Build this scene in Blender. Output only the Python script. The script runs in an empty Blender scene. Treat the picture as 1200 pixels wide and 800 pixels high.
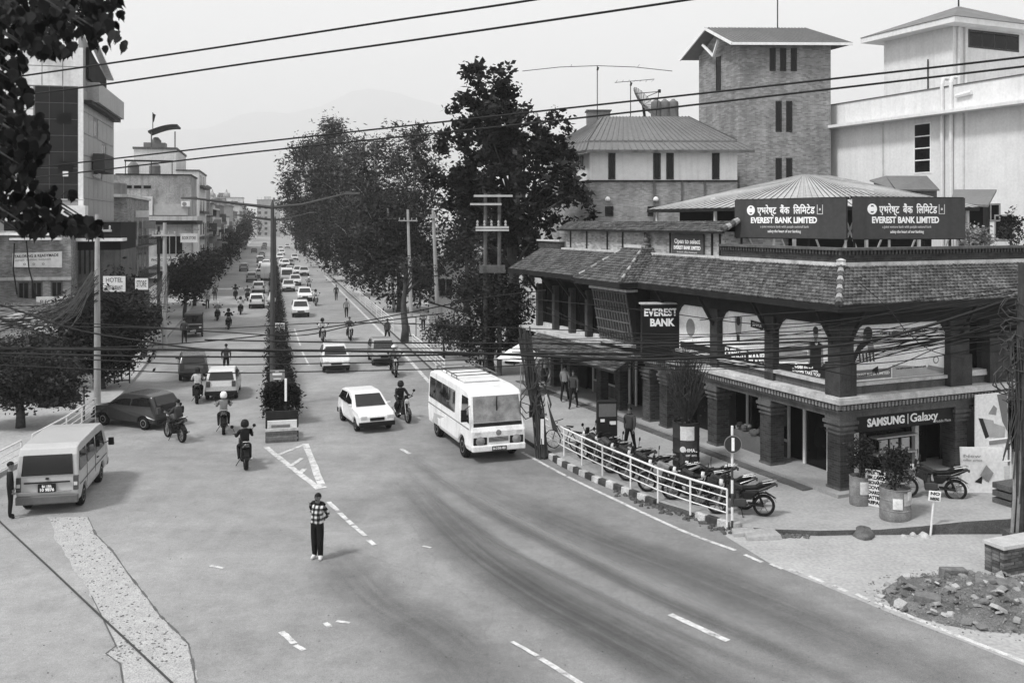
import bpy, math, random
import numpy as np
from mathutils import Vector, Matrix, noise as mnoise

sc = bpy.context.scene
col = sc.collection
R = math.radians
random.seed(7)
rng = np.random.default_rng(7)

# ------------------------------------------------------------------ camera, sky, sun, exposure
F, HZ, H = 1110.0, 260.0, 8.5          # focal length in photo pixels, horizon row, eye height in metres
cam_data = bpy.data.cameras.new('camera')
cam = bpy.data.objects.new('camera', cam_data)
col.objects.link(cam)
cam.location = (0, 0, H)
cam.rotation_euler = (R(90), 0, 0)
cam_data.sensor_width = 36.0
cam_data.lens = 36.0 * F / 1200.0
cam_data.shift_y = -(400.0 - HZ) / 1200.0
cam_data.clip_start = 0.1
cam_data.clip_end = 30000
cam_data.dof.use_dof = True
cam_data.dof.focus_distance = 42
cam_data.dof.aperture_fstop = 2.8
sc.camera = cam

SUN_EL, SUN_AZ = 56.0, -128.0           # azimuth of the sun from +Y, clockwise seen from above
world = bpy.data.worlds.new('World')
sc.world = world
world.use_nodes = True
wn, wl = world.node_tree.nodes, world.node_tree.links
wn.clear()
w_out = wn.new('ShaderNodeOutputWorld')
w_bg = wn.new('ShaderNodeBackground')
w_sky = wn.new('ShaderNodeTexSky')
w_sky.sky_type = 'NISHITA'
w_sky.sun_disc = False
w_sky.sun_elevation = R(SUN_EL)
w_sky.sun_rotation = R(SUN_AZ)
w_sky.air_density = 1.0
w_sky.dust_density = 6.0
w_bw = wn.new('ShaderNodeRGBToBW')
w_tc = wn.new('ShaderNodeTexCoord')
w_cl = wn.new('ShaderNodeTexNoise')     # soft even overcast with faint cloud structure
w_cl.inputs['Scale'].default_value = 2.2
w_cl.inputs['Detail'].default_value = 5
w_mp = wn.new('ShaderNodeMapping')
w_mp.inputs['Scale'].default_value = (1, 1, 3.0)
w_mr = wn.new('ShaderNodeMapRange')
w_mr.inputs['From Min'].default_value = 0.3
w_mr.inputs['From Max'].default_value = 0.7
w_mr.inputs['To Min'].default_value = 9.2
w_mr.inputs['To Max'].default_value = 10.2
w_mix = wn.new('ShaderNodeMix')
w_mix.data_type = 'FLOAT'
w_mix.inputs[0].default_value = 0.88    # cloud cover over the clear sky
wl.new(w_sky.outputs[0], w_bw.inputs[0])
wl.new(w_tc.outputs['Generated'], w_mp.inputs[0])
wl.new(w_mp.outputs[0], w_cl.inputs['Vector'])
wl.new(w_cl.outputs[0], w_mr.inputs[0])
wl.new(w_bw.outputs[0], w_mix.inputs[2])
wl.new(w_mr.outputs[0], w_mix.inputs[3])
wl.new(w_mix.outputs[0], w_bg.inputs[0])
w_bg.inputs[1].default_value = 0.086
wl.new(w_bg.outputs[0], w_out.inputs[0])

sun_data = bpy.data.lights.new('sun', 'SUN')
sun_data.energy = 2.7
sun_data.angle = R(9)
sun_data.color = (1, 1, 1)              # the photograph is black and white
sun = bpy.data.objects.new('sun', sun_data)
col.objects.link(sun)
_az, _el = R(SUN_AZ), R(SUN_EL)
_to = Vector((math.sin(_az) * math.cos(_el), math.cos(_az) * math.cos(_el), math.sin(_el)))
sun.rotation_euler = _to.to_track_quat('Z', 'Y').to_euler()
sun.location = _to * 60

sc.view_settings.view_transform = 'Standard'
sc.view_settings.look = 'None'
sc.view_settings.exposure = 0.5
sc.view_settings.gamma = 1
sc.view_settings.use_curve_mapping = False
sc.cycles.max_bounces = 6
sc.cycles.diffuse_bounces = 3
sc.cycles.glossy_bounces = 2
sc.cycles.transparent_max_bounces = 12
sc.cycles.volume_bounces = 1
sc.cycles.use_denoising = True

# ------------------------------------------------------------------ coordinates
def wp(px, py, D):                      # a photo pixel at a known depth -> world point
    return Vector(((px - 600) / F * D, D, H + (HZ - py) / F * D))
def gp(px, py, z=0.0):                  # a photo pixel on a level surface -> world point
    return wp(px, py, F * (H - z) / (py - HZ))

ST_A = math.atan2(282, 1110)            # street runs 14 degrees to the left of the view
PX, PY = math.cos(ST_A), math.sin(ST_A)
def st(l, a, z=0.0):                    # street frame: lateral, along -> world
    return Vector((l * PX - a * PY, l * PY + a * PX, z))
def to_st(p):
    return p[0] * PX + p[1] * PY, -p[0] * PY + p[1] * PX
def sm(x, a, b):
    t = min(1, max(0, (x - a) / (b - a)))
    return t * t * (3 - 2 * t)

# ------------------------------------------------------------------ materials (the photograph is monochrome: all greys)
_mats = {}
def mat(key, v, rough=0.8, var=0.15, scale=2.0, spec=0.15, metal=0.0, bump=0.0, bscale=60.0, streak=0.0, fine=0.1, emit=0.0):
    if key in _mats:
        return _mats[key]
    m = bpy.data.materials.new(key)
    m.use_nodes = True
    nt = m.node_tree
    b = nt.nodes['Principled BSDF']
    b.inputs['Roughness'].default_value = rough
    b.inputs['Metallic'].default_value = metal
    b.inputs['Specular IOR Level'].default_value = spec
    if var or fine or streak:
        tc = nt.nodes.new('ShaderNodeTexCoord')
        n1 = nt.nodes.new('ShaderNodeTexNoise')
        n1.inputs['Scale'].default_value = scale
        n1.inputs['Detail'].default_value = 4
        n1.inputs['Roughness'].default_value = 0.65
        nt.links.new(tc.outputs['Object'], n1.inputs['Vector'])
        r1 = nt.nodes.new('ShaderNodeMapRange')
        r1.inputs['From Min'].default_value = 0.28
        r1.inputs['From Max'].default_value = 0.72
        r1.inputs['To Min'].default_value = v * (1 - var)
        r1.inputs['To Max'].default_value = v * (1 + var)
        nt.links.new(n1.outputs[0], r1.inputs[0])
        out = r1.outputs[0]
        if fine:
            n2 = nt.nodes.new('ShaderNodeTexNoise')
            n2.inputs['Scale'].default_value = scale * 14
            n2.inputs['Detail'].default_value = 3
            nt.links.new(tc.outputs['Object'], n2.inputs['Vector'])
            r2 = nt.nodes.new('ShaderNodeMapRange')
            r2.inputs['From Min'].default_value = 0.3
            r2.inputs['From Max'].default_value = 0.7
            r2.inputs['To Min'].default_value = 1 - fine
            r2.inputs['To Max'].default_value = 1 + fine
            nt.links.new(n2.outputs[0], r2.inputs[0])
            mu = nt.nodes.new('ShaderNodeMath'); mu.operation = 'MULTIPLY'
            nt.links.new(out, mu.inputs[0]); nt.links.new(r2.outputs[0], mu.inputs[1])
            out = mu.outputs[0]
        if streak:
            mp = nt.nodes.new('ShaderNodeMapping')
            mp.inputs['Scale'].default_value = (2.2, 2.2, 0.12)
            n3 = nt.nodes.new('ShaderNodeTexNoise')
            n3.inputs['Scale'].default_value = 1.6
            n3.inputs['Detail'].default_value = 5
            nt.links.new(tc.outputs['Object'], mp.inputs[0]); nt.links.new(mp.outputs[0], n3.inputs['Vector'])
            r3 = nt.nodes.new('ShaderNodeMapRange')
            r3.inputs['From Min'].default_value = 0.5
            r3.inputs['From Max'].default_value = 0.75
            r3.inputs['To Min'].default_value = 1
            r3.inputs['To Max'].default_value = 1 - streak
            nt.links.new(n3.outputs[0], r3.inputs[0])
            mu = nt.nodes.new('ShaderNodeMath'); mu.operation = 'MULTIPLY'
            nt.links.new(out, mu.inputs[0]); nt.links.new(r3.outputs[0], mu.inputs[1])
            out = mu.outputs[0]
        nt.links.new(out, b.inputs['Base Color'])
        if bump:
            nb = nt.nodes.new('ShaderNodeTexNoise')
            nb.inputs['Scale'].default_value = bscale
            nb.inputs['Detail'].default_value = 3
            nt.links.new(tc.outputs['Object'], nb.inputs['Vector'])
            bp = nt.nodes.new('ShaderNodeBump')
            bp.inputs['Strength'].default_value = bump
            bp.inputs['Distance'].default_value = 0.02
            nt.links.new(nb.outputs[0], bp.inputs['Height'])
            nt.links.new(bp.outputs[0], b.inputs['Normal'])
    else:
        b.inputs['Base Color'].default_value = (v, v, v, 1)
    if emit:
        b.inputs['Emission Color'].default_value = (1, 1, 1, 1)
        b.inputs['Emission Strength'].default_value = emit
    _mats[key] = m
    return m

def brick_mat(key, v, mortar, bw=0.23, bh=0.075, var=0.35, dirt=0.3):
    if key in _mats:
        return _mats[key]
    m = bpy.data.materials.new(key)
    m.use_nodes = True
    nt = m.node_tree
    b = nt.nodes['Principled BSDF']
    b.inputs['Roughness'].default_value = 0.9
    b.inputs['Specular IOR Level'].default_value = 0.15
    tc = nt.nodes.new('ShaderNodeTexCoord')
    sp = nt.nodes.new('ShaderNodeSeparateXYZ')
    ad = nt.nodes.new('ShaderNodeMath'); ad.operation = 'ADD'
    cb = nt.nodes.new('ShaderNodeCombineXYZ')
    nt.links.new(tc.outputs['Object'], sp.inputs[0])
    nt.links.new(sp.outputs[0], ad.inputs[0]); nt.links.new(sp.outputs[1], ad.inputs[1])
    nt.links.new(ad.outputs[0], cb.inputs[0]); nt.links.new(sp.outputs[2], cb.inputs[1])
    br = nt.nodes.new('ShaderNodeTexBrick')
    br.inputs['Scale'].default_value = 1
    br.inputs['Brick Width'].default_value = bw
    br.inputs['Row Height'].default_value = bh
    br.inputs['Mortar Size'].default_value = 0.006
    br.inputs['Bias'].default_value = 0
    for nm, q in (('Color1', v * (1 - var)), ('Color2', v * (1 + var)), ('Mortar', mortar)):
        br.inputs[nm].default_value = (q, q, q, 1)
    nt.links.new(cb.outputs[0], br.inputs['Vector'])
    n1 = nt.nodes.new('ShaderNodeTexNoise')
    n1.inputs['Scale'].default_value = 0.9
    n1.inputs['Detail'].default_value = 6
    n1.inputs['Roughness'].default_value = 0.7
    nt.links.new(tc.outputs['Object'], n1.inputs['Vector'])
    r1 = nt.nodes.new('ShaderNodeMapRange')
    r1.inputs['From Min'].default_value = 0.3; r1.inputs['From Max'].default_value = 0.7
    r1.inputs['To Min'].default_value = 1 - dirt; r1.inputs['To Max'].default_value = 1 + dirt
    nt.links.new(n1.outputs[0], r1.inputs[0])
    mp = nt.nodes.new('ShaderNodeMapping'); mp.inputs['Scale'].default_value = (1.2, 1.2, .09); n3 = nt.nodes.new('ShaderNodeTexNoise'); n3.inputs['Scale'].default_value = 1.4; n3.inputs['Detail'].default_value = 6
    nt.links.new(tc.outputs['Object'], mp.inputs[0]); nt.links.new(mp.outputs[0], n3.inputs['Vector'])       # rain streaks
    r3 = nt.nodes.new('ShaderNodeMapRange'); r3.inputs['From Min'].default_value = .38; r3.inputs['From Max'].default_value = .68; r3.inputs['To Min'].default_value = 1.08; r3.inputs['To Max'].default_value = .78
    nt.links.new(n3.outputs[0], r3.inputs[0]); m3 = nt.nodes.new('ShaderNodeMath'); m3.operation = 'MULTIPLY'; nt.links.new(r1.outputs[0], m3.inputs[0]); nt.links.new(r3.outputs[0], m3.inputs[1])
    mu = nt.nodes.new('ShaderNodeMix'); mu.data_type = 'RGBA'; mu.blend_type = 'MULTIPLY'
    mu.inputs[0].default_value = 1
    nt.links.new(br.outputs['Color'], mu.inputs[6]); nt.links.new(m3.outputs[0], mu.inputs[7])
    nt.links.new(mu.outputs[2], b.inputs['Base Color'])
    bp = nt.nodes.new('ShaderNodeBump')
    bp.inputs['Strength'].default_value = 0.5; bp.inputs['Distance'].default_value = 0.01
    bp.invert = True
    nt.links.new(br.outputs['Fac'], bp.inputs['Height']); nt.links.new(bp.outputs[0], b.inputs['Normal'])
    _mats[key] = m
    return m

def glass_mat(key, v=0.007, rough=0.08):
    return mat(key, v, rough=rough, var=0.5, scale=0.7, spec=0.18, fine=0)

def tile_mat(key, v, var=.45):            # every tile fired a little differently
    m = mat(key, v, rough=.85, var=.35, scale=.9, fine=.25)
    nt = m.node_tree; b = nt.nodes['Principled BSDF']; src = b.inputs['Base Color'].links[0].from_socket
    geo = nt.nodes.new('ShaderNodeNewGeometry'); r = nt.nodes.new('ShaderNodeMapRange'); r.inputs['To Min'].default_value = 1 - var; r.inputs['To Max'].default_value = 1 + var
    nt.links.new(geo.outputs['Random Per Island'], r.inputs[0]); mu = nt.nodes.new('ShaderNodeMath'); mu.operation = 'MULTIPLY'
    nt.links.new(src, mu.inputs[0]); nt.links.new(r.outputs[0], mu.inputs[1]); nt.links.new(mu.outputs[0], b.inputs['Base Color'])
    return m
def leaf_mat(key, v, var=0.5):
    if key in _mats:
        return _mats[key]
    m = bpy.data.materials.new(key)
    m.use_nodes = True
    nt = m.node_tree
    b = nt.nodes['Principled BSDF']
    b.inputs['Roughness'].default_value = 0.6
    b.inputs['Specular IOR Level'].default_value = 0.08
    geo = nt.nodes.new('ShaderNodeNewGeometry')
    r1 = nt.nodes.new('ShaderNodeMapRange')
    r1.inputs['To Min'].default_value = v * (1 - var)
    r1.inputs['To Max'].default_value = v * (1 + var)
    nt.links.new(geo.outputs['Random Per Island'], r1.inputs[0])
    tc = nt.nodes.new('ShaderNodeTexCoord'); cn = nt.nodes.new('ShaderNodeTexNoise'); cn.inputs['Scale'].default_value = 0.9; cn.inputs['Detail'].default_value = 3
    cr = nt.nodes.new('ShaderNodeMapRange'); cr.inputs['From Min'].default_value = .35; cr.inputs['From Max'].default_value = .65; cr.inputs['To Min'].default_value = .45; cr.inputs['To Max'].default_value = 1.7
    nt.links.new(tc.outputs['Object'], cn.inputs['Vector']); nt.links.new(cn.outputs[0], cr.inputs[0])   # leaf tone varies in soft patches
    mu = nt.nodes.new('ShaderNodeMath'); mu.operation = 'MULTIPLY'; nt.links.new(r1.outputs[0], mu.inputs[0]); nt.links.new(cr.outputs[0], mu.inputs[1])
    nt.links.new(mu.outputs[0], b.inputs['Base Color'])
    tr = nt.nodes.new('ShaderNodeBsdfTranslucent')
    tr.inputs[0].default_value = (v, v, v, 1)
    mx = nt.nodes.new('ShaderNodeMixShader'); mx.inputs[0].default_value = 0.12
    nt.links.new(b.outputs[0], mx.inputs[1]); nt.links.new(tr.outputs[0], mx.inputs[2])
    nt.links.new(mx.outputs[0], nt.nodes['Material Output'].inputs[0])
    _mats[key] = m
    return m

# ------------------------------------------------------------------ mesh building
class MB:
    def __init__(s):
        s.v, s.f, s.m, s.uv = [], [], [], None
    def add(s, vs, fs, mi=0):
        o = len(s.v)
        s.v.extend([tuple(p) for p in vs])
        for f in fs:
            s.f.append(tuple(i + o for i in f)); s.m.append(mi)
        return s
    def box(s, x0, x1, y0, y1, z0, z1, mi=0):
        return s.add([(x0, y0, z0), (x1, y0, z0), (x1, y1, z0), (x0, y1, z0), (x0, y0, z1), (x1, y0, z1), (x1, y1, z1), (x0, y1, z1)],
                     [(0, 3, 2, 1), (4, 5, 6, 7), (0, 1, 5, 4), (1, 2, 6, 5), (2, 3, 7, 6), (3, 0, 4, 7)], mi)
    def hexa(s, b, t, mi=0):             # four bottom points, four top points
        return s.add(list(b) + list(t), [(0, 3, 2, 1), (4, 5, 6, 7), (0, 1, 5, 4), (1, 2, 6, 5), (2, 3, 7, 6), (3, 0, 4, 7)], mi)
    def bar(s, p, q, w, h=None, up=(0, 0, 1), mi=0):
        p, q = Vector(p), Vector(q); h = h or w
        d = (q - p).normalized(); up = Vector(up)
        if abs(d.dot(up)) > 0.98: up = Vector((0, 1, 0))
        sx = d.cross(up).normalized() * w / 2; sz = sx.cross(d).normalized() * h / 2
        return s.hexa([p - sx - sz, p + sx - sz, q + sx - sz, q - sx - sz], [p - sx + sz, p + sx + sz, q + sx + sz, q - sx + sz], mi)
    def tube(s, pts, r, n=6, mi=0, caps=True):
        pts = [Vector(p) for p in pts]; k = len(pts)
        rs = r if isinstance(r, (list, tuple)) else [r] * k
        ref = None; rings = []
        for i in range(k):
            d = (pts[min(i + 1, k - 1)] - pts[max(i - 1, 0)])
            d = d.normalized() if d.length > 1e-9 else Vector((0, 0, 1))
            if ref is None:
                ref = Vector((0, 0, 1)) if abs(d.z) < 0.9 else Vector((1, 0, 0))
            a = d.cross(ref).normalized(); b = a.cross(d).normalized(); ref = b
            rings.append([pts[i] + (a * math.cos(2 * math.pi * j / n) + b * math.sin(2 * math.pi * j / n)) * rs[i] for j in range(n)])
        vs = [p for r_ in rings for p in r_]
        fs = [(i * n + j, i * n + (j + 1) % n, (i + 1) * n + (j + 1) % n, (i + 1) * n + j) for i in range(k - 1) for j in range(n)]
        if caps:
            fs.append(tuple(range(n - 1, -1, -1))); fs.append(tuple((k - 1) * n + j for j in range(n)))
        return s.add(vs, fs, mi)
    def lathe(s, prof, n=16, c=(0, 0, 0), axis='z', mi=0, caps=True):
        vs = []
        for r, z in prof:
            for j in range(n):
                a = 2 * math.pi * j / n; x, y = r * math.cos(a), r * math.sin(a)
                p = (x, y, z) if axis == 'z' else ((z, x, y) if axis == 'x' else (y, z, x))
                vs.append((p[0] + c[0], p[1] + c[1], p[2] + c[2]))
        k = len(prof)
        fs = [(i * n + j, i * n + (j + 1) % n, (i + 1) * n + (j + 1) % n, (i + 1) * n + j) for i in range(k - 1) for j in range(n)]
        if caps:
            fs.append(tuple(range(n - 1, -1, -1))); fs.append(tuple((k - 1) * n + j for j in range(n)))
        return s.add(vs, fs, mi)
    def prism(s, poly, vec, mi=0):       # closed polygon of 3-D points pushed along vec
        n = len(poly); vec = Vector(vec)
        vs = [Vector(p) for p in poly] + [Vector(p) + vec for p in poly]
        return s.add(vs, [tuple(range(n - 1, -1, -1)), tuple(range(n, 2 * n))] + [(i, (i + 1) % n, n + (i + 1) % n, n + i) for i in range(n)], mi)
    def quad(s, a, b, c, d, mi=0):
        return s.add([a, b, c, d], [(0, 1, 2, 3)], mi)
    def xf(s, M):
        s.v = [tuple(M @ Vector(p)) for p in s.v]; return s
    def mesh(s, name, mats, smooth=False):
        me = bpy.data.meshes.new(name)
        me.from_pydata(s.v, [], s.f)
        for m in (mats if isinstance(mats, (list, tuple)) else [mats]):
            me.materials.append(m)
        if any(s.m):
            me.polygons.foreach_set('material_index', s.m)
        if smooth:
            me.polygons.foreach_set('use_smooth', [True] * len(s.f))
            if smooth is not True:
                try: me.set_sharp_from_angle(angle=R(smooth))
                except Exception: pass
        me.update()
        return me
    def build(s, name, mats, parent=None, smooth=False, bevel=0.0, loc=None):
        return obj(name, s.mesh(name, mats, smooth), parent, bevel, loc)

def obj(name, me, parent=None, bevel=0.0, loc=None, rot=None):
    o = bpy.data.objects.new(name, me)
    col.objects.link(o)
    if parent is not None: o.parent = parent
    if loc is not None: o.location = loc
    if rot is not None: o.rotation_euler = rot
    if bevel:
        b = o.modifiers.new('bevel', 'BEVEL'); b.width = bevel; b.segments = 2; b.limit_method = 'ANGLE'; b.angle_limit = R(35)
        b.harden_normals = False
    return o
def tag(o, label=None, cat=None, group=None, kind=None):
    for k, q in (('label', label), ('category', cat), ('group', group), ('kind', kind)):
        if q: o[k] = q
    return o
def thing(name, label, cat, loc=(0, 0, 0), rz=0.0, group=None):
    o = bpy.data.objects.new(name, None)
    o.empty_display_size = 0.2
    col.objects.link(o)
    o.location = loc; o.rotation_euler = (0, 0, rz)
    return tag(o, label, cat, group)
_kids = {}
def kids(o):
    return list(o.children)
def snapshot(root):                      # remember a prototype's tree once, so that copying it stays fast
    return (root, [snapshot(c) for c in kids(root)])
def copy_tree(snap, parent=None):
    o = snap[0].copy(); col.objects.link(o); o.parent = parent
    for c in snap[1]: copy_tree(c, o)
    return o
def dup(snap, loc, rz, label, group=None, scale=None):
    o = copy_tree(snap)
    o.location = loc; o.rotation_euler = (0, 0, rz)
    o['label'] = label
    if group: o['group'] = group
    if scale: o.scale = (scale,) * 3
    return o
def np_mesh(name, V, Fq, m, smooth=False):  # many quads from numpy arrays
    me = bpy.data.meshes.new(name)
    n, k = Fq.shape
    me.vertices.add(len(V)); me.vertices.foreach_set('co', V.astype(np.float32).ravel())
    me.loops.add(n * k); me.loops.foreach_set('vertex_index', Fq.astype(np.int32).ravel())
    me.polygons.add(n)
    me.polygons.foreach_set('loop_start', np.arange(0, n * k, k, dtype=np.int32))
    me.polygons.foreach_set('loop_total', np.full(n, k, dtype=np.int32))
    me.materials.append(m)
    me.update(calc_edges=True); me.validate()
    return me
_txt = {}
def text_mesh(s, size, m, bold=0.0, extr=0.004, align='CENTER', squash=1.0):
    c = bpy.data.curves.new('lettering', 'FONT')
    c.body = s; c.size = size; c.align_x = align; c.align_y = 'CENTER'
    c.offset = bold; c.extrude = extr; c.resolution_u = 3
    o = bpy.data.objects.new('lettering', c); col.objects.link(o)
    bpy.context.view_layer.update()
    me = bpy.data.meshes.new_from_object(o.evaluated_get(bpy.context.evaluated_depsgraph_get()))
    bpy.data.objects.remove(o); bpy.data.curves.remove(c)
    me.materials.clear(); me.materials.append(m)
    me.name = 'lettering'
    if squash != 1.0:
        me.transform(Matrix.Diagonal((squash, 1, 1, 1)))
    return me
def place_text(s, size, m, parent, org, xdir, bold=0.0, align='CENTER', fit=None, up=(0, 0, 1), name='lettering'):
    me = text_mesh(s, size, m, bold, align=align)
    if fit and len(me.vertices):
        w = max(v.co.x for v in me.vertices) - min(v.co.x for v in me.vertices)
        me.transform(Matrix.Diagonal((fit / w, 1, 1, 1)))
    x = Vector(xdir).normalized(); up = Vector(up); n = x.cross(up).normalized(); up = n.cross(x)
    M = Matrix((x, up, n)).transposed().to_4x4(); M.translation = Vector(org)
    me.transform(M)
    return obj(name, me, parent)
# ------------------------------------------------------------------ ground, road, pavements
def zp(x, y=0):                          # right-hand pavement: level, rising towards the shop corner
    return 0.15 + 0.27 * sm(x, 9.6, 13.6)

g = MB().quad((-14500, -280, 0), (14500, -280, 0), (14500, 12980, 0), (-14500, 12980, 0))
tag(g.build('ground', mat('dusty_ground', 0.24, var=0.25, scale=0.15, rough=0.95)), 'pale dusty ground of the town', kind='structure')

def road_material():
    m = bpy.data.materials.new('asphalt'); m.use_nodes = True
    nt = m.node_tree; b = nt.nodes['Principled BSDF']; L = nt.links
    b.inputs['Roughness'].default_value = 0.78
    b.inputs['Specular IOR Level'].default_value = 0.35
    tc = nt.nodes.new('ShaderNodeTexCoord')
    sp = nt.nodes.new('ShaderNodeSeparateXYZ'); L.new(tc.outputs['Object'], sp.inputs[0])
    def noise(scale, lo, hi, det=5, vec=None, f0=0.3, f1=0.7):
        n = nt.nodes.new('ShaderNodeTexNoise'); n.inputs['Scale'].default_value = scale; n.inputs['Detail'].default_value = det
        n.inputs['Roughness'].default_value = 0.65
        L.new(vec or tc.outputs['Object'], n.inputs['Vector'])
        r = nt.nodes.new('ShaderNodeMapRange'); r.inputs['From Min'].default_value = f0; r.inputs['From Max'].default_value = f1
        r.inputs['To Min'].default_value = lo; r.inputs['To Max'].default_value = hi
        L.new(n.outputs[0], r.inputs[0]); return r.outputs[0]
    def mul(a, c):
        q = nt.nodes.new('ShaderNodeMath'); q.operation = 'MULTIPLY'; L.new(a, q.inputs[0]); L.new(c, q.inputs[1]); return q.outputs[0]
    def add(a, c):
        q = nt.nodes.new('ShaderNodeMath'); q.operation = 'ADD'; L.new(a, q.inputs[0]); L.new(c, q.inputs[1]); return q.outputs[0]
    # lengthwise wear: noise stretched along the street
    mp = nt.nodes.new('ShaderNodeMapping'); mp.inputs['Rotation'].default_value = (0, 0, -ST_A)
    mp.inputs['Scale'].default_value = (0.9, 0.05, 1); L.new(tc.outputs['Object'], mp.inputs[0])
    base = mul(mul(noise(0.16, 0.74, 1.14), noise(1.0, 0.93, 1.06, vec=mp.outputs[0])), mul(mul(noise(1.6, 0.84, 1.10), noise(9, 0.90, 1.10)), noise(40, 0.74, 1.26, det=3)))
    # grey dust trodden in from the unpaved side on the west
    dx = nt.nodes.new('ShaderNodeMapRange'); dx.interpolation_type = 'SMOOTHSTEP'
    dx.inputs['From Min'].default_value = 3; dx.inputs['From Max'].default_value = -10
    dx.inputs['To Min'].default_value = 0.20; dx.inputs['To Max'].default_value = 0.27
    wob = add(sp.outputs[0], noise(0.35, -3, 3, det=4)); L.new(wob, dx.inputs[0])
    c = mul(base, dx.outputs[0])
    # small dark specks and repaired spots
    vo = nt.nodes.new('ShaderNodeTexVoronoi'); vo.inputs['Scale'].default_value = 1.3; L.new(tc.outputs['Object'], vo.inputs['Vector'])
    vr = nt.nodes.new('ShaderNodeMapRange'); vr.inputs['From Min'].default_value = 0.012; vr.inputs['From Max'].default_value = 0.03
    vr.inputs['To Min'].default_value = 0.55; vr.inputs['To Max'].default_value = 1; L.new(vo.outputs['Distance'], vr.inputs[0])
    c = mul(c, vr.outputs[0])
    # fine cracks
    vc = nt.nodes.new('ShaderNodeTexVoronoi'); vc.feature = 'DISTANCE_TO_EDGE'; vc.inputs['Scale'].default_value = 0.22
    nd = nt.nodes.new('ShaderNodeTexNoise'); nd.inputs['Scale'].default_value = 0.8; nd.inputs['Detail'].default_value = 6; L.new(tc.outputs['Object'], nd.inputs['Vector'])
    mxv = nt.nodes.new('ShaderNodeMix'); mxv.data_type = 'RGBA'; mxv.inputs[0].default_value = 0.35
    L.new(tc.outputs['Object'], mxv.inputs[6]); L.new(nd.outputs['Color'], mxv.inputs[7]); L.new(mxv.outputs[2], vc.inputs['Vector'])
    cr = nt.nodes.new('ShaderNodeMapRange'); cr.inputs['From Min'].default_value = 0.0; cr.inputs['From Max'].default_value = 0.004
    cr.inputs['To Min'].default_value = 0.9; cr.inputs['To Max'].default_value = 1; L.new(vc.outputs['Distance'], cr.inputs[0])
    c = mul(c, cr.outputs[0])
    L.new(c, b.inputs['Base Color'])
    nb = nt.nodes.new('ShaderNodeTexNoise'); nb.inputs['Scale'].default_value = 55; L.new(tc.outputs['Object'], nb.inputs['Vector'])
    bp = nt.nodes.new('ShaderNodeBump'); bp.inputs['Strength'].default_value = 0.25; bp.inputs['Distance'].default_value = 0.01
    L.new(nb.outputs[0], bp.inputs['Height']); L.new(bp.outputs[0], b.inputs['Normal'])
    return m
asphalt = road_material()
def sheet(name, pts, z, m, parent=None):
    mb = MB(); n = len(pts); mb.add([(p[0], p[1], z) for p in pts], [tuple(range(n))])
    return mb.build(name, m, parent)
rp = [st(-9, 900), st(-9, 60), st(-11, 45), (-60, 34), (-60, -25), (60, -25), (60, 22), (30, 28), st(14, 34), st(11, 60), st(10, 900)]
road = tag(sheet('road', rp, 0.004, asphalt), 'wide grey asphalt street meeting an open junction', kind='structure')

def strip(name, cl, w, z, m, parent=None, seg=10):   # ribbon along a smooth centre line, with u across and v along
    P = [Vector((p[0], p[1], 0)) for p in cl]
    Q = []
    for i in range(len(P) - 1):
        p0, p1, p2, p3 = P[max(i - 1, 0)], P[i], P[i + 1], P[min(i + 2, len(P) - 1)]
        for k in range(seg):
            t = k / seg
            Q.append(0.5 * ((2 * p1) + (p2 - p0) * t + (2 * p0 - 5 * p1 + 4 * p2 - p3) * t * t + (3 * p1 - p0 - 3 * p2 + p3) * t ** 3))
    Q.append(P[-1])
    mb = MB(); n = len(Q)
    for i, q in enumerate(Q):
        d = (Q[min(i + 1, n - 1)] - Q[max(i - 1, 0)]).normalized(); s = Vector((d.y, -d.x, 0)) * w / 2
        mb.v.append((q.x - s.x, q.y - s.y, z)); mb.v.append((q.x + s.x, q.y + s.y, z))
    for i in range(n - 1):
        mb.f.append((2 * i, 2 * i + 1, 2 * i + 3, 2 * i + 2)); mb.m.append(0)
    me = mb.mesh(name, m)
    uv = me.uv_layers.new(name='uv'); dat = []
    for f in mb.f:
        for vi in f: dat += [vi % 2, (vi // 2) / (n - 1)]
    uv.data.foreach_set('uv', dat)
    return obj(name, me, parent)
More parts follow.
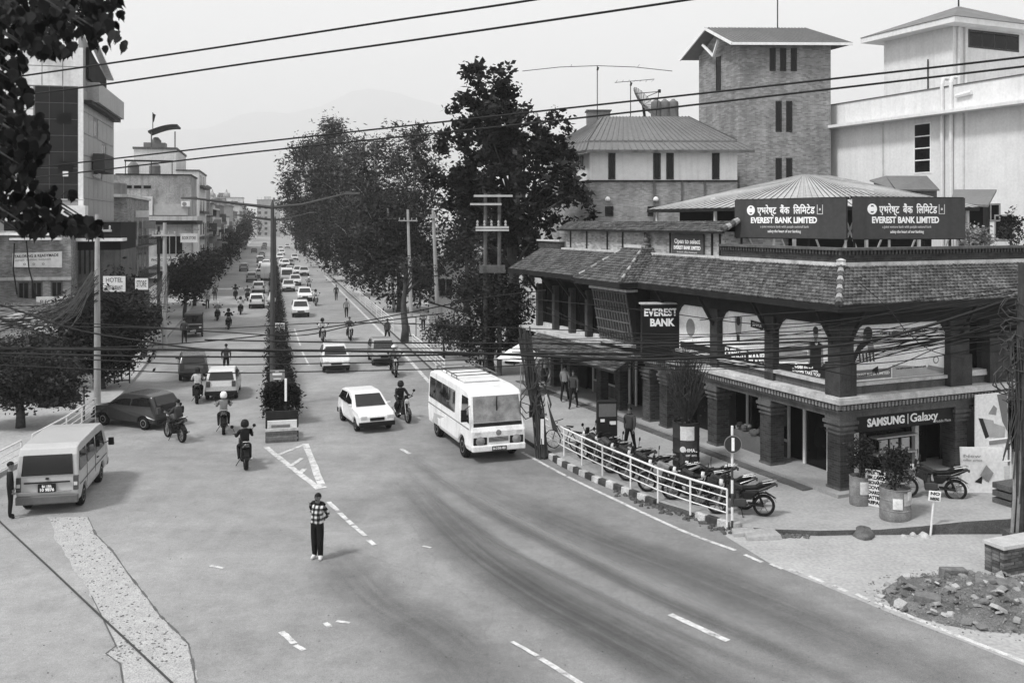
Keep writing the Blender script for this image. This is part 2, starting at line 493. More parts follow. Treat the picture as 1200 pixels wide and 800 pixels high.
def smear_mat(key, v, amount):
    m = bpy.data.materials.new(key); m.use_nodes = True
    nt = m.node_tree; L = nt.links; b = nt.nodes['Principled BSDF']
    b.inputs['Base Color'].default_value = (v, v, v, 1); b.inputs['Roughness'].default_value = 0.7
    uv = nt.nodes.new('ShaderNodeUVMap'); sp = nt.nodes.new('ShaderNodeSeparateXYZ'); L.new(uv.outputs[0], sp.inputs[0])
    def bumpf(src, pw):
        a = nt.nodes.new('ShaderNodeMath'); a.operation = 'MULTIPLY'; a.inputs[1].default_value = math.pi; L.new(src, a.inputs[0])
        s_ = nt.nodes.new('ShaderNodeMath'); s_.operation = 'SINE'; L.new(a.outputs[0], s_.inputs[0])
        q = nt.nodes.new('ShaderNodeMath'); q.operation = 'POWER'; q.inputs[1].default_value = pw; L.new(s_.outputs[0], q.inputs[0]); q.use_clamp = True
        return q.outputs[0]
    mp = nt.nodes.new('ShaderNodeMapping'); mp.inputs['Scale'].default_value = (9, 1.5, 1); L.new(uv.outputs[0], mp.inputs[0])
    n = nt.nodes.new('ShaderNodeTexNoise'); n.inputs['Scale'].default_value = 1.5; n.inputs['Detail'].default_value = 5; L.new(mp.outputs[0], n.inputs['Vector'])
    r = nt.nodes.new('ShaderNodeMapRange'); r.inputs['From Min'].default_value = 0.3; r.inputs['From Max'].default_value = 0.7
    r.inputs['To Min'].default_value = amount * 0.5; r.inputs['To Max'].default_value = amount; L.new(n.outputs[0], r.inputs[0])
    m1 = nt.nodes.new('ShaderNodeMath'); m1.operation = 'MULTIPLY'; L.new(bumpf(sp.outputs[0], 1.6), m1.inputs[0]); L.new(bumpf(sp.outputs[1], 0.6), m1.inputs[1])
    m2 = nt.nodes.new('ShaderNodeMath'); m2.operation = 'MULTIPLY'; L.new(m1.outputs[0], m2.inputs[0]); L.new(r.outputs[0], m2.inputs[1])
    L.new(m2.outputs[0], b.inputs['Alpha'])
    return m
smear_black_m, smear_pale_m = smear_mat('smear_black', 0.05, 0.7), smear_mat('smear_pale', 0.3, 0.7)
for pts, w, m_ in [  # soft bands paint the blur of moving traffic onto the asphalt
    ([(472, 560), (540, 632), (620, 690), (720, 745), (800, 790), (900, 850)], 2.4, smear_mat('tyre_wash', 0.045, 0.72)),
    ([(478, 535), (560, 592), (660, 645), (760, 695), (880, 748), (1030, 815)], 0.8, smear_mat('smear_wash_b', 0.05, 0.5)),
    ([(540, 560), (680, 622), (800, 668), (950, 730), (1150, 815)], 2.6, smear_mat('smear_dark', 0.06, 0.5)),
    ([(500, 575), (590, 640), (690, 692), (800, 745), (930, 800)], 0.5, smear_mat('smear_wash_c', 0.05, 0.35)),
    ([(474, 530), (560, 583), (660, 634), (770, 684), (900, 738)], 0.45, smear_pale_m),
    ([(385, 640), (440, 700), (510, 745), (600, 830)], 2.6, smear_mat('smear_faint', 0.05, 0.42)),
    ([(470, 545), (550, 618), (640, 668), (740, 718), (850, 770)], 0.35, smear_pale_m),
]:
    strip('traffic_smear', [gp(*p) for p in pts], w, 0.008 + 0.001 * random.random(), m_, road)

# painted markings
paint = mat('worn_white_paint', 0.5, var=0.35, scale=5, fine=0.3)
def wear(m, scale, lo, hi):              # paint worn through to the asphalt in flakes
    nt = m.node_tree; tc = nt.nodes.new('ShaderNodeTexCoord'); n = nt.nodes.new('ShaderNodeTexNoise'); n.inputs['Scale'].default_value = scale; n.inputs['Detail'].default_value = 6; n.inputs['Roughness'].default_value = .7
    r = nt.nodes.new('ShaderNodeMapRange'); r.inputs['From Min'].default_value = lo; r.inputs['From Max'].default_value = hi; r.inputs['To Min'].default_value = .12
    nt.links.new(tc.outputs['Object'], n.inputs['Vector']); nt.links.new(n.outputs[0], r.inputs[0]); nt.links.new(r.outputs[0], nt.nodes['Principled BSDF'].inputs['Alpha'])
wear(paint, 2.6, .30, .48)
def mark(px4):
    sheet('lane_marking', [gp(*p) for p in px4], 0.0135, paint, road)
_mk = [0]
def line_mark(p, q, w):                  # along two photo points, width in metres
    a, b = gp(*p), gp(*q); d = (b - a).normalized(); s = Vector((d.y, -d.x, 0)) * w / 2
    _mk[0] += 1
    nn = 7; L1 = [a.lerp(b, k / nn) - s * random.uniform(.8, 1.1) for k in range(nn + 1)]; L2 = [a.lerp(b, k / nn) + s * random.uniform(.8, 1.1) for k in range(nn + 1)]
    sheet('lane_marking', L1 + L2[::-1], 0.0125 + .0012 * (_mk[0] % 5), paint, road)
line_mark((312, 524), (374, 573), 0.22); line_mark((358, 520), (378, 572), 0.26)
line_mark((326, 533), (357, 521), 0.16); line_mark((338, 548), (354, 537), 0.16); line_mark((350, 556), (357, 549), 0.2)
for p, q in [((385, 588), (397, 600)), ((398, 601), (413, 615)), ((414, 616), (428, 628)), ((432, 633), (439, 639))]:
    line_mark(p, q, 0.15)
line_mark((330, 740), (345, 754), 0.14); line_mark((346, 756), (356, 762), 0.12); line_mark((394, 728), (410, 730), 0.1); line_mark((381, 730), (387, 735), 0.12)
line_mark((600, 752), (630, 769), 0.1); line_mark((631, 770), (684, 803), 0.13); line_mark((785, 720), (853, 751), 0.17)
line_mark((246, 663), (262, 666), 0.1); line_mark((470, 526), (480, 532), 0.16); line_mark((495, 640), (505, 642), 0.08)
line_mark((345, 385), (352, 405), 0.12); line_mark((353, 410), (362, 428), 0.12)
edge = [gp(*p) for p in [(612, 530), (660, 556), (720, 585), (800, 622), (862, 645)]]
strip('edge_line', edge, 0.13, 0.0135, paint, road)
for p, q in [((873, 650), (893, 659)), ((903, 661), (917, 667)), ((925, 667), (940, 672)), ((948, 675), (965, 682)), ((976, 686), (992, 693)), ((1003, 696), (1020, 704)), ((1026, 706), (1066, 722))]:
    line_mark(p, q, 0.13)
strip('edge_line', [gp(*p) for p in [(1066, 722), (1130, 748), (1200, 775), (1300, 812)]], 0.13, 0.0135, paint, road)
# right-hand edge line of the far carriageway
strip('edge_line', [gp(505, 450), gp(470, 412), gp(430, 372), gp(400, 342), gp(380, 322)], 0.2, 0.0135, paint, road)
strip('edge_line', [gp(588, 512), gp(540, 478), gp(505, 450)], 0.16, 0.0135, paint, road)

# dusty unpaved shoulder by the shop corner
shp = [(850, 628), (905, 662), (960, 684), (1060, 725), (1130, 752), (1200, 780), (1330, 826), (1400, 700), (1300, 560), (1000, 560), (856, 615)]
tag(sheet('road_shoulder', [gp(*p) for p in shp], 0.009, mat('pale_dust_ground', 0.33, var=0.12, scale=0.8, fine=0.15, bump=0.4, bscale=30)), 'pale dusty shoulder between street and shop pavement', kind='structure')

# filled cable trench on the left
tl = [(55, 606), (70, 640), (88, 668), (107, 698), (122, 728), (136, 757), (124, 766), (141, 778), (146, 812)]
tr_ = [(231, 812), (226, 778), (221, 755), (205, 738), (188, 722), (172, 700), (150, 672), (132, 646), (112, 626), (103, 606)]
trench_m = mat('trench_fill', 0.34, var=0.12, scale=3, fine=0.35, bump=0.8, bscale=25)
def jagged(pts, n=7, amp=.05):
    out = []
    for a, b in zip(pts[:-1], pts[1:]):
        for k in range(n):
            q = a.lerp(b, k / n); out.append(q + Vector((random.uniform(-amp, amp), random.uniform(-amp, amp), 0)))
    return out + [pts[-1]]
trench = tag(sheet('trench_patch', jagged([gp(*p) for p in tl]) + jagged([gp(*p) for p in tr_]), 0.012, trench_m), 'pale gravelly trench patch crossing the asphalt', kind='structure')
mb = MB()
for i in range(len(tr_) - 1):
    a, b = gp(*tr_[i]), gp(*tr_[i + 1]); n_ = 4
    for k in range(n_):
        p, q = a.lerp(b, k / n_), a.lerp(b, (k + 1) / n_)
        w = random.uniform(0.006, 0.035); d = (q - p).normalized(); s = Vector((d.y, -d.x, 0)) * w
        mb.quad(*[(t.x, t.y, 0.0165) for t in (p - s, q - s, q + s, p + s)])
for i in range(3, len(tl) - 1):
    a, b = gp(*tl[i]), gp(*tl[i + 1]); d = (b - a).normalized(); s = Vector((d.y, -d.x, 0)) * random.uniform(0.006, 0.018)
    mb.quad(*[(t.x, t.y, 0.0165) for t in (a - s, b - s, b + s, a + s)])
mb.build('crack', mat('crack_dark', 0.10, var=0.3, scale=4), trench)
mb = MB()
for i in range(420):                     # small stones trodden into the fill
    t = random.random() * 7.6; k = int(t); f_ = t - k
    a = gp(*tl[k]).lerp(gp(*tl[k + 1]), f_); b = gp(*tr_[9 - k]).lerp(gp(*tr_[8 - k]), f_); p = a.lerp(b, random.uniform(0.05, 0.95))
    r = random.uniform(0.008, 0.032); an = random.random() * 3
    ring = [(p.x + r * math.cos(an + j * 1.257) * random.uniform(.6, 1.5), p.y + r * math.sin(an + j * 1.257), 0.013) for j in range(5)]
    mb.add(ring + [(p.x, p.y, 0.013 + r * 0.6)], [(0, 1, 5), (1, 2, 5), (2, 3, 5), (3, 4, 5), (4, 0, 5)])
tag(mb.build('stones', mat('dark_chips', 0.1, var=0.5, scale=6), trench), kind='stuff')

# ---- right pavement with painted kerb stones
kerb_px = [(640, 534), (660, 546), (680, 556), (700, 565), (720, 573), (740, 581), (760, 589), (780, 596), (800, 602), (820, 609), (840, 615), (858, 622)]
kerb_r = [gp(*p) for p in kerb_px]
far_r = [st(8.9, a) for a in (600, 300, 150, 100, 75, 62)] + [gp(520, 447), gp(560, 480), gp(600, 508)]
near_r = [gp(900, 626), gp(960, 628), gp(1000, 627), gp(1030, 627), gp(1080, 626.5), gp(1130, 626), gp(1182, 626), gp(1290, 622), gp(1900, 600)]
edge_r = far_r + kerb_r + near_r
mb = MB()
n = len(edge_r)
V = []
for i, p in enumerate(edge_r):
    q = edge_r[min(i + 1, n - 1)] - edge_r[max(i - 1, 0)]
    for k, off in enumerate((0, 0.6, 2, 4, 7, 12, 24)):
        w_ = p + Vector((PX, PY, 0)) * off if i < len(far_r) + 6 else p + Vector((0.6 * off * (1 - sm(i, n - 9, n - 5)), off, 0)).normalized() * off if off else p
        jag = 0
        V.append((w_[0], w_[1], zp(w_[0]) + (0.01 * mnoise.noise(Vector((w_[0], w_[1], 0)) * 0.7))))
K = 7
mb.v = V
for i in range(n - 1):
    for k in range(K - 1):
        a = i * K + k; mb.f.append((a, a + 1, a + K + 1, a + K)); mb.m.append(0)
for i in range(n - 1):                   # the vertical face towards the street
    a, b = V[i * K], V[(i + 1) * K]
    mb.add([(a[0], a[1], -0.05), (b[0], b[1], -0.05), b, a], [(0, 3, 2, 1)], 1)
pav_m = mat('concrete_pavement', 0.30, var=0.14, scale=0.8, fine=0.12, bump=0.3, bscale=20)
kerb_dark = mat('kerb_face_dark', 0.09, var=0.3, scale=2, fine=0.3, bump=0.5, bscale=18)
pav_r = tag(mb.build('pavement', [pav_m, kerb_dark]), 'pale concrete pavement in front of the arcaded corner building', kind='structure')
kw, kb = mat('kerb_white', 0.42, var=0.4, scale=4, fine=0.35), mat('kerb_black', 0.05, var=0.4, scale=4)
def along(pts, step):                    # points at even spacing along a polyline
    out = []; rest = 0.0
    for a, b in zip(pts[:-1], pts[1:]):
        L_ = (b - a).length; t = rest
        while t < L_:
            out.append((a.lerp(b, t / L_), (b - a).normalized())); t += step
        rest = t - L_
    return out
ks = along(kerb_r, 0.4)
for i, (p, d) in enumerate(ks):
    if i in (17, 18, 19, 20, 24, 25): continue       # broken-out stretch
    s = Vector((-d.y, d.x, 0)); sink = random.uniform(-0.02, 0.02)
    a = p - s * 0.10; mb = MB()
    e = 0.38 * d; t = Vector((0, 0, 1)) * (0.2 + sink)
    mb.hexa([a, a + e, a + e + s * 0.2, a + s * 0.2], [a + t + s * .02, a + e + t + s * .02, a + e + s * 0.18 + t, a + s * 0.18 + t])
    mb.build('kerb_stone', kw if i % 2 else kb, pav_r, bevel=0.015)
# rubble earth where the kerb is broken
mb = MB()
for i, (p, d) in enumerate(ks):
    if 13 <= i <= 27:
        for k in range(16):
            q = p + Vector((random.uniform(-.3, .3), random.uniform(-.45, .12), 0)); r = random.uniform(.02, .09)
            mb.lathe([(r, 0), (r * .8, r * .5), (r * .2, r * .9)], 5, (q.x, q.y, 0.005))
tag(mb.build('rubble', mat('dark_soil', 0.07, var=0.5, scale=5, fine=0.3), pav_r), kind='stuff')

# ---- left pavement
edge_l = [gp(-120, 640), gp(-40, 585), gp(0, 559), gp(60, 526), gp(112, 494), gp(138, 470), gp(165, 436), st(-7.4, 75), st(-7.6, 100), st(-7.8, 200), st(-8, 600)]
mb = MB(); V = []
for p in edge_l:
    for off in (0, 0.3, 6, 40):
        w_ = p - Vector((PX, PY, 0)) * off; V.append((w_.x, w_.y, 0.15))
mb.v = V
for i in range(len(edge_l) - 1):
    for k in range(3):
        a = i * 4 + k; mb.f.append((a, a + 4, a + 5, a + 1)); mb.m.append(0)
    a, b = V[i * 4], V[(i + 1) * 4]
    mb.add([(a[0], a[1], -.05), (b[0], b[1], -.05), b, a], [(0, 1, 2, 3)], 0)
pav_l = tag(mb.build('pavement', mat('left_pavement_concrete', 0.33, var=0.16, scale=0.7, fine=0.15)), 'pale pavement along the old houses, behind the parked van', kind='structure')

# ---- hills far beyond the town
prof = [(-900, 205), (-300, 180), (0, 172), (100, 163), (160, 150), (230, 152), (300, 131), (340, 133), (365, 128), (395, 116), (415, 107), (435, 104), (455, 107), (490, 116), (530, 128), (580, 150), (700, 158), (900, 175), (1200, 180), (2100, 205)]
def ridge(px):
    for (a, ya), (b, yb) in zip(prof[:-1], prof[1:]):
        if a <= px <= b:
            t = (px - a) / (b - a); t = t * t * (3 - 2 * t); return ya + (yb - ya) * t
    return 205
mb = MB(); nx, rows = 161, [(8900, 0.0), (9700, 0.35), (10400, 0.75), (11000, 1.0), (11700, 0.7), (12600, 0.0)]
for j, (Y, k) in enumerate(rows):
    for i in range(nx):
        px = -900 + 3000 * i / (nx - 1)
        h = 8.5 + (260 - ridge(px)) / F * 11000
        X = (px - 600) / F * 11000
        mb.v.append((X, Y + 150 * mnoise.noise(Vector((i * .3, j, 0))), max(-1, h * k + (70 * mnoise.noise(Vector((i * .21, j * 1.7, 3))) if 0 < k < 1 else 0) + 10.0 * mnoise.noise(Vector((i * .9, j, 7))))))
for j in range(len(rows) - 1):
    for i in range(nx - 1):
        a = j * nx + i; mb.f.append((a, a + 1, a + nx + 1, a + nx)); mb.m.append(0)
tag(mb.build('hills', mat('forested_hill', 0.2, var=0.3, scale=0.02), smooth=True), 'faint hills far behind the town', kind='structure')

# ---- haze
haze_m = bpy.data.materials.new('haze_air'); haze_m.use_nodes = True
nt = haze_m.node_tree; nt.nodes.remove(nt.nodes['Principled BSDF'])
pv = nt.nodes.new('ShaderNodeVolumePrincipled')
pv.inputs['Color'].default_value = (0.97, 0.97, 0.97, 1)
pv.inputs['Density'].default_value = 0.00026
pv.inputs['Anisotropy'].default_value = 0.0
nt.links.new(pv.outputs[0], nt.nodes['Material Output'].inputs['Volume'])
tag(MB().box(-14800, 14800, -300, 13000, -1.2, 1700).build('haze', haze_m), 'even pale city haze filling the street', kind='stuff')
# ------------------------------------------------------------------ the arcaded corner building
BK_A = math.atan2(0.4018, 0.9157)
BK = thing('bank_building', 'two storey brick bank with tiled skirt roof on the corner', 'building', (10.14, 29.24, 0), BK_A)
def bk(x, y, z=0.0):                     # building frame -> world
    c, s = math.cos(BK_A), math.sin(BK_A)
    return Vector((10.14 + x * c - y * s, 29.24 + x * s + y * c, z))
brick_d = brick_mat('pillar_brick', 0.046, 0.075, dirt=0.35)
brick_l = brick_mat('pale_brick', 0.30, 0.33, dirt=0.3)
plaster_d = mat('grey_plaster', 0.105, var=0.3, scale=1.5, fine=0.2, streak=0.4)
plaster_l = mat('pale_ledge', 0.48, var=0.2, scale=2, fine=0.15, streak=0.35)
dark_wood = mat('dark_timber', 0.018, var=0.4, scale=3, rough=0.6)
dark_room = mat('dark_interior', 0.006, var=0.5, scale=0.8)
tile_m = tile_mat('clay_tile', 0.082)
glass_d = glass_mat('dark_shop_glass')
wht = mat('white_paint', 0.75, var=0.08, scale=2, fine=0.08, streak=0.15)
Y_END = 22.6

# main masses (kept as separate parts)
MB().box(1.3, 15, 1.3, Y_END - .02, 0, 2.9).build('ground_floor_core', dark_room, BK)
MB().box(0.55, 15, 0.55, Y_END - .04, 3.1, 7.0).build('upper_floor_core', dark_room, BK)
MB().box(0.5, 15.2, 0.5, Y_END, 6.9, 7.12).build('roof_terrace', mat('terrace_screed', 0.42, var=0.2, scale=0.7, streak=0), BK)
# floor slab with white edge, dentil course, architrave : an L round the corner
def ring_L(mb, out, z0, z1, y_end=11.0, x_end=13.0, inn=1.25, mi=0):
    mb.box(-out, inn, -out, y_end, z0, z1, mi); mb.box(inn, x_end, -out, inn, z0, z1, mi)
mb = MB(); ring_L(mb, 0.46, 2.95, 3.08); ring_L(mb, 0.38, 3.08, 3.13, inn=1.2); mb.build('slab_edge', plaster_l, BK)
mb = MB(); ring_L(mb, 0.22, 2.48, 2.66, inn=1.22); ring_L(mb, 0.30, 2.66, 2.72, inn=1.23); mb.build('architrave', plaster_d, BK)
mb = MB(); ring_L(mb, 0.26, 2.72, 2.949, inn=1.2); mb.build('frieze', dark_wood, BK)
mb = MB()
y = -0.3
while y < 10.9: mb.box(-.40, -.262, y, y + .075, 2.76, 2.90); y += .15
x = -0.24
while x < 12.9: mb.box(x, x + .075, -.40, -.262, 2.76, 2.90); x += .15
tag(mb.build('dentils', mat('dentil_plaster', 0.22, var=0.3, scale=4), BK), kind='stuff')

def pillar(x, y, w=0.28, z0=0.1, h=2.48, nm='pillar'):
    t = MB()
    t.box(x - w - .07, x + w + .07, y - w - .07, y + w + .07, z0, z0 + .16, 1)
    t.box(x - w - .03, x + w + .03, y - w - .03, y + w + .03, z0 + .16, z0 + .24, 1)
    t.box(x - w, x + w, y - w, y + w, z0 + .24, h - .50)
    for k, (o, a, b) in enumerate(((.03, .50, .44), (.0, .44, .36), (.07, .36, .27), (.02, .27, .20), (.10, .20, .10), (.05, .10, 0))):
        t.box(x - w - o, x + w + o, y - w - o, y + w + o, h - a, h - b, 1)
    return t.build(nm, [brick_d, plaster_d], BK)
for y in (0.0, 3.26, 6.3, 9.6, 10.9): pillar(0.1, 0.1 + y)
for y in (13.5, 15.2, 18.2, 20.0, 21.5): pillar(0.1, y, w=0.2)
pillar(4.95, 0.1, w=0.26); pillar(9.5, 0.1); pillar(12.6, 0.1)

# arcade floor and step
MB().box(-0.55, 1.3, -0.5, Y_END, 0.02, 0.27).build('arcade_floor', mat('arcade_screed', 0.3, var=0.2, scale=1), BK)
MB().box(1.3, 14.6, -0.35, 1.3, 0.02, 0.33).build('shop_floor', mat('arcade_screed', 0.3), BK)
MB().box(-0.95, -0.552, 0.6, Y_END, 0.02, 0.2).build('step', plaster_d, BK)
# shop fronts behind the pillars on the street side
alu = mat('aluminium_frame', 0.5, rough=0.4, var=0.1, scale=4)
def shop_y(y0, y1, kind):
    if kind == 'open':
        MB().box(1.1, 1.16, y0 + .1, y1 - .1, 0.9, 2.44).build('shop_window', glass_d, BK)
        f = MB(); f.box(1.04, 1.095, y0, y0 + .1, .28, 2.47); f.box(1.04, 1.095, y1 - .1, y1, .28, 2.47); f.box(1.04, 1.095, y0 + .1, y1 - .1, .82, .9); f.build('window_frame', alu, BK)
        MB().box(1.05, 1.2, y0 + .1, y1 - .1, .27, .82).build('stall_riser', plaster_d, BK)
    elif kind == 'door':
        MB().box(1.1, 1.16, y0 + .1, y1 - .1, .28, 2.44).build('shop_door', glass_d, BK)
        f = MB()
        for yy in (y0, (y0 + y1) / 2 - .05, y1 - .1): f.box(1.03, 1.095, yy, yy + .1, .28, 2.47)
        f.build('door_frame', wht, BK)
    else:
        s = MB()
        k = y0 + .05
        while k < y1 - .1:
            s.box(1.08, 1.13, k, k + .075, .28, 2.45); k += .09
        tag(s.build('roller_shutter', dark_wood, BK), kind='stuff')
shop_y(0.5, 2.9, 'door'); shop_y(3.6, 6.0, 'open'); shop_y(6.6, 9.2, 'shutter'); shop_y(9.9, 10.6, 'shutter'); shop_y(11.2, 13.2, 'shutter')
shop_y(13.8, 15, 'door'); shop_y(15.5, 17.9, 'open'); shop_y(18.5, 19.8, 'shutter'); shop_y(20.2, 21.3, 'open')
for k in range(9):                       # goods piled in the open shop
    pass
# shop front on the phone-shop side
MB().box(5.3, 9.2, 1.0, 1.05, .35, 2.1).build('shop_window', glass_d, BK)
MB().box(0.45, 4.65, 1.0, 1.05, .35, 2.1).build('shop_window', glass_d, BK)
for x in (1.35, 3.95): MB().box(x, x + .16, .8, .95, .34, 2.1).build('door_post', wht, BK)
mb = MB()
for z in (.9, 1.45): mb.box(2.1, 3.9, .62, .98, z, z + .05)
mb.build('display_shelf', alu, BK)
for x, z in ((2.3, .97), (2.75, .97), (3.25, .97)): MB().box(x, x + .34, .7, .74, z, z + .42).build('display_card', mat('card_pale', 0.5), BK)
# black fascia sign
fas = MB().box(0.42, 4.66, -.14, -.06, 1.98, 2.46).build('fascia_sign', mat('fascia_black', 0.012, rough=0.35, var=0.3), BK)
white_let = mat('white_lettering', 0.85, var=0.05, rough=0.5)
grey_let = mat('grey_lettering', 0.5, var=0.05)
place_text('SAMSUNG', 0.34, white_let, fas, (1.72, -.146, 2.23), (1, 0, 0), bold=0.014, fit=1.55)
MB().box(2.62, 2.645, -.15, -.141, 2.08, 2.40).build('lettering', white_let, fas)
place_text('Galaxy', 0.38, white_let, fas, (3.32, -.146, 2.24), (1, 0, 0), bold=0.006, fit=1.2)
place_text('Mobile Plaza', 0.12, grey_let, fas, (4.15, -.146, 2.05), (1, 0, 0), fit=0.7)

# ---- upper floor: sill wall, piers, beam; posters in the openings
mb = MB(); ring_L(mb, -.02, 3.131, 3.40, y_end=10.9, x_end=13, inn=.54); mb.build('sill_wall', plaster_d, BK)
mb = MB(); ring_L(mb, .08, 3.40, 3.50, y_end=10.9, x_end=13, inn=.5); mb.build('sill', plaster_l, BK)
mb = MB(); ring_L(mb, .06, 5.28, 5.62, y_end=10.9, x_end=13, inn=.6); mb.build('beam', dark_wood, BK)
mb = MB(); ring_L(mb, .2, 5.62, 5.86, y_end=Y_END, x_end=13.5, inn=.7); mb.build('wall_plate', dark_wood, BK)
pier_m = mat('pier_plaster', 0.05, var=0.4, scale=2, fine=0.25, streak=0.4)
def pier(x0, x1, y0, y1, zs=3.131, nm='pier', lower=True):
    mb = MB(); mb.box(x0, x1, y0, y1, zs, 5.28)
    if lower: mb.box(x0 - .06, x1 + .06, y0 - .06, y1 + .06, zs, 4.15)
    return mb.build(nm, pier_m, BK)
pier(-.14, .40, -.14, .40)               # corner pier
for y in (3.0, 6.15, 9.0): pier(-.08, .42, y + .08, y + .54, lower=False)
pier(4.5, 5.35, -.14, .42); pier(6.3, 7.2, -.14, .42); pier(8.6, 9.4, -.14, .42); pier(11.6, 12.6, -.14, .42)
# bracket-shaped shoulders that round off the openings
def brackets(x, y, along_y, a0, a1):
    for s, c in ((1, a0), (-1, a1)):
        mb = MB()
        if along_y: mb.prism([(x, c, 5.28), (x, c + s * .42, 5.28), (x, c + s * .2, 5.14), (x, c, 4.86)], (.34, 0, 0))
        else: mb.prism([(c, y, 5.28), (c + s * .42, y, 5.28), (c + s * .2, y, 5.14), (c, y, 4.86)], (0, .34, 0))
        mb.build('bracket', dark_wood, BK)
brackets(-.03, 0, True, .45, 3.0); brackets(-.03, 0, True, 3.62, 6.15); brackets(-.03, 0, True, 6.77, 9.0)
brackets(0, -.03, False, .45, 4.5)
# roof struts under the eaves
for y in (.2, 3.3, 6.45, 9.3):
    MB().bar((-.1, y, 4.7), (-.85, y, 5.9), .07, .1).build('roof_strut', dark_wood, BK)
for x in (.2, 4.9, 6.8, 9):
    MB().bar((x, -.15, 4.7), (x, -.85, 5.9), .07, .1).build('roof_strut', dark_wood, BK)
# dark window right of the big poster, with sill
MB().box(5.45, 6.2, .3, .34, 3.55, 5.2).build('window', glass_d, BK)
MB().box(5.38, 6.28, -.06, .3, 3.50, 3.58).build('window_sill', plaster_l, BK)

# posters (flat print in the openings)
print_pale, print_mid, print_dark = mat('print_pale', 0.8, var=0.12, scale=0.8, rough=0.5), mat('print_mid', 0.25, var=0.2, scale=2, rough=0.5), mat('print_dark', 0.02, rough=0.5)
def poster_y(y0, y1, z0, z1):
    return MB().box(.10, .14, y0, y1, z0, z1).build('poster', print_pale, BK)
def poly_y(parent, pts, m, x=.296):      # flat print on a street-side poster, points (y, z)
    x -= .2
    MB().prism([(x, a, b) for a, b in pts], (-.003, 0, 0)).build('print', m, parent)
def blob(cx, cz, rx, rz, n=14):
    return [(cx + rx * math.cos(2 * math.pi * k / n), cz + rz * math.sin(2 * math.pi * k / n)) for k in range(n)]
p1 = poster_y(.46, 2.99, 3.52, 5.27)
poly_y(p1, [(.47, 3.53), (2.98, 3.53), (2.98, 3.72), (.47, 4.05)], print_dark)
poly_y(p1, [(1.55, 3.98), (2.98, 3.80), (2.98, 4.25), (1.6, 4.30)], print_mid, x=.292)
poly_y(p1, blob(1.2, 4.93, .12, .19), print_mid, x=.291)
poly_y(p1, blob(1.2, 5.03, .125, .12), print_dark, x=.289)
poly_y(p1, [(1.15, 4.75), (1.25, 4.75), (1.27, 4.62), (1.13, 4.62)], print_mid, x=.291)
poly_y(p1, [(.93, 4.62), (1.07, 4.66), (1.17, 4.5), (1.27, 4.66), (1.45, 4.62), (1.47, 3.85), (.95, 3.85)], print_dark, x=.288)
poly_y(p1, [(.87, 4.6), (.93, 4.62), (.95, 3.9), (.85, 3.95)], print_mid, x=.288); poly_y(p1, [(1.45, 4.6), (1.53, 4.55), (1.55, 3.95), (1.47, 3.9)], print_mid, x=.288)
place_text('Open to select', .2, white_let, p1, (.086, 1.65, 3.76), (0, -1, 0), bold=.006, fit=1.1, up=(0, .1, 1))
place_text('DREAMS TAKE YOU', .14, white_let, p1, (.086, 1.65, 3.61), (0, -1, 0), bold=.003, fit=1.3, up=(0, .1, 1))
p2 = poster_y(3.62, 6.14, 3.52, 5.27)
poly_y(p2, [(3.63, 3.53), (6.13, 3.53), (6.13, 3.98), (3.63, 3.9)], print_dark)
poly_y(p2, blob(5.2, 4.95, .12, .17), print_dark, x=.290); poly_y(p2, [(4.98, 5.1), (5.42, 5.1), (5.35, 4.5), (5.05, 4.5)], print_mid, x=.292)
poly_y(p2, [(5.12, 4.45), (5.3, 4.45), (5.3, 4.2), (5.12, 4.2)], print_dark, x=.290)
poly_y(p2, [(3.8, 4.75), (4.5, 4.8), (4.5, 5.05), (3.8, 5.0)], print_dark, x=.291); place_text('SIMPLE', .16, white_let, p2, (.087, 4.15, 4.9), (0, -1, 0), fit=.5)
place_text('EVEREST BANK', .42, white_let, p2, (.088, 4.85, 3.74), (0, -1, 0), bold=.012, fit=2.3)
p3 = poster_y(6.78, 8.98, 3.52, 5.27)
poly_y(p3, blob(8.2, 4.4, .3, .35), print_mid); poly_y(p3, [(6.8, 3.54), (8.9, 3.54), (8.9, 3.8), (6.8, 3.8)], print_dark)
# big pale poster on the corner's other face, points (x, z)
p4 = MB().box(.46, 4.49, .08, .12, 3.51, 5.27).build('poster', print_pale, BK)
def poly_x(pts, m, y=.257):
    y -= .18
    MB().prism([(a, y, b) for a, b in pts], (0, -.003, 0)).build('print', m, p4)
poly_x(blob(1.18, 5.0, .19, .21), print_dark); poly_x([(1.0, 4.98), (1.1, 4.98), (1.12, 4.75), (.98, 4.8)], print_mid, y=.253)
poly_x([(1.05, 4.82), (1.3, 4.86), (1.28, 4.72), (.85, 4.45), (.6, 4.05), (.55, 4.3), (.75, 4.62)], print_dark, y=.254)
poly_x([(1.15, 4.75), (1.4, 4.7), (1.45, 4.35), (1.2, 4.3)], print_mid)
for k in range(5): poly_x([(.8 + k * .14, 4.4), (.86 + k * .14, 4.4), (.9 + k * .14, 4.1), (.84 + k * .14, 4.1)], print_dark, y=.254)
poly_x([(1.35, 3.85), (1.6, 3.95), (1.62, 3.72), (1.38, 3.7)], print_dark)
poly_x([(.5, 3.56), (2.15, 3.56), (2.15, 3.86), (.5, 3.86)], mat('print_grey', .16))
poly_x([(2.2, 3.53), (4.4, 3.53), (4.4, 3.72), (2.2, 3.95)], mat('print_silver', .38))
poly_x([(3.7, 3.72), (4.4, 3.55), (4.48, 3.62), (4.48, 3.7), (3.75, 3.85)], print_mid, y=.253); poly_x([(3.75, 3.86), (4.48, 3.72), (4.48, 4.1), (3.9, 4.22)], mat('print_white', .8), y=.2535)
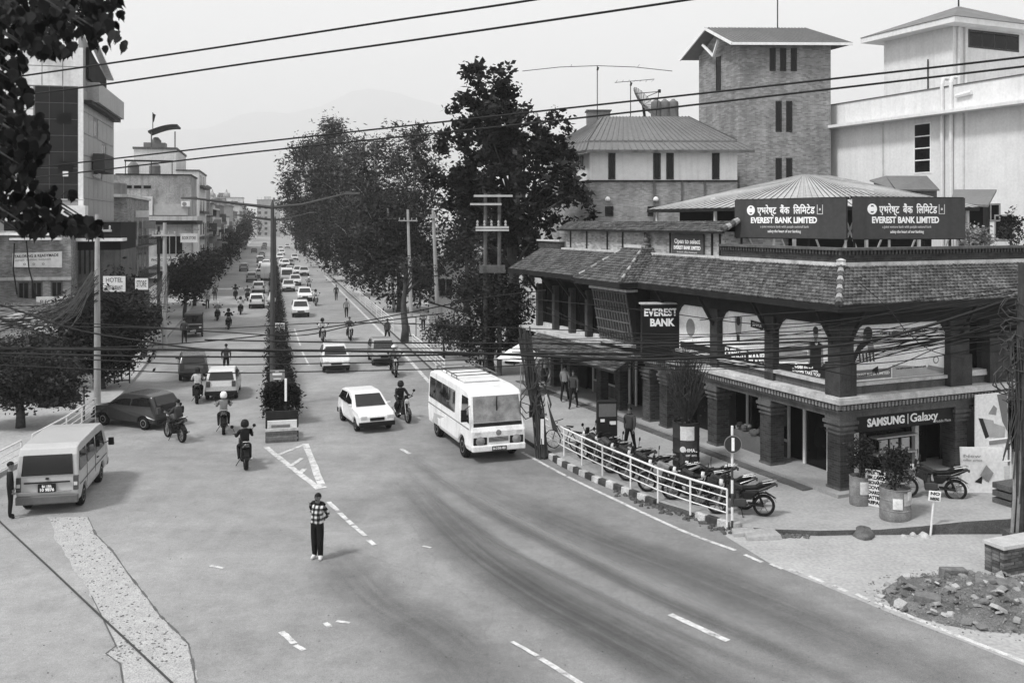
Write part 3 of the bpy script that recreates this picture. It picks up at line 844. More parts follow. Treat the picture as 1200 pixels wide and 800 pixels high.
poly_x(blob(4.08, 4.0, .13, .13), print_mid, y=.2505); poly_x(blob(4.08, 4.0, .085, .085), mat('print_white', .8), y=.247)
place_text('Get a slice of your world', .17, print_dark, p4, (2.65, .075, 4.97), (1, 0, 0), bold=.003, fit=1.9)
place_text('Loan against property  -  simple and quick', .09, print_dark, p4, (3.0, .072, 3.82), (1, 0, 0), fit=1.3)
place_text('EVEREST BANK LIMITED', .12, white_let, p4, (1.32, .072, 3.71), (1, 0, 0), bold=.002, fit=1.5)

# ---- skirt roof
EZ, TZ, OUT, INN = 6.02, 7.12, 0.95, 0.36
def tiles_on(mb, a, b, c, d, rows, tile_w, lift=.03):   # a,b eave ends; d,c top ends
    a, b, c, d = Vector(a), Vector(b), Vector(c), Vector(d)
    nrm = (b - a).cross(d - a).normalized()
    if nrm.z < 0: nrm = -nrm
    for r_ in range(rows):
        t0, t1 = r_ / rows, min(1, (r_ + 1.25) / rows)
        l0, r0, l1, r1 = a.lerp(d, t0), b.lerp(c, t0), a.lerp(d, t1), b.lerp(c, t1)
        L_ = (r0 - l0).length; n_ = max(1, int(L_ / tile_w)); 
        for k in range(n_):
            u0, u1 = k / n_, (k + .96) / n_; um = (u0 + u1) / 2
            j = random.uniform(-.006, .012); h = nrm * (lift + j)
            p0, pm, p1 = l0.lerp(r0, u0) + h, l0.lerp(r0, um) + h * 1.7, l0.lerp(r0, u1) + h
            q0, qm, q1 = l1.lerp(r1, u0) + nrm * .004, l1.lerp(r1, um) + nrm * .016, l1.lerp(r1, u1) + nrm * .004
            o_ = len(mb.v)
            mb.v.extend([tuple(p) for p in (p0, pm, p1, q0, qm, q1, p0 - h, pm - h * 1.7, p1 - h)])
            mb.f.extend([(o_, o_ + 1, o_ + 4, o_ + 3), (o_ + 1, o_ + 2, o_ + 5, o_ + 4), (o_ + 6, o_ + 7, o_ + 1, o_), (o_ + 7, o_ + 8, o_ + 2, o_ + 1)])
            mb.m.extend([0] * 4)
roof_planes = []
B0, B1, BP = 10.4, 14.4, 0.84            # the projecting bay
# street side near, street side far, shop side, bay front, bay flanks : (eave a, eave b, top b, top a)
roof_planes.append([(-OUT, -OUT, EZ), (-OUT, B0, EZ), (INN, B0 + .9, TZ), (INN, INN, TZ)])
roof_planes.append([(-OUT, B1, EZ), (-OUT, Y_END + OUT, EZ), (INN, Y_END - INN, TZ), (INN, B1 - .9, TZ)])
roof_planes.append([(13.6, -OUT, EZ), (-OUT, -OUT, EZ), (INN, INN, TZ), (12.3, INN, TZ)])
roof_planes.append([(-OUT, Y_END + OUT, EZ), (13.6, Y_END + OUT, EZ), (12, Y_END - INN, TZ), (INN, Y_END - INN, TZ)])
xb = -OUT - BP
roof_planes.append([(xb, B0, EZ), (xb, B1, EZ), (INN - .25, B1 - 1.35, TZ + .28), (INN - .25, B0 + 1.35, TZ + .28)])
roof_planes.append([(-OUT + 1.3, B0, EZ), (xb, B0, EZ), (INN - .25, B0 + 1.35, TZ + .28), (INN + .9, B0 + 1.35, TZ + .28)])
roof_planes.append([(xb, B1, EZ), (-OUT + 1.3, B1, EZ), (INN + .9, B1 - 1.35, TZ + .28), (INN - .25, B1 - 1.35, TZ + .28)])
roof_planes.append([(13.6, -OUT, EZ), (12.3, INN, TZ), (12.3, 4, TZ), (13.6, 4, EZ)])
mb = MB()
for p in roof_planes:
    mb.prism(p, (0, 0, -.09))
mb.build('roof_deck', dark_wood, BK)
mb = MB()
for i, p in enumerate(roof_planes[:7]):
    a, b, c, d = [Vector(q) + Vector((0, 0, .004)) for q in p]
    tiles_on(mb, a, b, c, d, 12 if i < 4 else 14, .17)
tag(mb.build('roof_tiles', tile_m, BK), kind='stuff')
mb = MB()                                # dark fascia board below the eave
for a, b in (((-OUT, -OUT), (-OUT, B0)), ((-OUT, B1), (-OUT, Y_END + OUT)), ((-OUT, -OUT), (13.6, -OUT)), ((xb, B0), (xb, B1)), ((-OUT, B0), (xb, B0)), ((-OUT, B1), (xb, B1))):
    mb.bar((a[0] + .03, a[1] + .03, EZ - .13), (b[0] + .03, b[1] + .03, EZ - .13), .05, .16)
mb.build('eaves_board', dark_wood, BK)
ridge_m = mat('ridge_cap', 0.3, var=0.4, scale=5, fine=0.2)
def ridge_caps(a, b, n, r=.1):
    a, b = Vector(a), Vector(b)
    for k in range(n):
        p, q = a.lerp(b, k / n), a.lerp(b, (k + 1.12) / n)
        MB().tube([p, p.lerp(q, .5), q], [r * 1.15, r, r * .85], 8).build('ridge_tile', ridge_m if k % 2 else tile_m, BK)
ridge_caps((-OUT, -OUT, EZ + .05), (INN, INN, TZ + .03), 9)
MB().lathe([(.05, 0), (.17, .05), (.13, .15), (.15, .2), (.02, .26)], 10, (INN, INN, TZ - .02)).build('ridge_knob', plaster_l, BK)
ridge_caps((xb, B0, EZ + .04), (INN - .25, B0 + 1.35, TZ + .3), 9, .06); ridge_caps((xb, B1, EZ + .04), (INN - .25, B1 - 1.35, TZ + .3), 9, .06)
MB().bar((INN - .25, B0 + 1.3, TZ + .33), (INN - .25, B1 - 1.3, TZ + .33), .22, .12).build('ridge_course', plaster_l, BK)
MB().lathe([(.16, 0), (.18, .06), (.09, .12), (.13, .2), (.15, .28), (.07, .36), (.1, .42), (.03, .55), (.0, .62)], 12, (INN + .1, 12.0, TZ + .36)).build('finial', mat('finial_stone', .12), BK)
# parapet with cement flashing, dentils and coping
mb = MB(); mb.box(.30, .42, .30, 6.6, TZ - .03, TZ + .1); mb.box(.42, 13, .30, .42, TZ - .03, TZ + .1); mb.build('flashing', plaster_l, BK)
mb = MB(); mb.box(.36, .6, .36, 6.6, TZ + .1, TZ + .48); mb.box(.6, 13, .36, .6, TZ + .1, TZ + .48); mb.build('parapet', brick_d, BK)
mb = MB(); mb.box(.24, .7, .24, 6.6, TZ + .48, TZ + .56); mb.box(.7, 13, .24, .7, TZ + .48, TZ + .56); mb.build('coping', plaster_d, BK)
mb = MB()
y = .3
while y < 6.5: mb.box(.27, .358, y, y + .07, TZ + .34, TZ + .478); y += .15
x = .45
while x < 12.9: mb.box(x, x + .07, .27, .358, TZ + .34, TZ + .478); x += .15
tag(mb.build('dentils', mat('dentil_dark', 0.06, var=0.4, scale=4), BK), kind='stuff')
MB().box(.36, .6, 20.0, Y_END, TZ, TZ + .38).build('parapet', brick_d, BK)
MB().box(.28, .68, 19.98, Y_END + .05, TZ + .38, TZ + .46).build('coping', plaster_l, BK)

# ---- penthouse wall with tiled coping, dark pilasters and a sign
MB().box(.62, 4, 6.7, 19.9, 7.0, 8.12).build('penthouse_wall', brick_l, BK)
for y in (6.95, 8.0 - .55, 10.35, 12.3, 14.2, 15.6, 17.6, 19.3):
    MB().box(.585, .66, y, y + .1, 7.1, 8.11).build('pilaster', dark_wood, BK)
mb = MB(); pl = [[(.25, 6.4, 8.12), (.25, 20.2, 8.12), (1.0, 20.2, 8.52), (1.0, 6.4, 8.52)], [(1.75, 20.2, 8.12), (1.75, 6.4, 8.12), (1.0, 6.4, 8.52), (1.0, 20.2, 8.52)]]
for p in pl: mb.prism(p, (0, 0, -.07))
mb.build('penthouse_roof', dark_wood, BK)
mb = MB(); tiles_on(mb, *[Vector(q) + Vector((0, 0, .004)) for q in pl[0]], 6, .2); tag(mb.build('penthouse_tiles', tile_m, BK), kind='stuff')
ridge_caps((.3, 6.42, 8.2), (1.0, 6.42, 8.56), 4, .12)
mb = MB(); mb.box(.36, .614, 6.7, 19.9, TZ - .03, TZ + .09); mb.build('flashing', plaster_l, BK)
sg = MB().box(.52, .58, 7.97, 10.17, 7.16, 8.02).build('wall_sign', mat('sign_grey', .07, rough=.4), BK)
place_text('Open to select', .26, white_let, sg, (.516, 9.07, 7.72), (0, -1, 0), bold=.008, fit=1.8)
place_text('EVEREST BANK LIMITED', .2, white_let, sg, (.516, 9.07, 7.46), (0, -1, 0), bold=.004, fit=1.85)
place_text('branch office lazimpat', .1, grey_let, sg, (.516, 9.07, 7.29), (0, -1, 0), fit=1.4)

# ---- far part of the street front: terrace, posts, lattice bay, tiled canopy
MB().box(-.75, .5, 11.0, Y_END, 2.95, 3.1).build('terrace_slab', plaster_l, BK)
mb = MB(); cp = [(-1.6, 11.2, 2.35), (-1.6, 20.6, 2.35), (-.7, 20.2, 2.98), (-.7, 11.0, 2.98)]
mb.prism(cp, (0, 0, -.07)); mb.build('canopy_deck', dark_wood, BK)
mb = MB(); tiles_on(mb, *[Vector(q) + Vector((0, 0, .004)) for q in cp], 7, .18); tag(mb.build('canopy_tiles', tile_m, BK), kind='stuff')
for y in (14.8, 16.5, 18.2, 20.0, 21.9):
    pier(.02, .3, y, y + .26, zs=3.1, nm='post', lower=False)
    MB().bar((.05, y + .13, 4.9), (-.75, y + .13, 5.9), .09, .12).build('roof_strut', dark_wood, BK)
for y0, y1 in ((15.1, 16.45), (16.8, 18.15), (18.5, 19.95), (20.3, 21.85)):
    MB().box(.42, .46, y0, y1, 3.2, 5.2).build('window', glass_d, BK)
    MB().box(.3, .42, y0, y1, 3.1, 3.28).build('window_sill', plaster_l, BK)
# bay with slanted timber lattice
MB().box(-.72, .56, 10.95, 13.9, 3.05, 5.9).build('bay_wall', dark_wood, BK)
MB().box(-1.25, -.7, 10.8, 14.0, 5.62, 5.72).build('bay_ledge', plaster_l, BK)
lat = mat('lattice_timber', 0.11, var=0.3, scale=4)
for k in range(13):
    y = 11.0 + k * .23
    MB().bar((-.80, y, 3.45), (-1.18, y, 5.6), .06, .06).build('lattice_slat', lat, BK)
for k in range(6):
    t = k / 5; z = 3.5 + 2.05 * t; x = -.82 - .36 * t
    MB().bar((x, 10.95, z), (x, 13.85, z), .04, .05).build('lattice_slat', lat, BK)
MB().box(-.95, -.72, 10.9, 13.95, 3.3, 3.44).build('bay_sill', plaster_l, BK)
pier(-.15, .45, 10.3, 10.9, lower=False)

# ---- projecting black sign box
vs = thing('projecting_sign', 'black upright sign box reading EVEREST BANK on the facade', 'sign', bk(-.6, 9.3, 3.0), 0.12)
MB().box(-.75, .75, -.12, .12, .0, 2.25).build('sign_box', mat('sign_black', .012, rough=.3), vs)
MB().box(-.8, .8, -.2, .2, 2.25, 2.31).build('sign_cap', plaster_l, vs)
for z in (.4, 1.9): MB().box(.75, 1.1, -.03, .03, z, z + .06).build('wall_bracket', dark_wood, vs)
place_text('EVEREST', .40, white_let, vs, (0.0, -.125, 1.92), (1, 0, 0), bold=.014, fit=1.35)
place_text('BANK', .40, white_let, vs, (0.05, -.125, 1.52), (1, 0, 0), bold=.018, fit=1.0)

# ---- two hoardings on the terrace
hoard = mat('hoarding_grey', 0.055, rough=.55, var=.12, scale=.6, streak=.2)
def hoarding(p0, p1, z0, z1, label, tx):
    p0, p1 = Vector(p0), Vector(p1); d = p1 - p0; W = d.length
    t = thing('hoarding', label, 'billboard', (p0.x, p0.y, 7.12), math.atan2(d.y, d.x), 'bank hoardings on the roof terrace')
    b0, b1 = z0 - 7.12, z1 - 7.12
    pn = MB().box(0, W, -.05, .05, b0, b1).build('panel', hoard, t)
    mb = MB(); mb.box(-.03, W + .03, .052, .12, b1 - .06, b1 + .03); mb.box(-.03, W + .03, .052, .12, b0 - .03, b0 + .05); mb.build('frame', dark_wood, t)
    for k in range(4):
        x = .15 + (W - .3) * k / 3
        MB().bar((x, .16, 0), (x, .16, b1 - .1), .06).build('post', alu if k % 2 else dark_wood, t)
        MB().bar((x, 1.1, 0.01), (x, .2, b0 + .6), .05).build('brace', alu, t)
    c = W * tx; h = b1 - b0
    place_text('\u090f\u092d\u0930\u0947\u0937\u094d\u091f  \u092c\u0948\u0902\u0915  \u093f\u0932\u093f\u092e\u091f\u0947\u0921', h * .26, white_let, pn, (c + .05, -.054, b0 + h * .70), (1, 0, 0), bold=.006, fit=W * .52)
    place_text('EVEREST BANK LIMITED', h * .21, white_let, pn, (c - .05, -.054, b0 + h * .45), (1, 0, 0), bold=.010, fit=W * .60)
    place_text('a joint venture bank with punjab national bank', h * .09, grey_let, pn, (c, -.054, b0 + h * .29), (1, 0, 0), fit=W * .44)
    place_text('safety the heart of our banking', h * .1, white_let, pn, (c, -.054, b0 + h * .17), (1, 0, 0), fit=W * .30)
    lx = c - W * .31; lz = b0 + h * .72; r = h * .13      # the round emblem
    mb = MB()
    for ro, ri in ((r, r * .72), (r * .45, 0.0)):
        n_ = 20
        for k in range(n_):
            a0, a1 = 2 * math.pi * k / n_, 2 * math.pi * (k + 1) / n_
            mb.prism([(lx + ri * math.cos(a0), -.054, lz + ri * math.sin(a0)), (lx + ro * math.cos(a0), -.054, lz + ro * math.sin(a0)), (lx + ro * math.cos(a1), -.054, lz + ro * math.sin(a1)), (lx + ri * math.cos(a1), -.054, lz + ri * math.sin(a1))], (0, -.003, 0))
    for sx in (-1, 1):
        mb.prism([(lx + sx * r * .3, -.058, lz + r * .7), (lx + sx * r * .75, -.058, lz + r * .45), (lx + sx * r * .75, -.058, lz - r * .45), (lx + sx * r * .3, -.058, lz - r * .7)], (0, -.002, 0))
    mb.build('emblem', white_let, pn)
    mb = MB(); ex = c + W * .315; e = h * .12
    mb.box(ex - e * .7, ex - e * .55, -.057, -.052, lz - e, lz + e); mb.box(ex + e * .55, ex + e * .7, -.057, -.052, lz - e, lz + e)
    mb.box(ex - e * .55, ex + e * .55, -.057, -.052, lz - e, lz - e * .85); mb.box(ex - e * .2, ex + e * .2, -.057, -.052, lz - e * .2, lz + e * .25)
    mb.build('emblem', grey_let, pn)
    return t
hoarding((8.44, 35.75), (11.32, 32.02), 7.92, 9.32, 'dark bank hoarding nearer the brick tower, set at an angle', .47)
hoarding((11.52, 32.0), (15.75, 33.0), 7.92, 9.33, 'dark bank hoarding facing the street, beside the white building', .47)
# clutter under the hoardings
for i, (x, y, w, d, h) in enumerate(((1.3, 1.6, 1.6, .5, .25), (2.4, 1.4, .8, .4, .3), (1.2, 3.6, .4, 1.2, .28), (3.6, 1.3, 1.4, .4, .2))):
    p = bk(x, y, 7.12); o = MB().hexa([(0, 0, 0), (w, .1, 0), (w, d, 0), (.1, d, 0)], [(.1, .05, h), (w * .8, .1, h * .5), (w * .9, d * .8, h * .8), (.2, d * .7, h)]).build('scrap_sheet', mat('scrap_pale', .45, var=.4, scale=3), loc=p, bevel=.02)
    o.rotation_euler = (0, 0, BK_A)
    tag(o, ['crumpled pale sheet lying under the hoarding beside the white building', 'small pale scrap under the middle of the hoardings', 'pale sheet under the hoarding near the penthouse', 'flat pale scrap behind the parapet toward the white building'][i], 'scrap', 'scrap on the roof terrace')

# ---- low metal roof behind the hoardings
SH = thing('rooftop_shed', 'low shed with pale sheet metal hip roof behind the hoardings', 'shed', bk(3.0, 7.2, 7.12), BK_A)
met = mat('sheet_metal', 0.36, rough=.5, var=.2, scale=.8, streak=.0, fine=.15)
e0, e1 = 9.08 - 7.12, 10.5 - 7.12
ev = [(-.5, -2.2, e0), (8.2, -2.8, e0), (8.2, 9, e0), (-.5, 8, e0)]
ra, rb = (3.6, 2.2, e1), (5.6, 2.6, e1)
def corr(mb, a, b, c, d, n):             # ribbed sheet between eave a-b and ridge d-c
    a, b, c, d = map(Vector, (a, b, c, d))
    for k in range(n):
        u0, u1 = k / n, (k + 1) / n; nr = Vector((0, 0, .035 if k % 2 else 0))
        mb.quad(a.lerp(b, u0) + nr, a.lerp(b, u1) + nr, d.lerp(c, u1) + nr, d.lerp(c, u0) + nr)
mb = MB(); corr(mb, ev[0], ev[1], rb, ra, 50); mb.build('roof_sheet', met, SH)
mb = MB(); corr(mb, ev[3], ev[0], ra, ra, 40); mb.build('roof_sheet', met, SH)
mb = MB(); corr(mb, ev[1], ev[2], rb, rb, 40); mb.build('roof_sheet', met, SH)
mb = MB(); corr(mb, ev[2], ev[3], ra, rb, 40); mb.build('roof_sheet', met, SH)
mb = MB()
for a, b in zip(ev, ev[1:] + ev[:1]): mb.bar(Vector(a) - Vector((0, 0, .07)), Vector(b) - Vector((0, 0, .07)), .06, .14)
mb.build('gutter', dark_wood, SH)
MB().box(.6, 7.6, -1.0, 7, 0, e0 - .1).build('shed_wall', dark_room, SH)
for x, y in ((-.3, -1.9), (3, -2.1), (5.5, -2.3), (7.9, -2.5), (-.3, 3), (-.3, 7.5)): MB().bar((x, y, 0), (x, y, e0), .1).build('post', alu, SH)
# ------------------------------------------------------------------ buildings behind the bank
win_glass, win_frame = glass_mat('window_glass', 0.008, .12), mat('window_frame_grey', 0.25, var=.2)
def window(parent, org, ux, w, h, frame=.06, cols=1, rows=1, m_glass=None, m_frame=None, depth=.12, sill=False, nrm=None):
    """a framed window as a part with pane sub-parts; org = lower corner, ux = unit direction along the wall"""
    org, ux = Vector(org), Vector(ux).normalized(); up = Vector((0, 0, 1))
    n = Vector(nrm).normalized() if nrm else ux.cross(up).normalized()
    def bx(mb, a0, a1, z0, z1, d0, d1):
        q = lambda a, d, z: org + ux * a + n * d + up * z
        mb.hexa([q(a0, d1, z0), q(a1, d1, z0), q(a1, d0, z0), q(a0, d0, z0)], [q(a0, d1, z1), q(a1, d1, z1), q(a1, d0, z1), q(a0, d0, z1)])
    mb = MB()
    bx(mb, -frame, w + frame, -frame, 0, -depth, .03); bx(mb, -frame, w + frame, h, h + frame, -depth, .03)
    bx(mb, -frame, 0, 0, h, -depth, .03); bx(mb, w, w + frame, 0, h, -depth, .03)
    for c in range(1, cols): bx(mb, w * c / cols - frame * .4, w * c / cols + frame * .4, 0, h, -depth, .02)
    for r_ in range(1, rows): bx(mb, 0, w, h * r_ / rows - frame * .4, h * r_ / rows + frame * .4, -depth, .015)
    if sill: bx(mb, -frame - .08, w + frame + .08, -frame - .08, -frame, -depth, .14)
    o = mb.build('window', m_frame or win_frame, parent)
    for c in range(cols):
        for r_ in range(rows):
            p = MB(); bx(p, w * c / cols + .01, w * (c + 1) / cols - .01, h * r_ / rows + .01, h * (r_ + 1) / rows - .01, .001, .012); p.build('pane', m_glass or win_glass, o)
    return o
def slot(parent, org, ux, w, h, m=None):  # slim dark window slit, a shallow lining and its pane
    return window(parent, org, ux, w, h, frame=.05, m_frame=m or dark_wood, depth=.1)

# --- brick stair tower
A1 = math.atan2(4.6, -1.7) - math.pi / 2   # left face direction
TWc, TWl = Vector((14.43, 60.0, 0)), Vector((12.75, 64.6, 0))
tower = thing('brick_tower', 'tall brick stair tower with gabled metal roof and slit windows', 'tower', TWc)
tb = brick_mat('tower_brick', 0.225, 0.27, bw=.24, bh=.085, var=.3, dirt=.28)
ux_, uy_ = Vector((1, 0.02, 0)).normalized(), (TWl - TWc).normalized()
W1, W2, TH = 5.8, 4.9, 19.75
def tw(a, b, z): return ux_ * a + uy_ * b + Vector((0, 0, z))
mb = MB(); mb.hexa([tw(0, 0, 0), tw(W1, 0, 0), tw(W1, W2, 0), tw(0, W2, 0)], [tw(0, 0, TH), tw(W1, 0, TH), tw(W1, W2, TH), tw(0, W2, TH)]); mb.build('wall', tb, tower)
for x_ in (0, W1 - .2): MB().prism([tw(x_, 0, TH), tw(x_, W2, TH), tw(x_, W2 / 2, TH + 1.35)], ux_ * .2).build('gable', tb, tower)
rsheet = mat('roof_sheet_grey', 0.15, rough=.5, var=.12, scale=.4)
mb = MB(); e = .75
ra_, rb_ = tw(-.9, W2 / 2, TH + 1.5), tw(W1 + .9 - 1.0, W2 / 2, TH + 1.5)
def ribs(mb, a, b, c, d, n, th=.08):
    a, b, c, d = map(Vector, (a, b, c, d))
    mb.prism([a, b, c, d], (0, 0, -th))
    for k in range(n + 1):
        t = k / n; mb.bar(a.lerp(b, t) + Vector((0, 0, .02)), d.lerp(c, t) + Vector((0, 0, .02)), .05, .05)
ribs(mb, tw(-.9, -e, TH - .05), tw(W1 + .9, -e, TH - .05), rb_, ra_, 30); ribs(mb, tw(W1 + .9, W2 + e, TH - .05), tw(-.9, W2 + e, TH - .05), ra_, rb_, 20)
ribs(mb, tw(W1 + .9, -e, TH - .05), tw(W1 + .9, W2 + e, TH - .05), rb_, rb_ + Vector((.01, 0, 0)), 8)
mb.build('roof', rsheet, tower)
mb = MB(); mb.bar(tw(-.93, -e, TH - .1), tw(W1 + .9, -e, TH - .1), .08, .16); mb.bar(tw(-.93, -e, TH - .1), ra_ - Vector((0, 0, .06)), .08, .18); mb.bar(tw(-.93, W2 + e, TH - .1), ra_ - Vector((0, 0, .06)), .08, .18); mb.build('fascia', wht, tower)
for s_ in (-1, 1): MB().bar(tw(-.35, W2 / 2, TH - .35), tw(-.55, W2 / 2 + s_ * .95, TH + .55), .14, .14).build('gable_strut', wht, tower)
slot(tower, tw(0, W2 / 2 + .22, TH - 2.65) - ux_ * .005, -uy_, .45, 2.2)
for x in (1.95, 2.62, 3.3): slot(tower, tw(x, 0, TH - 1.65), ux_, .28, 1.35)
for x in (2.33, 3.0):
    slot(tower, tw(x, 0, TH - 5.5), ux_, .28, 1.85); slot(tower, tw(x, 0, TH - 9.1), ux_, .28, 1.85)
MB().tube([tw(3.9, W2 / 2, TH + 1.4), tw(3.9, W2 / 2, TH + 4.2)], .04, 6).build('lightning_rod', dark_wood, tower)

# --- hip-roofed block beside the tower
blk = thing('brick_block', 'brick block with white upper band and grey hip roof beside the tower', 'building', (4.75, 58, 0))
by = Vector((-.36, .93, 0)).normalized()
def bl(a, b, z): return Vector((a, 0, z)) + by * b
WB = 9.05
mb = MB(); mb.hexa([bl(0, 0, 0), bl(WB, 0, 0), bl(WB, 7, 0), bl(0, 7, 0)], [bl(0, 0, 11.0), bl(WB, 0, 11.0), bl(WB, 7, 11.0), bl(0, 7, 11.0)]); mb.build('wall', brick_mat('block_brick', 0.26, 0.3, var=.25, dirt=.25), blk)
mb = MB(); mb.hexa([bl(.0, .01, 11), bl(WB, .01, 11), bl(WB, 7, 11), bl(0, 7, 11)], [bl(0, .01, 12.75), bl(WB, .01, 12.75), bl(WB, 7, 12.75), bl(0, 7, 12.75)]); mb.build('upper_wall', wht, blk)
mb = MB(); mb.bar(bl(-.02, -.03, 11.0), bl(WB, -.03, 11.0), .08, .1); mb.bar(bl(-.03, 0, 11.0), bl(-.03, 7, 11.0), .08, .1); mb.build('string_course', dark_wood, blk)
mb = MB(); r0, r1 = bl(2.2, 3.0, 15.25), bl(WB - 1.4, 3.0, 15.25)
m0, m1 = bl(.25, .2, 13.6), bl(WB - .1, .2, 13.6)
ribs(mb, bl(-.6, -.9, 12.85), bl(WB + .5, -.9, 12.85), bl(WB + .05, .25, 13.45), bl(.05, .25, 13.45), 26)
ribs(mb, bl(.0, .15, 13.5), bl(WB + .05, .15, 13.5), r1, r0, 26); ribs(mb, bl(.0, 6.5, 13.5), bl(.0, .15, 13.5), r0, r0 + Vector((0, .01, 0)), 14)
ribs(mb, bl(-.6, 7.2, 12.85), bl(-.6, -.9, 12.85), bl(.05, .25, 13.45), bl(.05, 7, 13.45), 14); ribs(mb, bl(WB + .05, .15, 13.5), bl(WB + .05, 6.5, 13.5), r1 + Vector((0, .01, 0)), r1, 8)
mb.build('roof', rsheet, blk)
mb = MB(); mb.bar(bl(-.6, -.93, 12.75), bl(WB + .5, -.93, 12.75), .08, .16); mb.bar(bl(-.63, -.9, 12.75), bl(-.63, 7, 12.75), .08, .16); mb.build('fascia', plaster_d, blk)
for x, w in ((1.2, .33), (3.95, .35), (4.75, .35), (7.55, .35)): slot(blk, bl(x, 0, 11.15) - Vector((0, .005, 0)), (1, 0, 0), w, 1.5)
for b_ in (1.2, 1.8): slot(blk, bl(0, b_, 12.0) - Vector((.005, 0, 0)), -by, .25, .55)
for x in (1.0, 3.6, 7.9): slot(blk, bl(x, 0, 8.9) - Vector((0, .005, 0)), (1, 0, 0), .4, .5)
for x in (1.05, 4.0, 7.5): MB().lathe([(.0, 0), (.15, .05), (.17, .15), (.1, .26), (0, .3)], 10, tuple(bl(x, -.12, 9.75))).build('wall_lamp', wht, blk)
for x in (3.9, 7.0, 5.6): MB().box(x, x + .12, -.08, 0, 3, 11.0).build('downpipe', plaster_d, blk)

# rooftop things on the block
def on_block(px, py, D): return wp(px, py, D)
dish = thing('satellite_dish', 'large mesh satellite dish tilted on the hip roof', 'dish', wp(757, 138, 62))
c_ = Vector((0, 0, 1.0)); ax = Vector((.70, -.42, .58)).normalized(); s1 = ax.cross(Vector((0, 0, 1))).normalized(); s2 = s1.cross(ax)
V, Fc = [], []
nr_, na_ = 6, 24
for i in range(nr_ + 1):
    r = 1.25 * i / nr_
    for j in range(na_):
        a = 2 * math.pi * j / na_; V.append(c_ + s1 * r * math.cos(a) + s2 * r * math.sin(a) + ax * (.28 * (i / nr_) ** 2 - .25))
dish_m = mat('dish_grey', .16, rough=.5, var=.2, scale=4); dish_m.node_tree.nodes['Principled BSDF'].inputs['Alpha'].default_value = .35   # open wire mesh
mesh_m = mat('dish_mesh', 0.12, rough=.5, var=.3, scale=5)
mb = MB()
for j in range(na_): mb.tube([V[i * na_ + j] for i in range(nr_ + 1)], .022, 4)
mb.build('dish_ribs', mesh_m, dish)
mb = MB()
mb.add(V, [(i * na_ + j, i * na_ + (j + 1) % na_, (i + 1) * na_ + (j + 1) % na_, (i + 1) * na_ + j) for i in range(nr_) for j in range(na_)]); mb.build('reflector', dish_m, dish, smooth=True)
mb = MB()
for k in range(3):
    a = k * 2.094 + .5; mb.tube([c_ + s1 * 1.2 * math.cos(a) + s2 * 1.2 * math.sin(a), c_ + ax * 1.1], .025, 5)
mb.lathe([(.0, -.1), (.1, -.1), (.1, .1), (0, .12)], 8, tuple(c_ + ax * 1.15)); mb.build('feed_arm', dark_wood, dish)
MB().tube([(0, 0, -.6), c_ - ax * .25], .09, 8).build('mast', dark_wood, dish)
tank_m = mat('tank_dark', .16, rough=.5, var=.15)
for i, (px, lab) in enumerate(((769, 'grey water tank on the roof, next to the satellite dish'), (779, 'grey water tank on the roof, middle of three'), (789, 'grey water tank on the roof, nearest the brick tower'))):
    t = MB(); t.lathe([(.02, 0), (.34, 0), (.36, .1), (.34, .5), (.36, .55), (.34, .9), (.33, 1.0), (.12, 1.15), (.1, 1.2), (.0, 1.2)], 14)
    tag(t.build('water_tank', tank_m, loc=wp(px, 137.5, 62.5), smooth=40), lab, 'water tank', 'water tanks on the hip roof')
tag(MB().box(-.75, .75, -.6, .6, -.9, .5).box(-.85, .85, -.7, .7, .5, .58).build('roof_hatch', mat('hatch_grey', .2, streak=.3), loc=wp(701, 140, 63), bevel=.03), 'square grey hatch box at the end of the hip roof', 'roof hatch')
def antenna(base, h, label, elems, L_, droop=0):
    t = thing('antenna', label, 'antenna', base)
    MB().tube([(0, 0, -.5), (0, 0, h)], .03, 5).build('mast', dark_wood, t)
    mb = MB()
    if droop: mb.tube([(-L_, 0, h - droop), (-L_ * .5, 0, h - droop * .25), (0, 0, h), (L_ * .5, 0, h - droop * .25), (L_, 0, h - droop)], .022, 4)
    else: mb.tube([(-L_ * .4, .0, h - .1), (L_ * .6, 0, h + .12)], .02, 4)
    mb.build('boom', dark_wood, t)
    mb = MB()
    for k in range(elems):
        x = -L_ * .35 + L_ * .9 * k / max(1, elems - 1); mb.tube([(x, -.45, h), (x, .45, h)], .012, 4)
    mb.tube([(0, 0, h - .3), (.06, 0, h - .1)], .07, 6); mb.build('elements', dark_wood, t)
    return t
antenna(wp(700, 139, 62), 3.45, 'tall antenna mast with long drooping wire arms on the hip roof', 2, 4.9, .35)
antenna(wp(739, 139, 62), 2.45, 'small television aerial beside the satellite dish', 7, 2.6)
MB()  # spacer

# --- white building on the right
wb = thing('white_building', 'large white plastered building with pipes and hip roofed stair head', 'building', (20.2, 62.0, 0), BK_A)
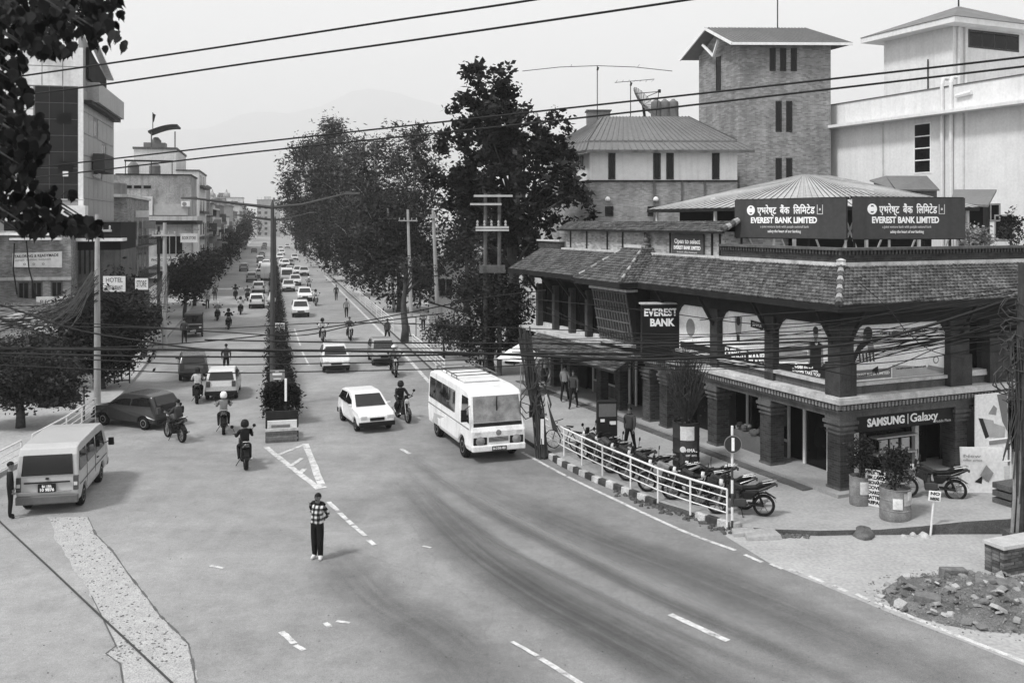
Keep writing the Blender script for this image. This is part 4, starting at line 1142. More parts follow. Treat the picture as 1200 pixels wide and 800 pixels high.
# local: x = into the block (v), y = along the long face away (u); the far end is at y = 0
wb_m = mat('white_plaster', 0.66, var=.1, scale=.5, fine=.06, streak=.1)
MB().box(0, 14, -16, 0, 0, 14.45).build('wall', wb_m, wb)
MB().box(-.9, 14, -16.6, .8, 14.45, 14.62).build('eaves_slab', wb_m, wb)
MB().box(-.05, .1, -16, .05, 14.62, 16.0).build('parapet', wb_m, wb)
MB().box(.1, 14, -.1, .05, 14.62, 16.0).build('parapet', wb_m, wb)
MB().box(-.1, .16, -16, .1, 16.0, 16.06).build('coping', plaster_d, wb)
window(wb, (0, -7.8, 11.35), (0, -1, 0), 1.1, 2.75, cols=1, rows=4, frame=.08, m_frame=wht)
for y in (-9.85, -10.45): MB().tube([(-.14, y, 6), (-.14, y, 16.2), (-.05, y, 16.5), (.3, y, 16.5)], .11, 8).build('drain_pipe', wb_m, wb)
MB().tube([(-.14, -10.8, 15.4), (-.14, -11.8, 15.5)], .12, 8).build('drain_pipe', wb_m, wb)
for y in (-5.4, -11.2): MB().box(-.04, 0.01, y - .06, y + .06, 5, 14.44).build('joint_strip', plaster_l, wb)
window(wb, (0, -12.4, 8.6), (0, -1, 0), 1.0, .8, cols=2, frame=.08)
window(wb, (0, -13.2, 7.6), (0, -1, 0), 1.0, 1.2, cols=1, frame=.08)
sh = MB().box(2.0, 10, -12, -5.2, 14.6, 20.1).build('stair_head', wb_m, wb)
# local positions of the stair head follow its corner in the picture
SHX, SHY0, SHY1 = 1.2, -9.4, -4.25
sh.data.clear_geometry(); q = MB().box(SHX, 9.5, SHY0, SHY1, 14.5, 20.0); sh.data.from_pydata(q.v, [], q.f); sh.data.update()
apex = (SHX + 3.4, (SHY0 + SHY1) / 2, 21.6); ee = [(SHX - 1.0, SHY0 - 1.0, 19.95), (SHX + 7.8, SHY0 - 1.0, 19.95), (SHX + 7.8, SHY1 + 1.0, 19.95), (SHX - 1.0, SHY1 + 1.0, 19.95)]
mb = MB()
for a, b in zip(ee, ee[1:] + ee[:1]): mb.add([a, b, apex], [(0, 1, 2)])
mb.build('stair_head_roof', mat('stair_roof', .16, var=.2, scale=1), wb)
MB().box(SHX - .95, SHX + 7.7, SHY0 - .95, SHY1 + .95, 19.62, 19.94).build('eaves_slab', wb_m, wb)
window(wb, (SHX + 1.3, SHY0, 18.6), (1, 0, 0), 3.95, .85, cols=4, frame=.09, m_frame=mat('frame_dark', .06))
for x in (SHX + .35, SHX + .9): MB().tube([(x, SHY0 - .1, 16), (x, SHY0 - .1, 19.6)], .07, 6).build('drain_pipe', wb_m, wb)
MB().tube([(SHX - .08, -7.7, 16), (SHX - .08, -7.7, 18)], .04, 5).build('drain_pipe', dark_wood, wb)
MB().tube([apex, (apex[0], apex[1], apex[2] + .5)], .05, 5).build('vent_pipe', dark_wood, wb)
# lean-to roof and small gabled roof at its foot
lt = thing('lean_to_roof', 'small dark lean-to canopy against the white building', 'canopy', (0, 0, 0))
a_, b_, c2, d_ = wp(1113, 238, 44), wp(1158, 240, 42), wp(1168, 222, 44), wp(1118, 222, 46)
mb = MB(); mb.prism([a_, b_, c2, d_], (0, 0, -.1)); mb.build('roof_sheet', rsheet, lt)
mb = MB(); mb.bar(b_ - Vector((0, 0, .1)), b_ - Vector((0, 0, 3)), .1); mb.bar(a_ - Vector((0, 0, .1)), a_ - Vector((0, 0, 3)), .1); mb.build('post', dark_wood, lt)
mb = MB(); mb.hexa([wp(1120, 290, 45), wp(1152, 290, 45), wp(1160, 290, 47), wp(1125, 290, 47)], [wp(1120, 238, 45), wp(1152, 238, 45), wp(1160, 238, 47), wp(1125, 238, 47)]); mb.build('dark_doorway', dark_room, lt)
gr = thing('gabled_outhouse', 'small dark gabled roof peeping over the hoarding', 'outhouse', wp(1060, 225, 50))
mb = MB(); q = lambda px, py, D: wp(px, py, D) - gr.location
mb.prism([q(1038, 206, 50), q(1086, 206, 51), q(1101, 222, 50), q(1050, 222, 48)], (0, 0, -.08)); mb.prism([q(1038, 206, 50), q(1050, 222, 48), q(1049, 223, 48.2), q(1019, 211, 50.5)], (0, 0, -.06)); mb.build('roof', rsheet, gr)
mb = MB(); mb.prism([q(1024, 213, 50.4), q(1046, 219, 48.6), q(1046, 260, 48.6), q(1024, 260, 50.4)], (.3, .4, 0)); mb.prism([q(1048, 222, 48.3), q(1098, 223, 50.2), q(1098, 262, 50.2), q(1048, 262, 48.3)], (.1, .4, 0)); mb.build('wall', plaster_d, gr)

# ------------------------------------------------------------------ left side of the street (street frame: x lateral, y along)
clad, clad_side = mat('white_cladding', .70, rough=.45, var=.06, scale=.3, streak=.12), mat('shaded_cladding', .30, rough=.5, var=.12, scale=.5, streak=.2)  # second tone darker: the street side's shade is put in its colour
curtain = glass_mat('curtain_glass', .012, .06)
GB = thing('glass_office', 'tall white clad office with dark glass strip at the left', 'building', st(-12.5, 70.2), ST_A)
# local origin at its street corner; x<0 runs left, y>0 runs away
MB().box(-14, -.06, .06, 13.2, 0, 18.0).build('core', mat('concrete_core', .25), GB)
def panels(parent, name, org, ux, cols, rows, w, h, m, gap=.05, th=.05, skip=()):
    org, ux = Vector(org), Vector(ux); n = ux.cross(Vector((0, 0, 1))).normalized()
    me = None
    for i in range(cols):
        for j in range(rows):
            if (i, j) in skip: continue
            p = org + ux * (i * w) + Vector((0, 0, j * h))
            if me is None:
                q = MB(); a, b = ux * gap / 2, ux * (w - gap / 2); z0, z1 = Vector((0, 0, gap / 2)), Vector((0, 0, h - gap / 2)); o_ = n * th
                q.hexa([a + z0 + o_, b + z0 + o_, b + z0, a + z0], [a + z1 + o_, b + z1 + o_, b + z1, a + z1]); me = q.mesh(name, m)
            obj(name, me, parent, loc=p)
panels(GB, 'cladding_panel', (-9.0, .06, 9.9), (1, 0, 0), 4, 5, 1.47, 1.56, clad)         # white part left of the glass
panels(GB, 'cladding_panel', (-5.2, .06, 17.75), (1, 0, 0), 4, 2, 1.3, 1.35, clad)
MB().box(-9, -.08, .12, 10, 17.75, 20.4).build('attic_wall', mat('concrete_core', .25), GB)
panels(GB, 'glass_pane', (-3.05, .06, 9.95), (1, 0, 0), 3, 7, .9, 1.11, curtain, gap=.035, th=.04)
for z, x in ((15.2, -1.7), (11.9, -1.6), (9.97, -2.9)): MB().box(x, x + .95, -.01, .02, z, z + .75).build('open_sash', dark_room, GB)
MB().box(-1.3, -.95, -.02, .01, 11.6, 11.95).build('sticker', clad, GB)
MB().box(-.32, 0, -.02, .06, 8.6, 17.75).build('corner_strip', clad, GB)
panels(GB, 'side_panel', (-.06, .1, 8.6), (0, 1, 0), 7, 6, 1.85, 1.5, clad_side, skip={(2, 2), (3, 2), (4, 3), (2, 4)})
window(GB, (-.06, 4.0, 11.75), (0, 1, 0), 3.4, 1.2, cols=3, frame=.07); window(GB, (-.06, 7.6, 13.2), (0, 1, 0), 1.6, 1.2, cols=2, frame=.07); window(GB, (-.06, 4.1, 14.8), (0, 1, 0), 1.4, 1.1, cols=2, frame=.07)
MB().box(-.06, .75, 1.5, 13.2, 16.9, 18.3).build('cornice_box', clad_side, GB)
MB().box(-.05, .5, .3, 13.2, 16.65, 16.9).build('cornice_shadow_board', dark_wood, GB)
mb = MB(); mb.prism([(-.1, .2, 18.3), (-.1, 9.5, 18.3), (-.1, 6.5, 20.0), (-.1, .2, 21.6)], (-.25, 0, 0)); mb.build('raked_parapet', clad_side, GB)
mb = MB(); mb.prism([(.15, 1.3, 18.5), (.15, 8.5, 18.5), (.15, 8.4, 19.5), (.15, 1.3, 20.7)], (-.2, 0, 0)); mb.build('raked_opening', dark_room, GB)
MB().bar((.3, .2, 21.7), (.3, 9.4, 19.6), .5, .12).build('raked_coping', clad, GB)
MB().box(-4.6, .3, -1.1, .06, 8.55, 9.6).build('balcony', clad, GB)
MB().tube([(-4.6, -1.05, 10.0), (.25, -1.05, 10.0)], .035, 5).build('balcony_rail', alu, GB)
for x in (-4.5, -3, -1.5, .2): MB().tube([(x, -1.05, 9.6), (x, -1.05, 10)], .025, 5).build('rail_post', alu, GB)
MB().box(.1, .9, 3, 7, 12.1, 13.4).build('side_box', mat('sign_dark', .05), GB)
MB().box(-4.6, 2.6, -1.4, 6, 6.6, 8.5).build('dark_storey', dark_room, GB)
MB().box(-3.4, 2.8, -2.0, .0, 7.2, 7.4).build('canopy', clad, GB)
for k in range(9): MB().box(-1.2 + k * .3, -1.08 + k * .3, -1.46, -1.4, 5.0, 6.6).build('window_bar', dark_wood, GB)
MB().box(-1.4, 2.6, -1.38, 6, 0, 6.6).build('lower_wall', plaster_d, GB)

# brick house in front of it with a white shop board
BH = thing('brick_house', 'old brick house front with white shop board by the pole', 'house', st(-17.2, 66.5), ST_A)
MB().box(0, 4.6, 0, 3, 0, 7.9).build('wall', brick_mat('old_brick', .24, .3, var=.3, dirt=.4), BH)
MB().box(-.1, 3.6, -.5, .0, 7.65, 7.8).build('canopy', clad, BH); MB().box(1.2, 4.2, -.9, -.5, 7.35, 7.48).build('canopy', clad, BH)
bd = MB().hexa([(1.2, -.12, 5.62), (4.1, -.12, 5.55), (4.1, -.02, 5.55), (1.2, -.02, 5.62)], [(1.2, -.12, 6.5), (4.1, -.12, 6.6), (4.1, -.02, 6.6), (1.2, -.02, 6.5)]).build('shop_board', clad, BH)
place_text('TAILORING & READYMADE', .24, dark_wood, bd, (2.6, -.125, 6.32), (1, 0, .03), bold=.006, fit=2.6)
place_text('curtain  cushion  bedsheet', .15, plaster_d, bd, (2.4, -.125, 6.08), (1, 0, .03), fit=2.1)
for k in range(3): place_text('o', .3, plaster_d, bd, (1.9 + k * .55, -.125, 5.82), (1, 0, 0))
for x in (1.55, 2.3, 3.5): window(BH, (x, 0, 3.6), (1, 0, 0), .55, 1.0, cols=2, frame=.08, m_frame=plaster_d, sill=True)
MB().box(-.05, 4.65, -.1, 0, 4.75, 4.95).build('string_course', plaster_l, BH)
# pale house at the very edge
EH = thing('pale_corner_house', 'pale plastered house corner cut by the left picture edge', 'house', st(-22.6, 60), ST_A)
MB().box(0, 5.0, 0, 6, 0, 7.6).build('wall', wb_m, EH); MB().box(4.4, 5.05, -.06, 0, 0, 7.6).build('corner_strip', clad, EH)
MB().box(-.2, 5.2, -.3, 0, 4.4, 4.7).build('ledge', plaster_l, EH); window(EH, (2.6, 0, 1.6), (1, 0, 0), 1.3, 2.2, cols=2, frame=.1); window(EH, (2.6, 0, 5.2), (1, 0, 0), 1.3, 1.4, cols=2, frame=.1)
MB().box(-.3, 5.3, -.3, 6, 7.6, 7.8).build('roof_slab', plaster_d, EH)

# stained concrete house with projecting ledge
CH = thing('concrete_house', 'stained grey concrete house with projecting ledge and barred window', 'house', st(-17.0, 112), ST_A)
stain = mat('stained_concrete', .3, var=.45, scale=.5, fine=.2, streak=.4)
pale = mat('pale_plaster', .58, var=.12, scale=.5, streak=.2)
MB().box(0.4, 8.2, .3, 9, 9.2, 13.7).build('upper_wall', stain, CH)
MB().box(.3, 8.3, .2, 9.1, 13.7, 13.85).build('roof_edge', dark_wood, CH)
MB().box(.8, 4.2, -.25, .28, 9.25, 11.3).build('plaster_panel', pale, CH)
MB().box(4.3, 7.9, -.1, .28, 9.25, 10.5).build('plaster_panel', mat('grey_panel', .38), CH)
for x in (1.2, 2.2, 3.2): window(CH, (x, .3, 12.2), (1, 0, 0), .8, .35, frame=.05)
MB().box(-1.0, 9.0, -1.2, 9, 8.65, 9.15).build('ledge', mat('ledge_grey', .45, streak=.4), CH)
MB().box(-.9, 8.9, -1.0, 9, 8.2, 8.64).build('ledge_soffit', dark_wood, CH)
MB().box(-.6, 8.4, .3, 9, 0, 8.2).build('wall', pale, CH)
window(CH, (4.6, .3, 4.9), (1, 0, 0), 2.7, 2.0, cols=4, frame=.12, m_frame=plaster_l, sill=True)
window(CH, (.4, .3, 5.0), (1, 0, 0), 1.1, 1.6, cols=2, frame=.12, m_frame=plaster_d); window(CH, (1, .3, 1.2), (1, 0, 0), 2.4, 1.8, cols=2, frame=.1); window(CH, (4.8, .3, 1.0), (1, 0, 0), 2.4, 2.0, cols=3, frame=.1)
MB().box(-1.2, 9.2, -2.6, -1.0, 3.3, 3.6).build('shop_canopy', rsheet, CH)
MB().bar((1.2, .5, 15.3), (6.3, .5, 15.3), .5, .18).build('pergola_roof', dark_wood, CH)
for x in (1.3, 4, 6.2): MB().bar((x, .5, 13.8), (x, .5, 15.2), .1).build('pergola_post', plaster_d, CH)
# white building with the curved roof canopy
WC = thing('curved_canopy_block', 'white multi storey block with curved dark canopy on top', 'building', st(-16.6, 126), ST_A)
MB().box(0, 5.0, 0, 14, 0, 17.6).build('wall', pale, WC); MB().box(5.0, 7.7, 0, 14, 0, 14.9).build('wing', pale, WC)
MB().box(-.15, 5.1, -.15, 14, 17.6, 17.85).build('coping', plaster_d, WC); MB().box(4.95, 7.8, -.1, 14, 14.9, 15.1).build('coping', plaster_d, WC)
mb = MB()
for k in range(10):
    x0, x1 = 1.6 + k * .35, 1.6 + (k + 1) * .35; f_ = lambda x: 19.7 + .9 * math.sin((x - 1.6) / 3.5 * 1.7)
    mb.hexa([(x0, .3, f_(x0)), (x1, .3, f_(x1)), (x1, 5, f_(x1)), (x0, 5, f_(x0))], [(x0, .3, f_(x0) + .22), (x1, .3, f_(x1) + .22), (x1, 5, f_(x1) + .22), (x0, 5, f_(x0) + .22)])
mb.build('curved_canopy', dark_wood, WC)
for x in (2.0, 4.8): MB().bar((x, .5, 17.8), (x, .5, 19.9), .14).build('canopy_post', plaster_d, WC)
MB().box(1.0, 3.6, 1, 3, 17.85, 18.5).build('tank_box', tank_m, WC); MB().tube([(2.1, 1, 19.8), (2.1, 1, 22.3)], .05, 5).build('flag_mast', dark_wood, WC)
MB().prism([(2.1, 1, 22.2), (2.45, 1.0, 22.0), (2.2, 1, 21.0), (2.1, 1, 21.3)], (0, .03, 0)).build('flag', dark_wood, WC)
window(WC, (5.3, 0, 15.6 - 2.6), (1, 0, 0), .9, 1.2, frame=.08); 
for k in range(4):
    MB().box(7.7, 8.25, 1.0 + k * .2, 12, 3 + k * 3.3, 3.3 + k * 3.3).build('balcony_slab', plaster_d, WC)
    window(WC, (7.7, 2.5, 3.9 + k * 3), (0, 1, 0), 2.0, 1.5, cols=2, frame=.1); window(WC, (7.7, 7.5, 3.9 + k * 3), (0, 1, 0), 2.0, 1.5, cols=2, frame=.1)

# receding row of town houses, both sides, hazy end of the street
town_m = [mat('town_grey', .3, var=.25, scale=.4, streak=.35), mat('town_pale', .55, var=.15, scale=.4, streak=.3), mat('town_dark', .17, var=.3, scale=.4, streak=.3), brick_mat('town_brick', .22, .26)]
def town_house(l0, a0, w, d, h, k, label, side):
    """a plain concrete town house; its street face looks across the street, its near face at the camera"""
    t = thing('town_house', label, 'house', st(l0, a0), ST_A, 'town houses along the street')
    MB().box(0, w, 0, d, 0, h).build('wall', town_m[k % 4], t)
    MB().box(-.2, w + .2, -.2, d + .2, h, h + .25).build('roof_slab', town_m[(k + 2) % 4], t)
    fl = int((h - 1) / 3)
    for f in range(fl):
        z = 1.0 + f * 3.0
        xs = w if side < 0 else 0.0; n_ = (0, 1, 0) if side < 0 else (0, -1, 0)
        for j in range(int(d / 3.4)):
            y = .9 + j * 3.4; window(t, (xs, y if side < 0 else y + 1.6, z), n_, 1.6, 1.5, cols=2, frame=.1, m_frame=plaster_d)
        if f: MB().box(xs - (.0 if side < 0 else .9), xs + (.9 if side < 0 else 0), .3, d - .3, z - .75, z - .6).build('balcony_slab', plaster_d, t)
        for j in range(int(w / 3.6)):
            window(t, (.8 + j * 3.5, 0, z), (1, 0, 0), 1.4, 1.4, cols=2, frame=.1, m_frame=plaster_d)
    MB().box(w * .3, w * .6, d * .3, d * .6, h + .25, h + 2.2).build('stair_head', town_m[(k + 1) % 4], t)
    rnd = random.Random(int(a0)); xs = w if side < 0 else 0.0; sg_ = 1 if side < 0 else -1
    for j in range(2): MB().lathe([(.0, 0), (.55, 0), (.55, 1.0), (.2, 1.25), (0, 1.25)], 10, (w * rnd.uniform(.2, .9), d * rnd.uniform(.1, .5), h + .25)).build('water_tank', tank_m, t)
    for j in range(3):
        z = rnd.uniform(2.6, h - 1.6); y = rnd.uniform(.3, d - 2); MB().box(min(xs, xs + sg_ * 1.1), max(xs, xs + sg_ * 1.1), y, y + .12, z, z + rnd.uniform(.6, 1.6)).build('shop_board', (print_mid, clad, kerb_dark, pale)[rnd.randrange(4)], t)
    for f in range(1, fl):
        z = .4 + f * 3.0; mb = MB(); x_ = xs + sg_ * .88
        for q in range(int(d / .5)): mb.tube([(x_, .4 + q * .5, z), (x_, .4 + q * .5, z + .85)], .02, 4)
        mb.tube([(x_, .35, z + .87), (x_, d - .35, z + .87)], .03, 4); tag(mb.build('balcony_railing', dark_wood, t), kind='stuff')
    MB().box(min(xs, xs + sg_ * 1.6), max(xs, xs + sg_ * 1.6), .2, d - .2, 2.75, 2.85).build('awning', rsheet, t)
    mb = MB(); hh = rnd.uniform(1.2, 2.6)
    for q in range(5): mb.tube([(w * .15 * q + .5, .3, h), (w * .15 * q + .5, .3, h + hh)], .035, 4)
    tag(mb.build('rebar_stubs', dark_wood, t), kind='stuff')
    return t
desc = ['grey', 'pale', 'dark', 'brick']
rows_l = [(-18.2, 142, 9.2, 9, 13.5, 0), (-18.6, 151.5, 9.9, 7, 11.2, 1), (-19, 159, 10, 16, 10.5, 3), (-18.5, 177, 9.5, 17, 11.5, 2), (-19, 196, 10, 20, 9.5, 1), (-19, 218, 10, 22, 12, 0), (-19, 242, 10, 26, 11, 2), (-19, 270, 10.5, 30, 13, 1), (-19, 304, 11, 34, 12, 3)]
ordn_ = None
ordn = ['first', 'second', 'third', 'fourth', 'fifth', 'sixth', 'seventh', 'eighth', 'ninth', 'tenth']
for i, (l, a, w, d, h, k) in enumerate(rows_l):
    town_house(l, a, w, d, h, k, '%s town house, %s in the row beyond the curved canopy block' % (desc[k], ordn[i]), -1)
far = [(-27, 430, 15, 16, 19, 1, 'hazy white block with roof domes closing the street end'), (-24, 470, 12, 14, 16, 0, 'hazy grey block left of the white end block'), (-8, 560, 13, 14, 21, 0, 'hazy tall block behind the street lamp at the street end'), (12, 380, 14, 20, 12, 2, 'hazy dark block at the far street end beside the trees'), (20, 620, 30, 20, 16, 1, 'hazy pale block half hidden behind the roadside trees')]
town_house(-16.6, 86, 4.7, 15, 10.6, 3, 'narrow brick house squeezed between glass office and concrete house', -1)
for l, a, w, d, h, k, lab in far:
    t = town_house(l, a, w, d, h, k, lab, -1 if l < 0 else 1)
    if 'domes' in lab:
        for x in (2, 8):
            MB().lathe([(1.5, 0), (1.5, .8), (1.2, 1.6), (.5, 2.2), (.1, 3.6)], 10, (x, 3, h + .25)).build('roof_dome', town_m[0], t)
rows_r = [(15, 150, 14, 20, 7, 1), (15, 190, 14, 30, 9, 0), (17, 240, 14, 30, 10, 2), (17, 290, 14, 40, 9, 1)]
for i, (l, a, w, d, h, k) in enumerate(rows_r):
    town_house(l, a, w, d, h, k, '%s house behind the roadside trees, %s along' % (desc[k], ordn[i]), 1)
# pale yard houses glimpsed between the trees on the right
YH = thing('yard_house', 'low pale yard house glimpsed between poles and trees', 'house', st(15, 92), ST_A)
MB().box(0, 9, 0, 10, 0, 4.6).build('wall', pale, YH); MB().box(-.5, 9.5, -.5, 10.5, 4.6, 4.8).build('roof_slab', plaster_d, YH)
for x in (1, 4, 6.6): window(YH, (x, 0, 1.2), (1, 0, 0), 1.3, 1.6, cols=2, frame=.1)
YH2 = thing('yard_block', 'pale two storey yard block behind the big tree', 'house', st(27, 105), ST_A)
MB().box(0, 12, 0, 10, 0, 8.2).build('wall', pale, YH2); MB().box(-.3, 12.3, -.3, 10, 8.2, 8.45).build('roof_slab', plaster_d, YH2)
for x in (1, 4, 7, 10): window(YH2, (x, 0, 4.6), (1, 0, 0), 1.3, 1.6, cols=2, frame=.1); window(YH2, (x, 0, 1.2), (1, 0, 0), 1.3, 1.6, cols=2, frame=.1)
# ------------------------------------------------------------------ trees and plants
def leaf_cloud(C, per, spread, size, rg, flat=0.55, aspect=0.55):
    """per leaves round each centre of C: small diamond-shaped faces, folded along the midrib"""
    C = np.repeat(np.asarray(C, float), per, axis=0); n = len(C)
    P = C + rg.normal(0, 1, (n, 3)) * spread
    d = rg.normal(0, 1, (n, 3)); d[:, 2] = d[:, 2] * flat - 0.25
    d /= np.linalg.norm(d, axis=1)[:, None]
    u = rg.normal(0, 1, (n, 3)); u -= (u * d).sum(1)[:, None] * d; u /= np.linalg.norm(u, axis=1)[:, None]
    w = np.cross(d, u)
    s = size * rg.choice([.55, .8, 1.0, 1.45], n)[:, None] * rg.uniform(.85, 1.15, n)[:, None]
    a, c = P - d * s * .5, P + d * s * .5
    m = P + w * s * .06
    b, e = P + u * s * aspect * .5 - d * s * .08, P - u * s * aspect * .5 - d * s * .08
    V = np.stack([a, b, c, e], 1).reshape(-1, 3)
    return V, np.arange(4 * n).reshape(n, 4)
bark = mat('bark_dark', .06, var=.4, scale=3, fine=.3, bump=.6, bscale=20)
bark_pale = mat('bark_pale', .42, var=.35, scale=2, fine=.2)
def tree(name, label, base, blobs, n_clu, per, spread, leaf, lm, trunk_r=.25, trunk_h=None, seed=1, bk_m=None, cat='tree', group=None, limbs=10, shell=.55, lean=(0, 0), aspect=.55, flat=.55):
    """blobs: (dx, dy, z, rx, ry, rz) ellipsoids, relative to the base, that the clusters fill unevenly"""
    rg = np.random.default_rng(seed); base = Vector(base)
    t = thing(name, label, cat, base, 0, group)
    w = np.array([b[3] * b[4] * b[5] for b in blobs]) ** .8; w /= w.sum()
    C = []
    for i in rg.choice(len(blobs), n_clu, p=w):
        b = blobs[i]; v = rg.normal(0, 1, 3); v /= np.linalg.norm(v); r = shell + (1 - shell) * rg.random() if rg.random() < .75 else rg.random()
        r *= 1 + .16 * math.sin(v[0] * 5 + seed) * math.cos(v[2] * 6 + i)
        C.append((b[0] + v[0] * r * b[3], b[1] + v[1] * r * b[4], b[2] + v[2] * r * b[5]))
    C = np.array(C)
    V, Fq = leaf_cloud(C, per, spread, leaf, rg, aspect=aspect, flat=flat)
    obj('crown', np_mesh('crown', V, Fq, lm), t)
    th = trunk_h or max(b[2] for b in blobs)
    mb = MB(); top = Vector((lean[0], lean[1], th)); n = 7; pts = []
    for k in range(n):
        f = k / (n - 1); pts.append(Vector((lean[0] * f ** 1.5, lean[1] * f ** 1.5, th * f)) + Vector((math.sin(k * 1.7 + seed), math.cos(k * 2.1 + seed), 0)) * trunk_r * .35 * (k > 0))
    mb.tube(pts, [trunk_r * (1.25 - .95 * k / (n - 1)) for k in range(n)], 8)
    pick = rg.choice(len(C), min(limbs, len(C)), replace=False)
    for i in pick:
        c = Vector(C[i]); f = min(.95, max(.22, (c.z / th) * .72)); k = f * (n - 1); p0 = pts[int(k)].lerp(pts[min(n - 1, int(k) + 1)], k - int(k))
        mid = p0.lerp(c, .5) + Vector((0, 0, (c - p0).length * .08)); r0 = trunk_r * (1.1 - .9 * f) * .55
        mb.tube([p0, mid, c], [r0, r0 * .6, r0 * .18], 5)
    mb.build('trunk', bk_m or bark, t, smooth=True)
    return t
lf_dark, lf_mid, lf_euc, lf_bush = leaf_mat('leaf_dark', .020), leaf_mat('leaf_mid', .034), leaf_mat('leaf_eucalyptus', .05), leaf_mat('leaf_bush', .03)

def at_d(px, D, z=0.15): return Vector(((px - 600) / F * D, D, z))
# the big broad tree behind the bank's far end
K_ = 56 / 75
tree('broad_tree', 'big dark broad tree standing behind the far end of the bank', at_d(600, 56), [(b[0] * K_, b[1], 8.5 + (b[2] - 8.5) * K_, b[3] * K_, b[4] * K_, b[5] * K_) for b in [
    (-1.8, 0, 18.4, 2.5, 2.3, 2.4), (-1.4, 0, 16.0, 4.2, 3.6, 2.5), (-1.4, 0, 13.4, 5.1, 4.4, 2.9), (0, 0, 10.4, 6.0, 4.8, 3.1), (.3, 0, 7.6, 5.0, 4.2, 2.0), (-6.0, 0, 16.4, .8, .8, .7), (-1.8, 0, 20.9, .6, .6, .9), (-.5, 0, 20.5, .6, .6, .8), (2.6, 0, 14.6, 2.4, 2.2, 2.0), (4.4, 0, 10.8, 2.0, 2.0, 1.8), (-4.6, 0, 17.0, 1.4, 1.4, 1.2), (-3.3, 0, 19.6, .6, .6, .8), (3.2, 0, 16.2, .8, .8, .7), (4.7, 0, 12.8, 1.2, 1.2, 1.2), (5.9, 0, 9.4, .9, 1, .9), (2.0, 0, 18.2, .7, .7, .8), (-6.2, 0, 12.0, .8, .8, .8)]],
    300, 62, .24, .36, lf_dark, trunk_r=.35, trunk_h=14, seed=11, limbs=46, shell=.35)
# eucalyptus and dense trees along the right-hand pavement
euc = [
    ('feathery eucalyptus leaning over the road, farthest of the row', st(9.8, 150), [(-3.5, 0, 15, 4.5, 4, 6.5), (-1, 0, 9, 4, 4, 5), (-5.5, 0, 19.5, 2.4, 2.4, 2.6), (-7, 0, 13, 2.2, 2.2, 3)], 130, 105, .72, .55, lf_mid, .28, 20, 21, (-3, 0)),
    ('tall eucalyptus behind the second street lamp', st(10.5, 126), [(-2.5, 0, 15.5, 4.0, 3.6, 6.0), (0, 0, 9.5, 3.6, 3.4, 5.5), (-2.8, 0, 19.6, 2.2, 2.2, 2.4)], 120, 105, .66, .52, lf_euc, .26, 19, 22, (-1.5, 0)),
    ('pale feathery eucalyptus with visible white limbs', st(11.2, 106), [(-.5, 0, 13, 3.4, 3.2, 5.6), (.5, 0, 8, 3.2, 3, 4.6), (1.6, 0, 16.6, 2.0, 2, 2.6)], 95, 100, .58, .47, lf_euc, .24, 18, 23, (0, 0)),
    ('eucalyptus with pale bare limbs beside the big broad tree', st(14.5, 98), [(0, 0, 13.5, 2.9, 2.6, 4.6), (.8, 0, 16.8, 1.8, 1.8, 2.2), (-.8, 0, 8.5, 2.6, 2.4, 3.4)], 80, 95, .55, .45, lf_mid, .22, 18, 24, (0, 0)),
]
for lab, b, bl_, n_, per, sp_, lf, lm, tr, th, sd, ln in euc:
    tree('eucalyptus_tree', lab, b + Vector((0, 0, .15)), bl_, n_, per, sp_, lf, lm, tr, th, sd, bark_pale, group='trees along the far pavement', limbs=34, lean=ln, aspect=.34)
for lab, b, bl_, n_, sd in [
    ('dense dark evergreen low over the far pavement, nearest the sloping railing', st(11.5, 88), [(-1.2, 0, 4.6, 2.8, 2.6, 3.6), (1.0, 0, 5.4, 2.6, 2.4, 4.2), (-.4, 0, 8.6, 2.2, 2, 2.6), (2.4, -2, 3.2, 1.8, 1.8, 2.4)], 420, 31),
    ('dense dark evergreen below the leaning eucalyptus', st(11.2, 108), [(-1.5, 0, 4.8, 3.2, 2.8, 3.8), (1, 0, 5.5, 3.0, 2.8, 4.6), (0, 0, 10, 2.6, 2.4, 3)], 400, 32),
    ('dense dark evergreen farther along, touching the traffic', st(11, 135), [(-1.8, 0, 5.0, 3.8, 3, 4.2), (.5, 0, 8, 3.4, 3, 5)], 380, 33),
    ('dark evergreen far along the pavement at the street end', st(10, 180), [(-2.2, 0, 6, 4.6, 4, 5), (-3.6, 0, 10, 3.6, 3, 4)], 300, 34),
    ('dark evergreen behind the pale yard poles', st(17.5, 86), [(0, 0, 6.0, 2.8, 2.6, 5.0), (.4, 0, 10.5, 1.9, 1.8, 2.6)], 300, 35),
]:
    tree('evergreen_tree', lab, b + Vector((0, 0, .15)), bl_, max(90, n_ // 3), 90, .52, .34, lf_dark, .22, 8, sd, group='trees along the far pavement', limbs=12)
tree('street_tree', 'dark bushy street tree in front of the far end of the bank', at_d(575, 52), [(-.3, 0, 4.0, 2.0, 1.8, 1.7), (1.2, 0, 3.9, 1.5, 1.4, 1.5), (-.6, 0, 2.0, 1.4, 1.3, 1.3), (1.3, 0, 2.2, 1.2, 1.2, 1.3)], 330, 30, .24, .2, lf_dark, .22, 4.5, 41, limbs=16)
tree('street_tree', 'slim leafy street tree beside the transformer poles', at_d(600, 60), [(0, 0, 6.6, 1.7, 1.6, 1.6), (-1.5, 0, 5.2, 1.2, 1.2, 1.2)], 130, 30, .25, .24, lf_mid, .14, 7, 42, limbs=12)
tree('potted_shrub', 'spreading leafy shrub on the far pavement behind the bus', at_d(520, 58), [(0, 0, 1.6, 1.3, 1.2, 1.0), (.9, 0, 1.3, .9, .9, .9)], 90, 30, .2, .17, lf_mid, .07, 1.8, 43, cat='shrub', limbs=10)
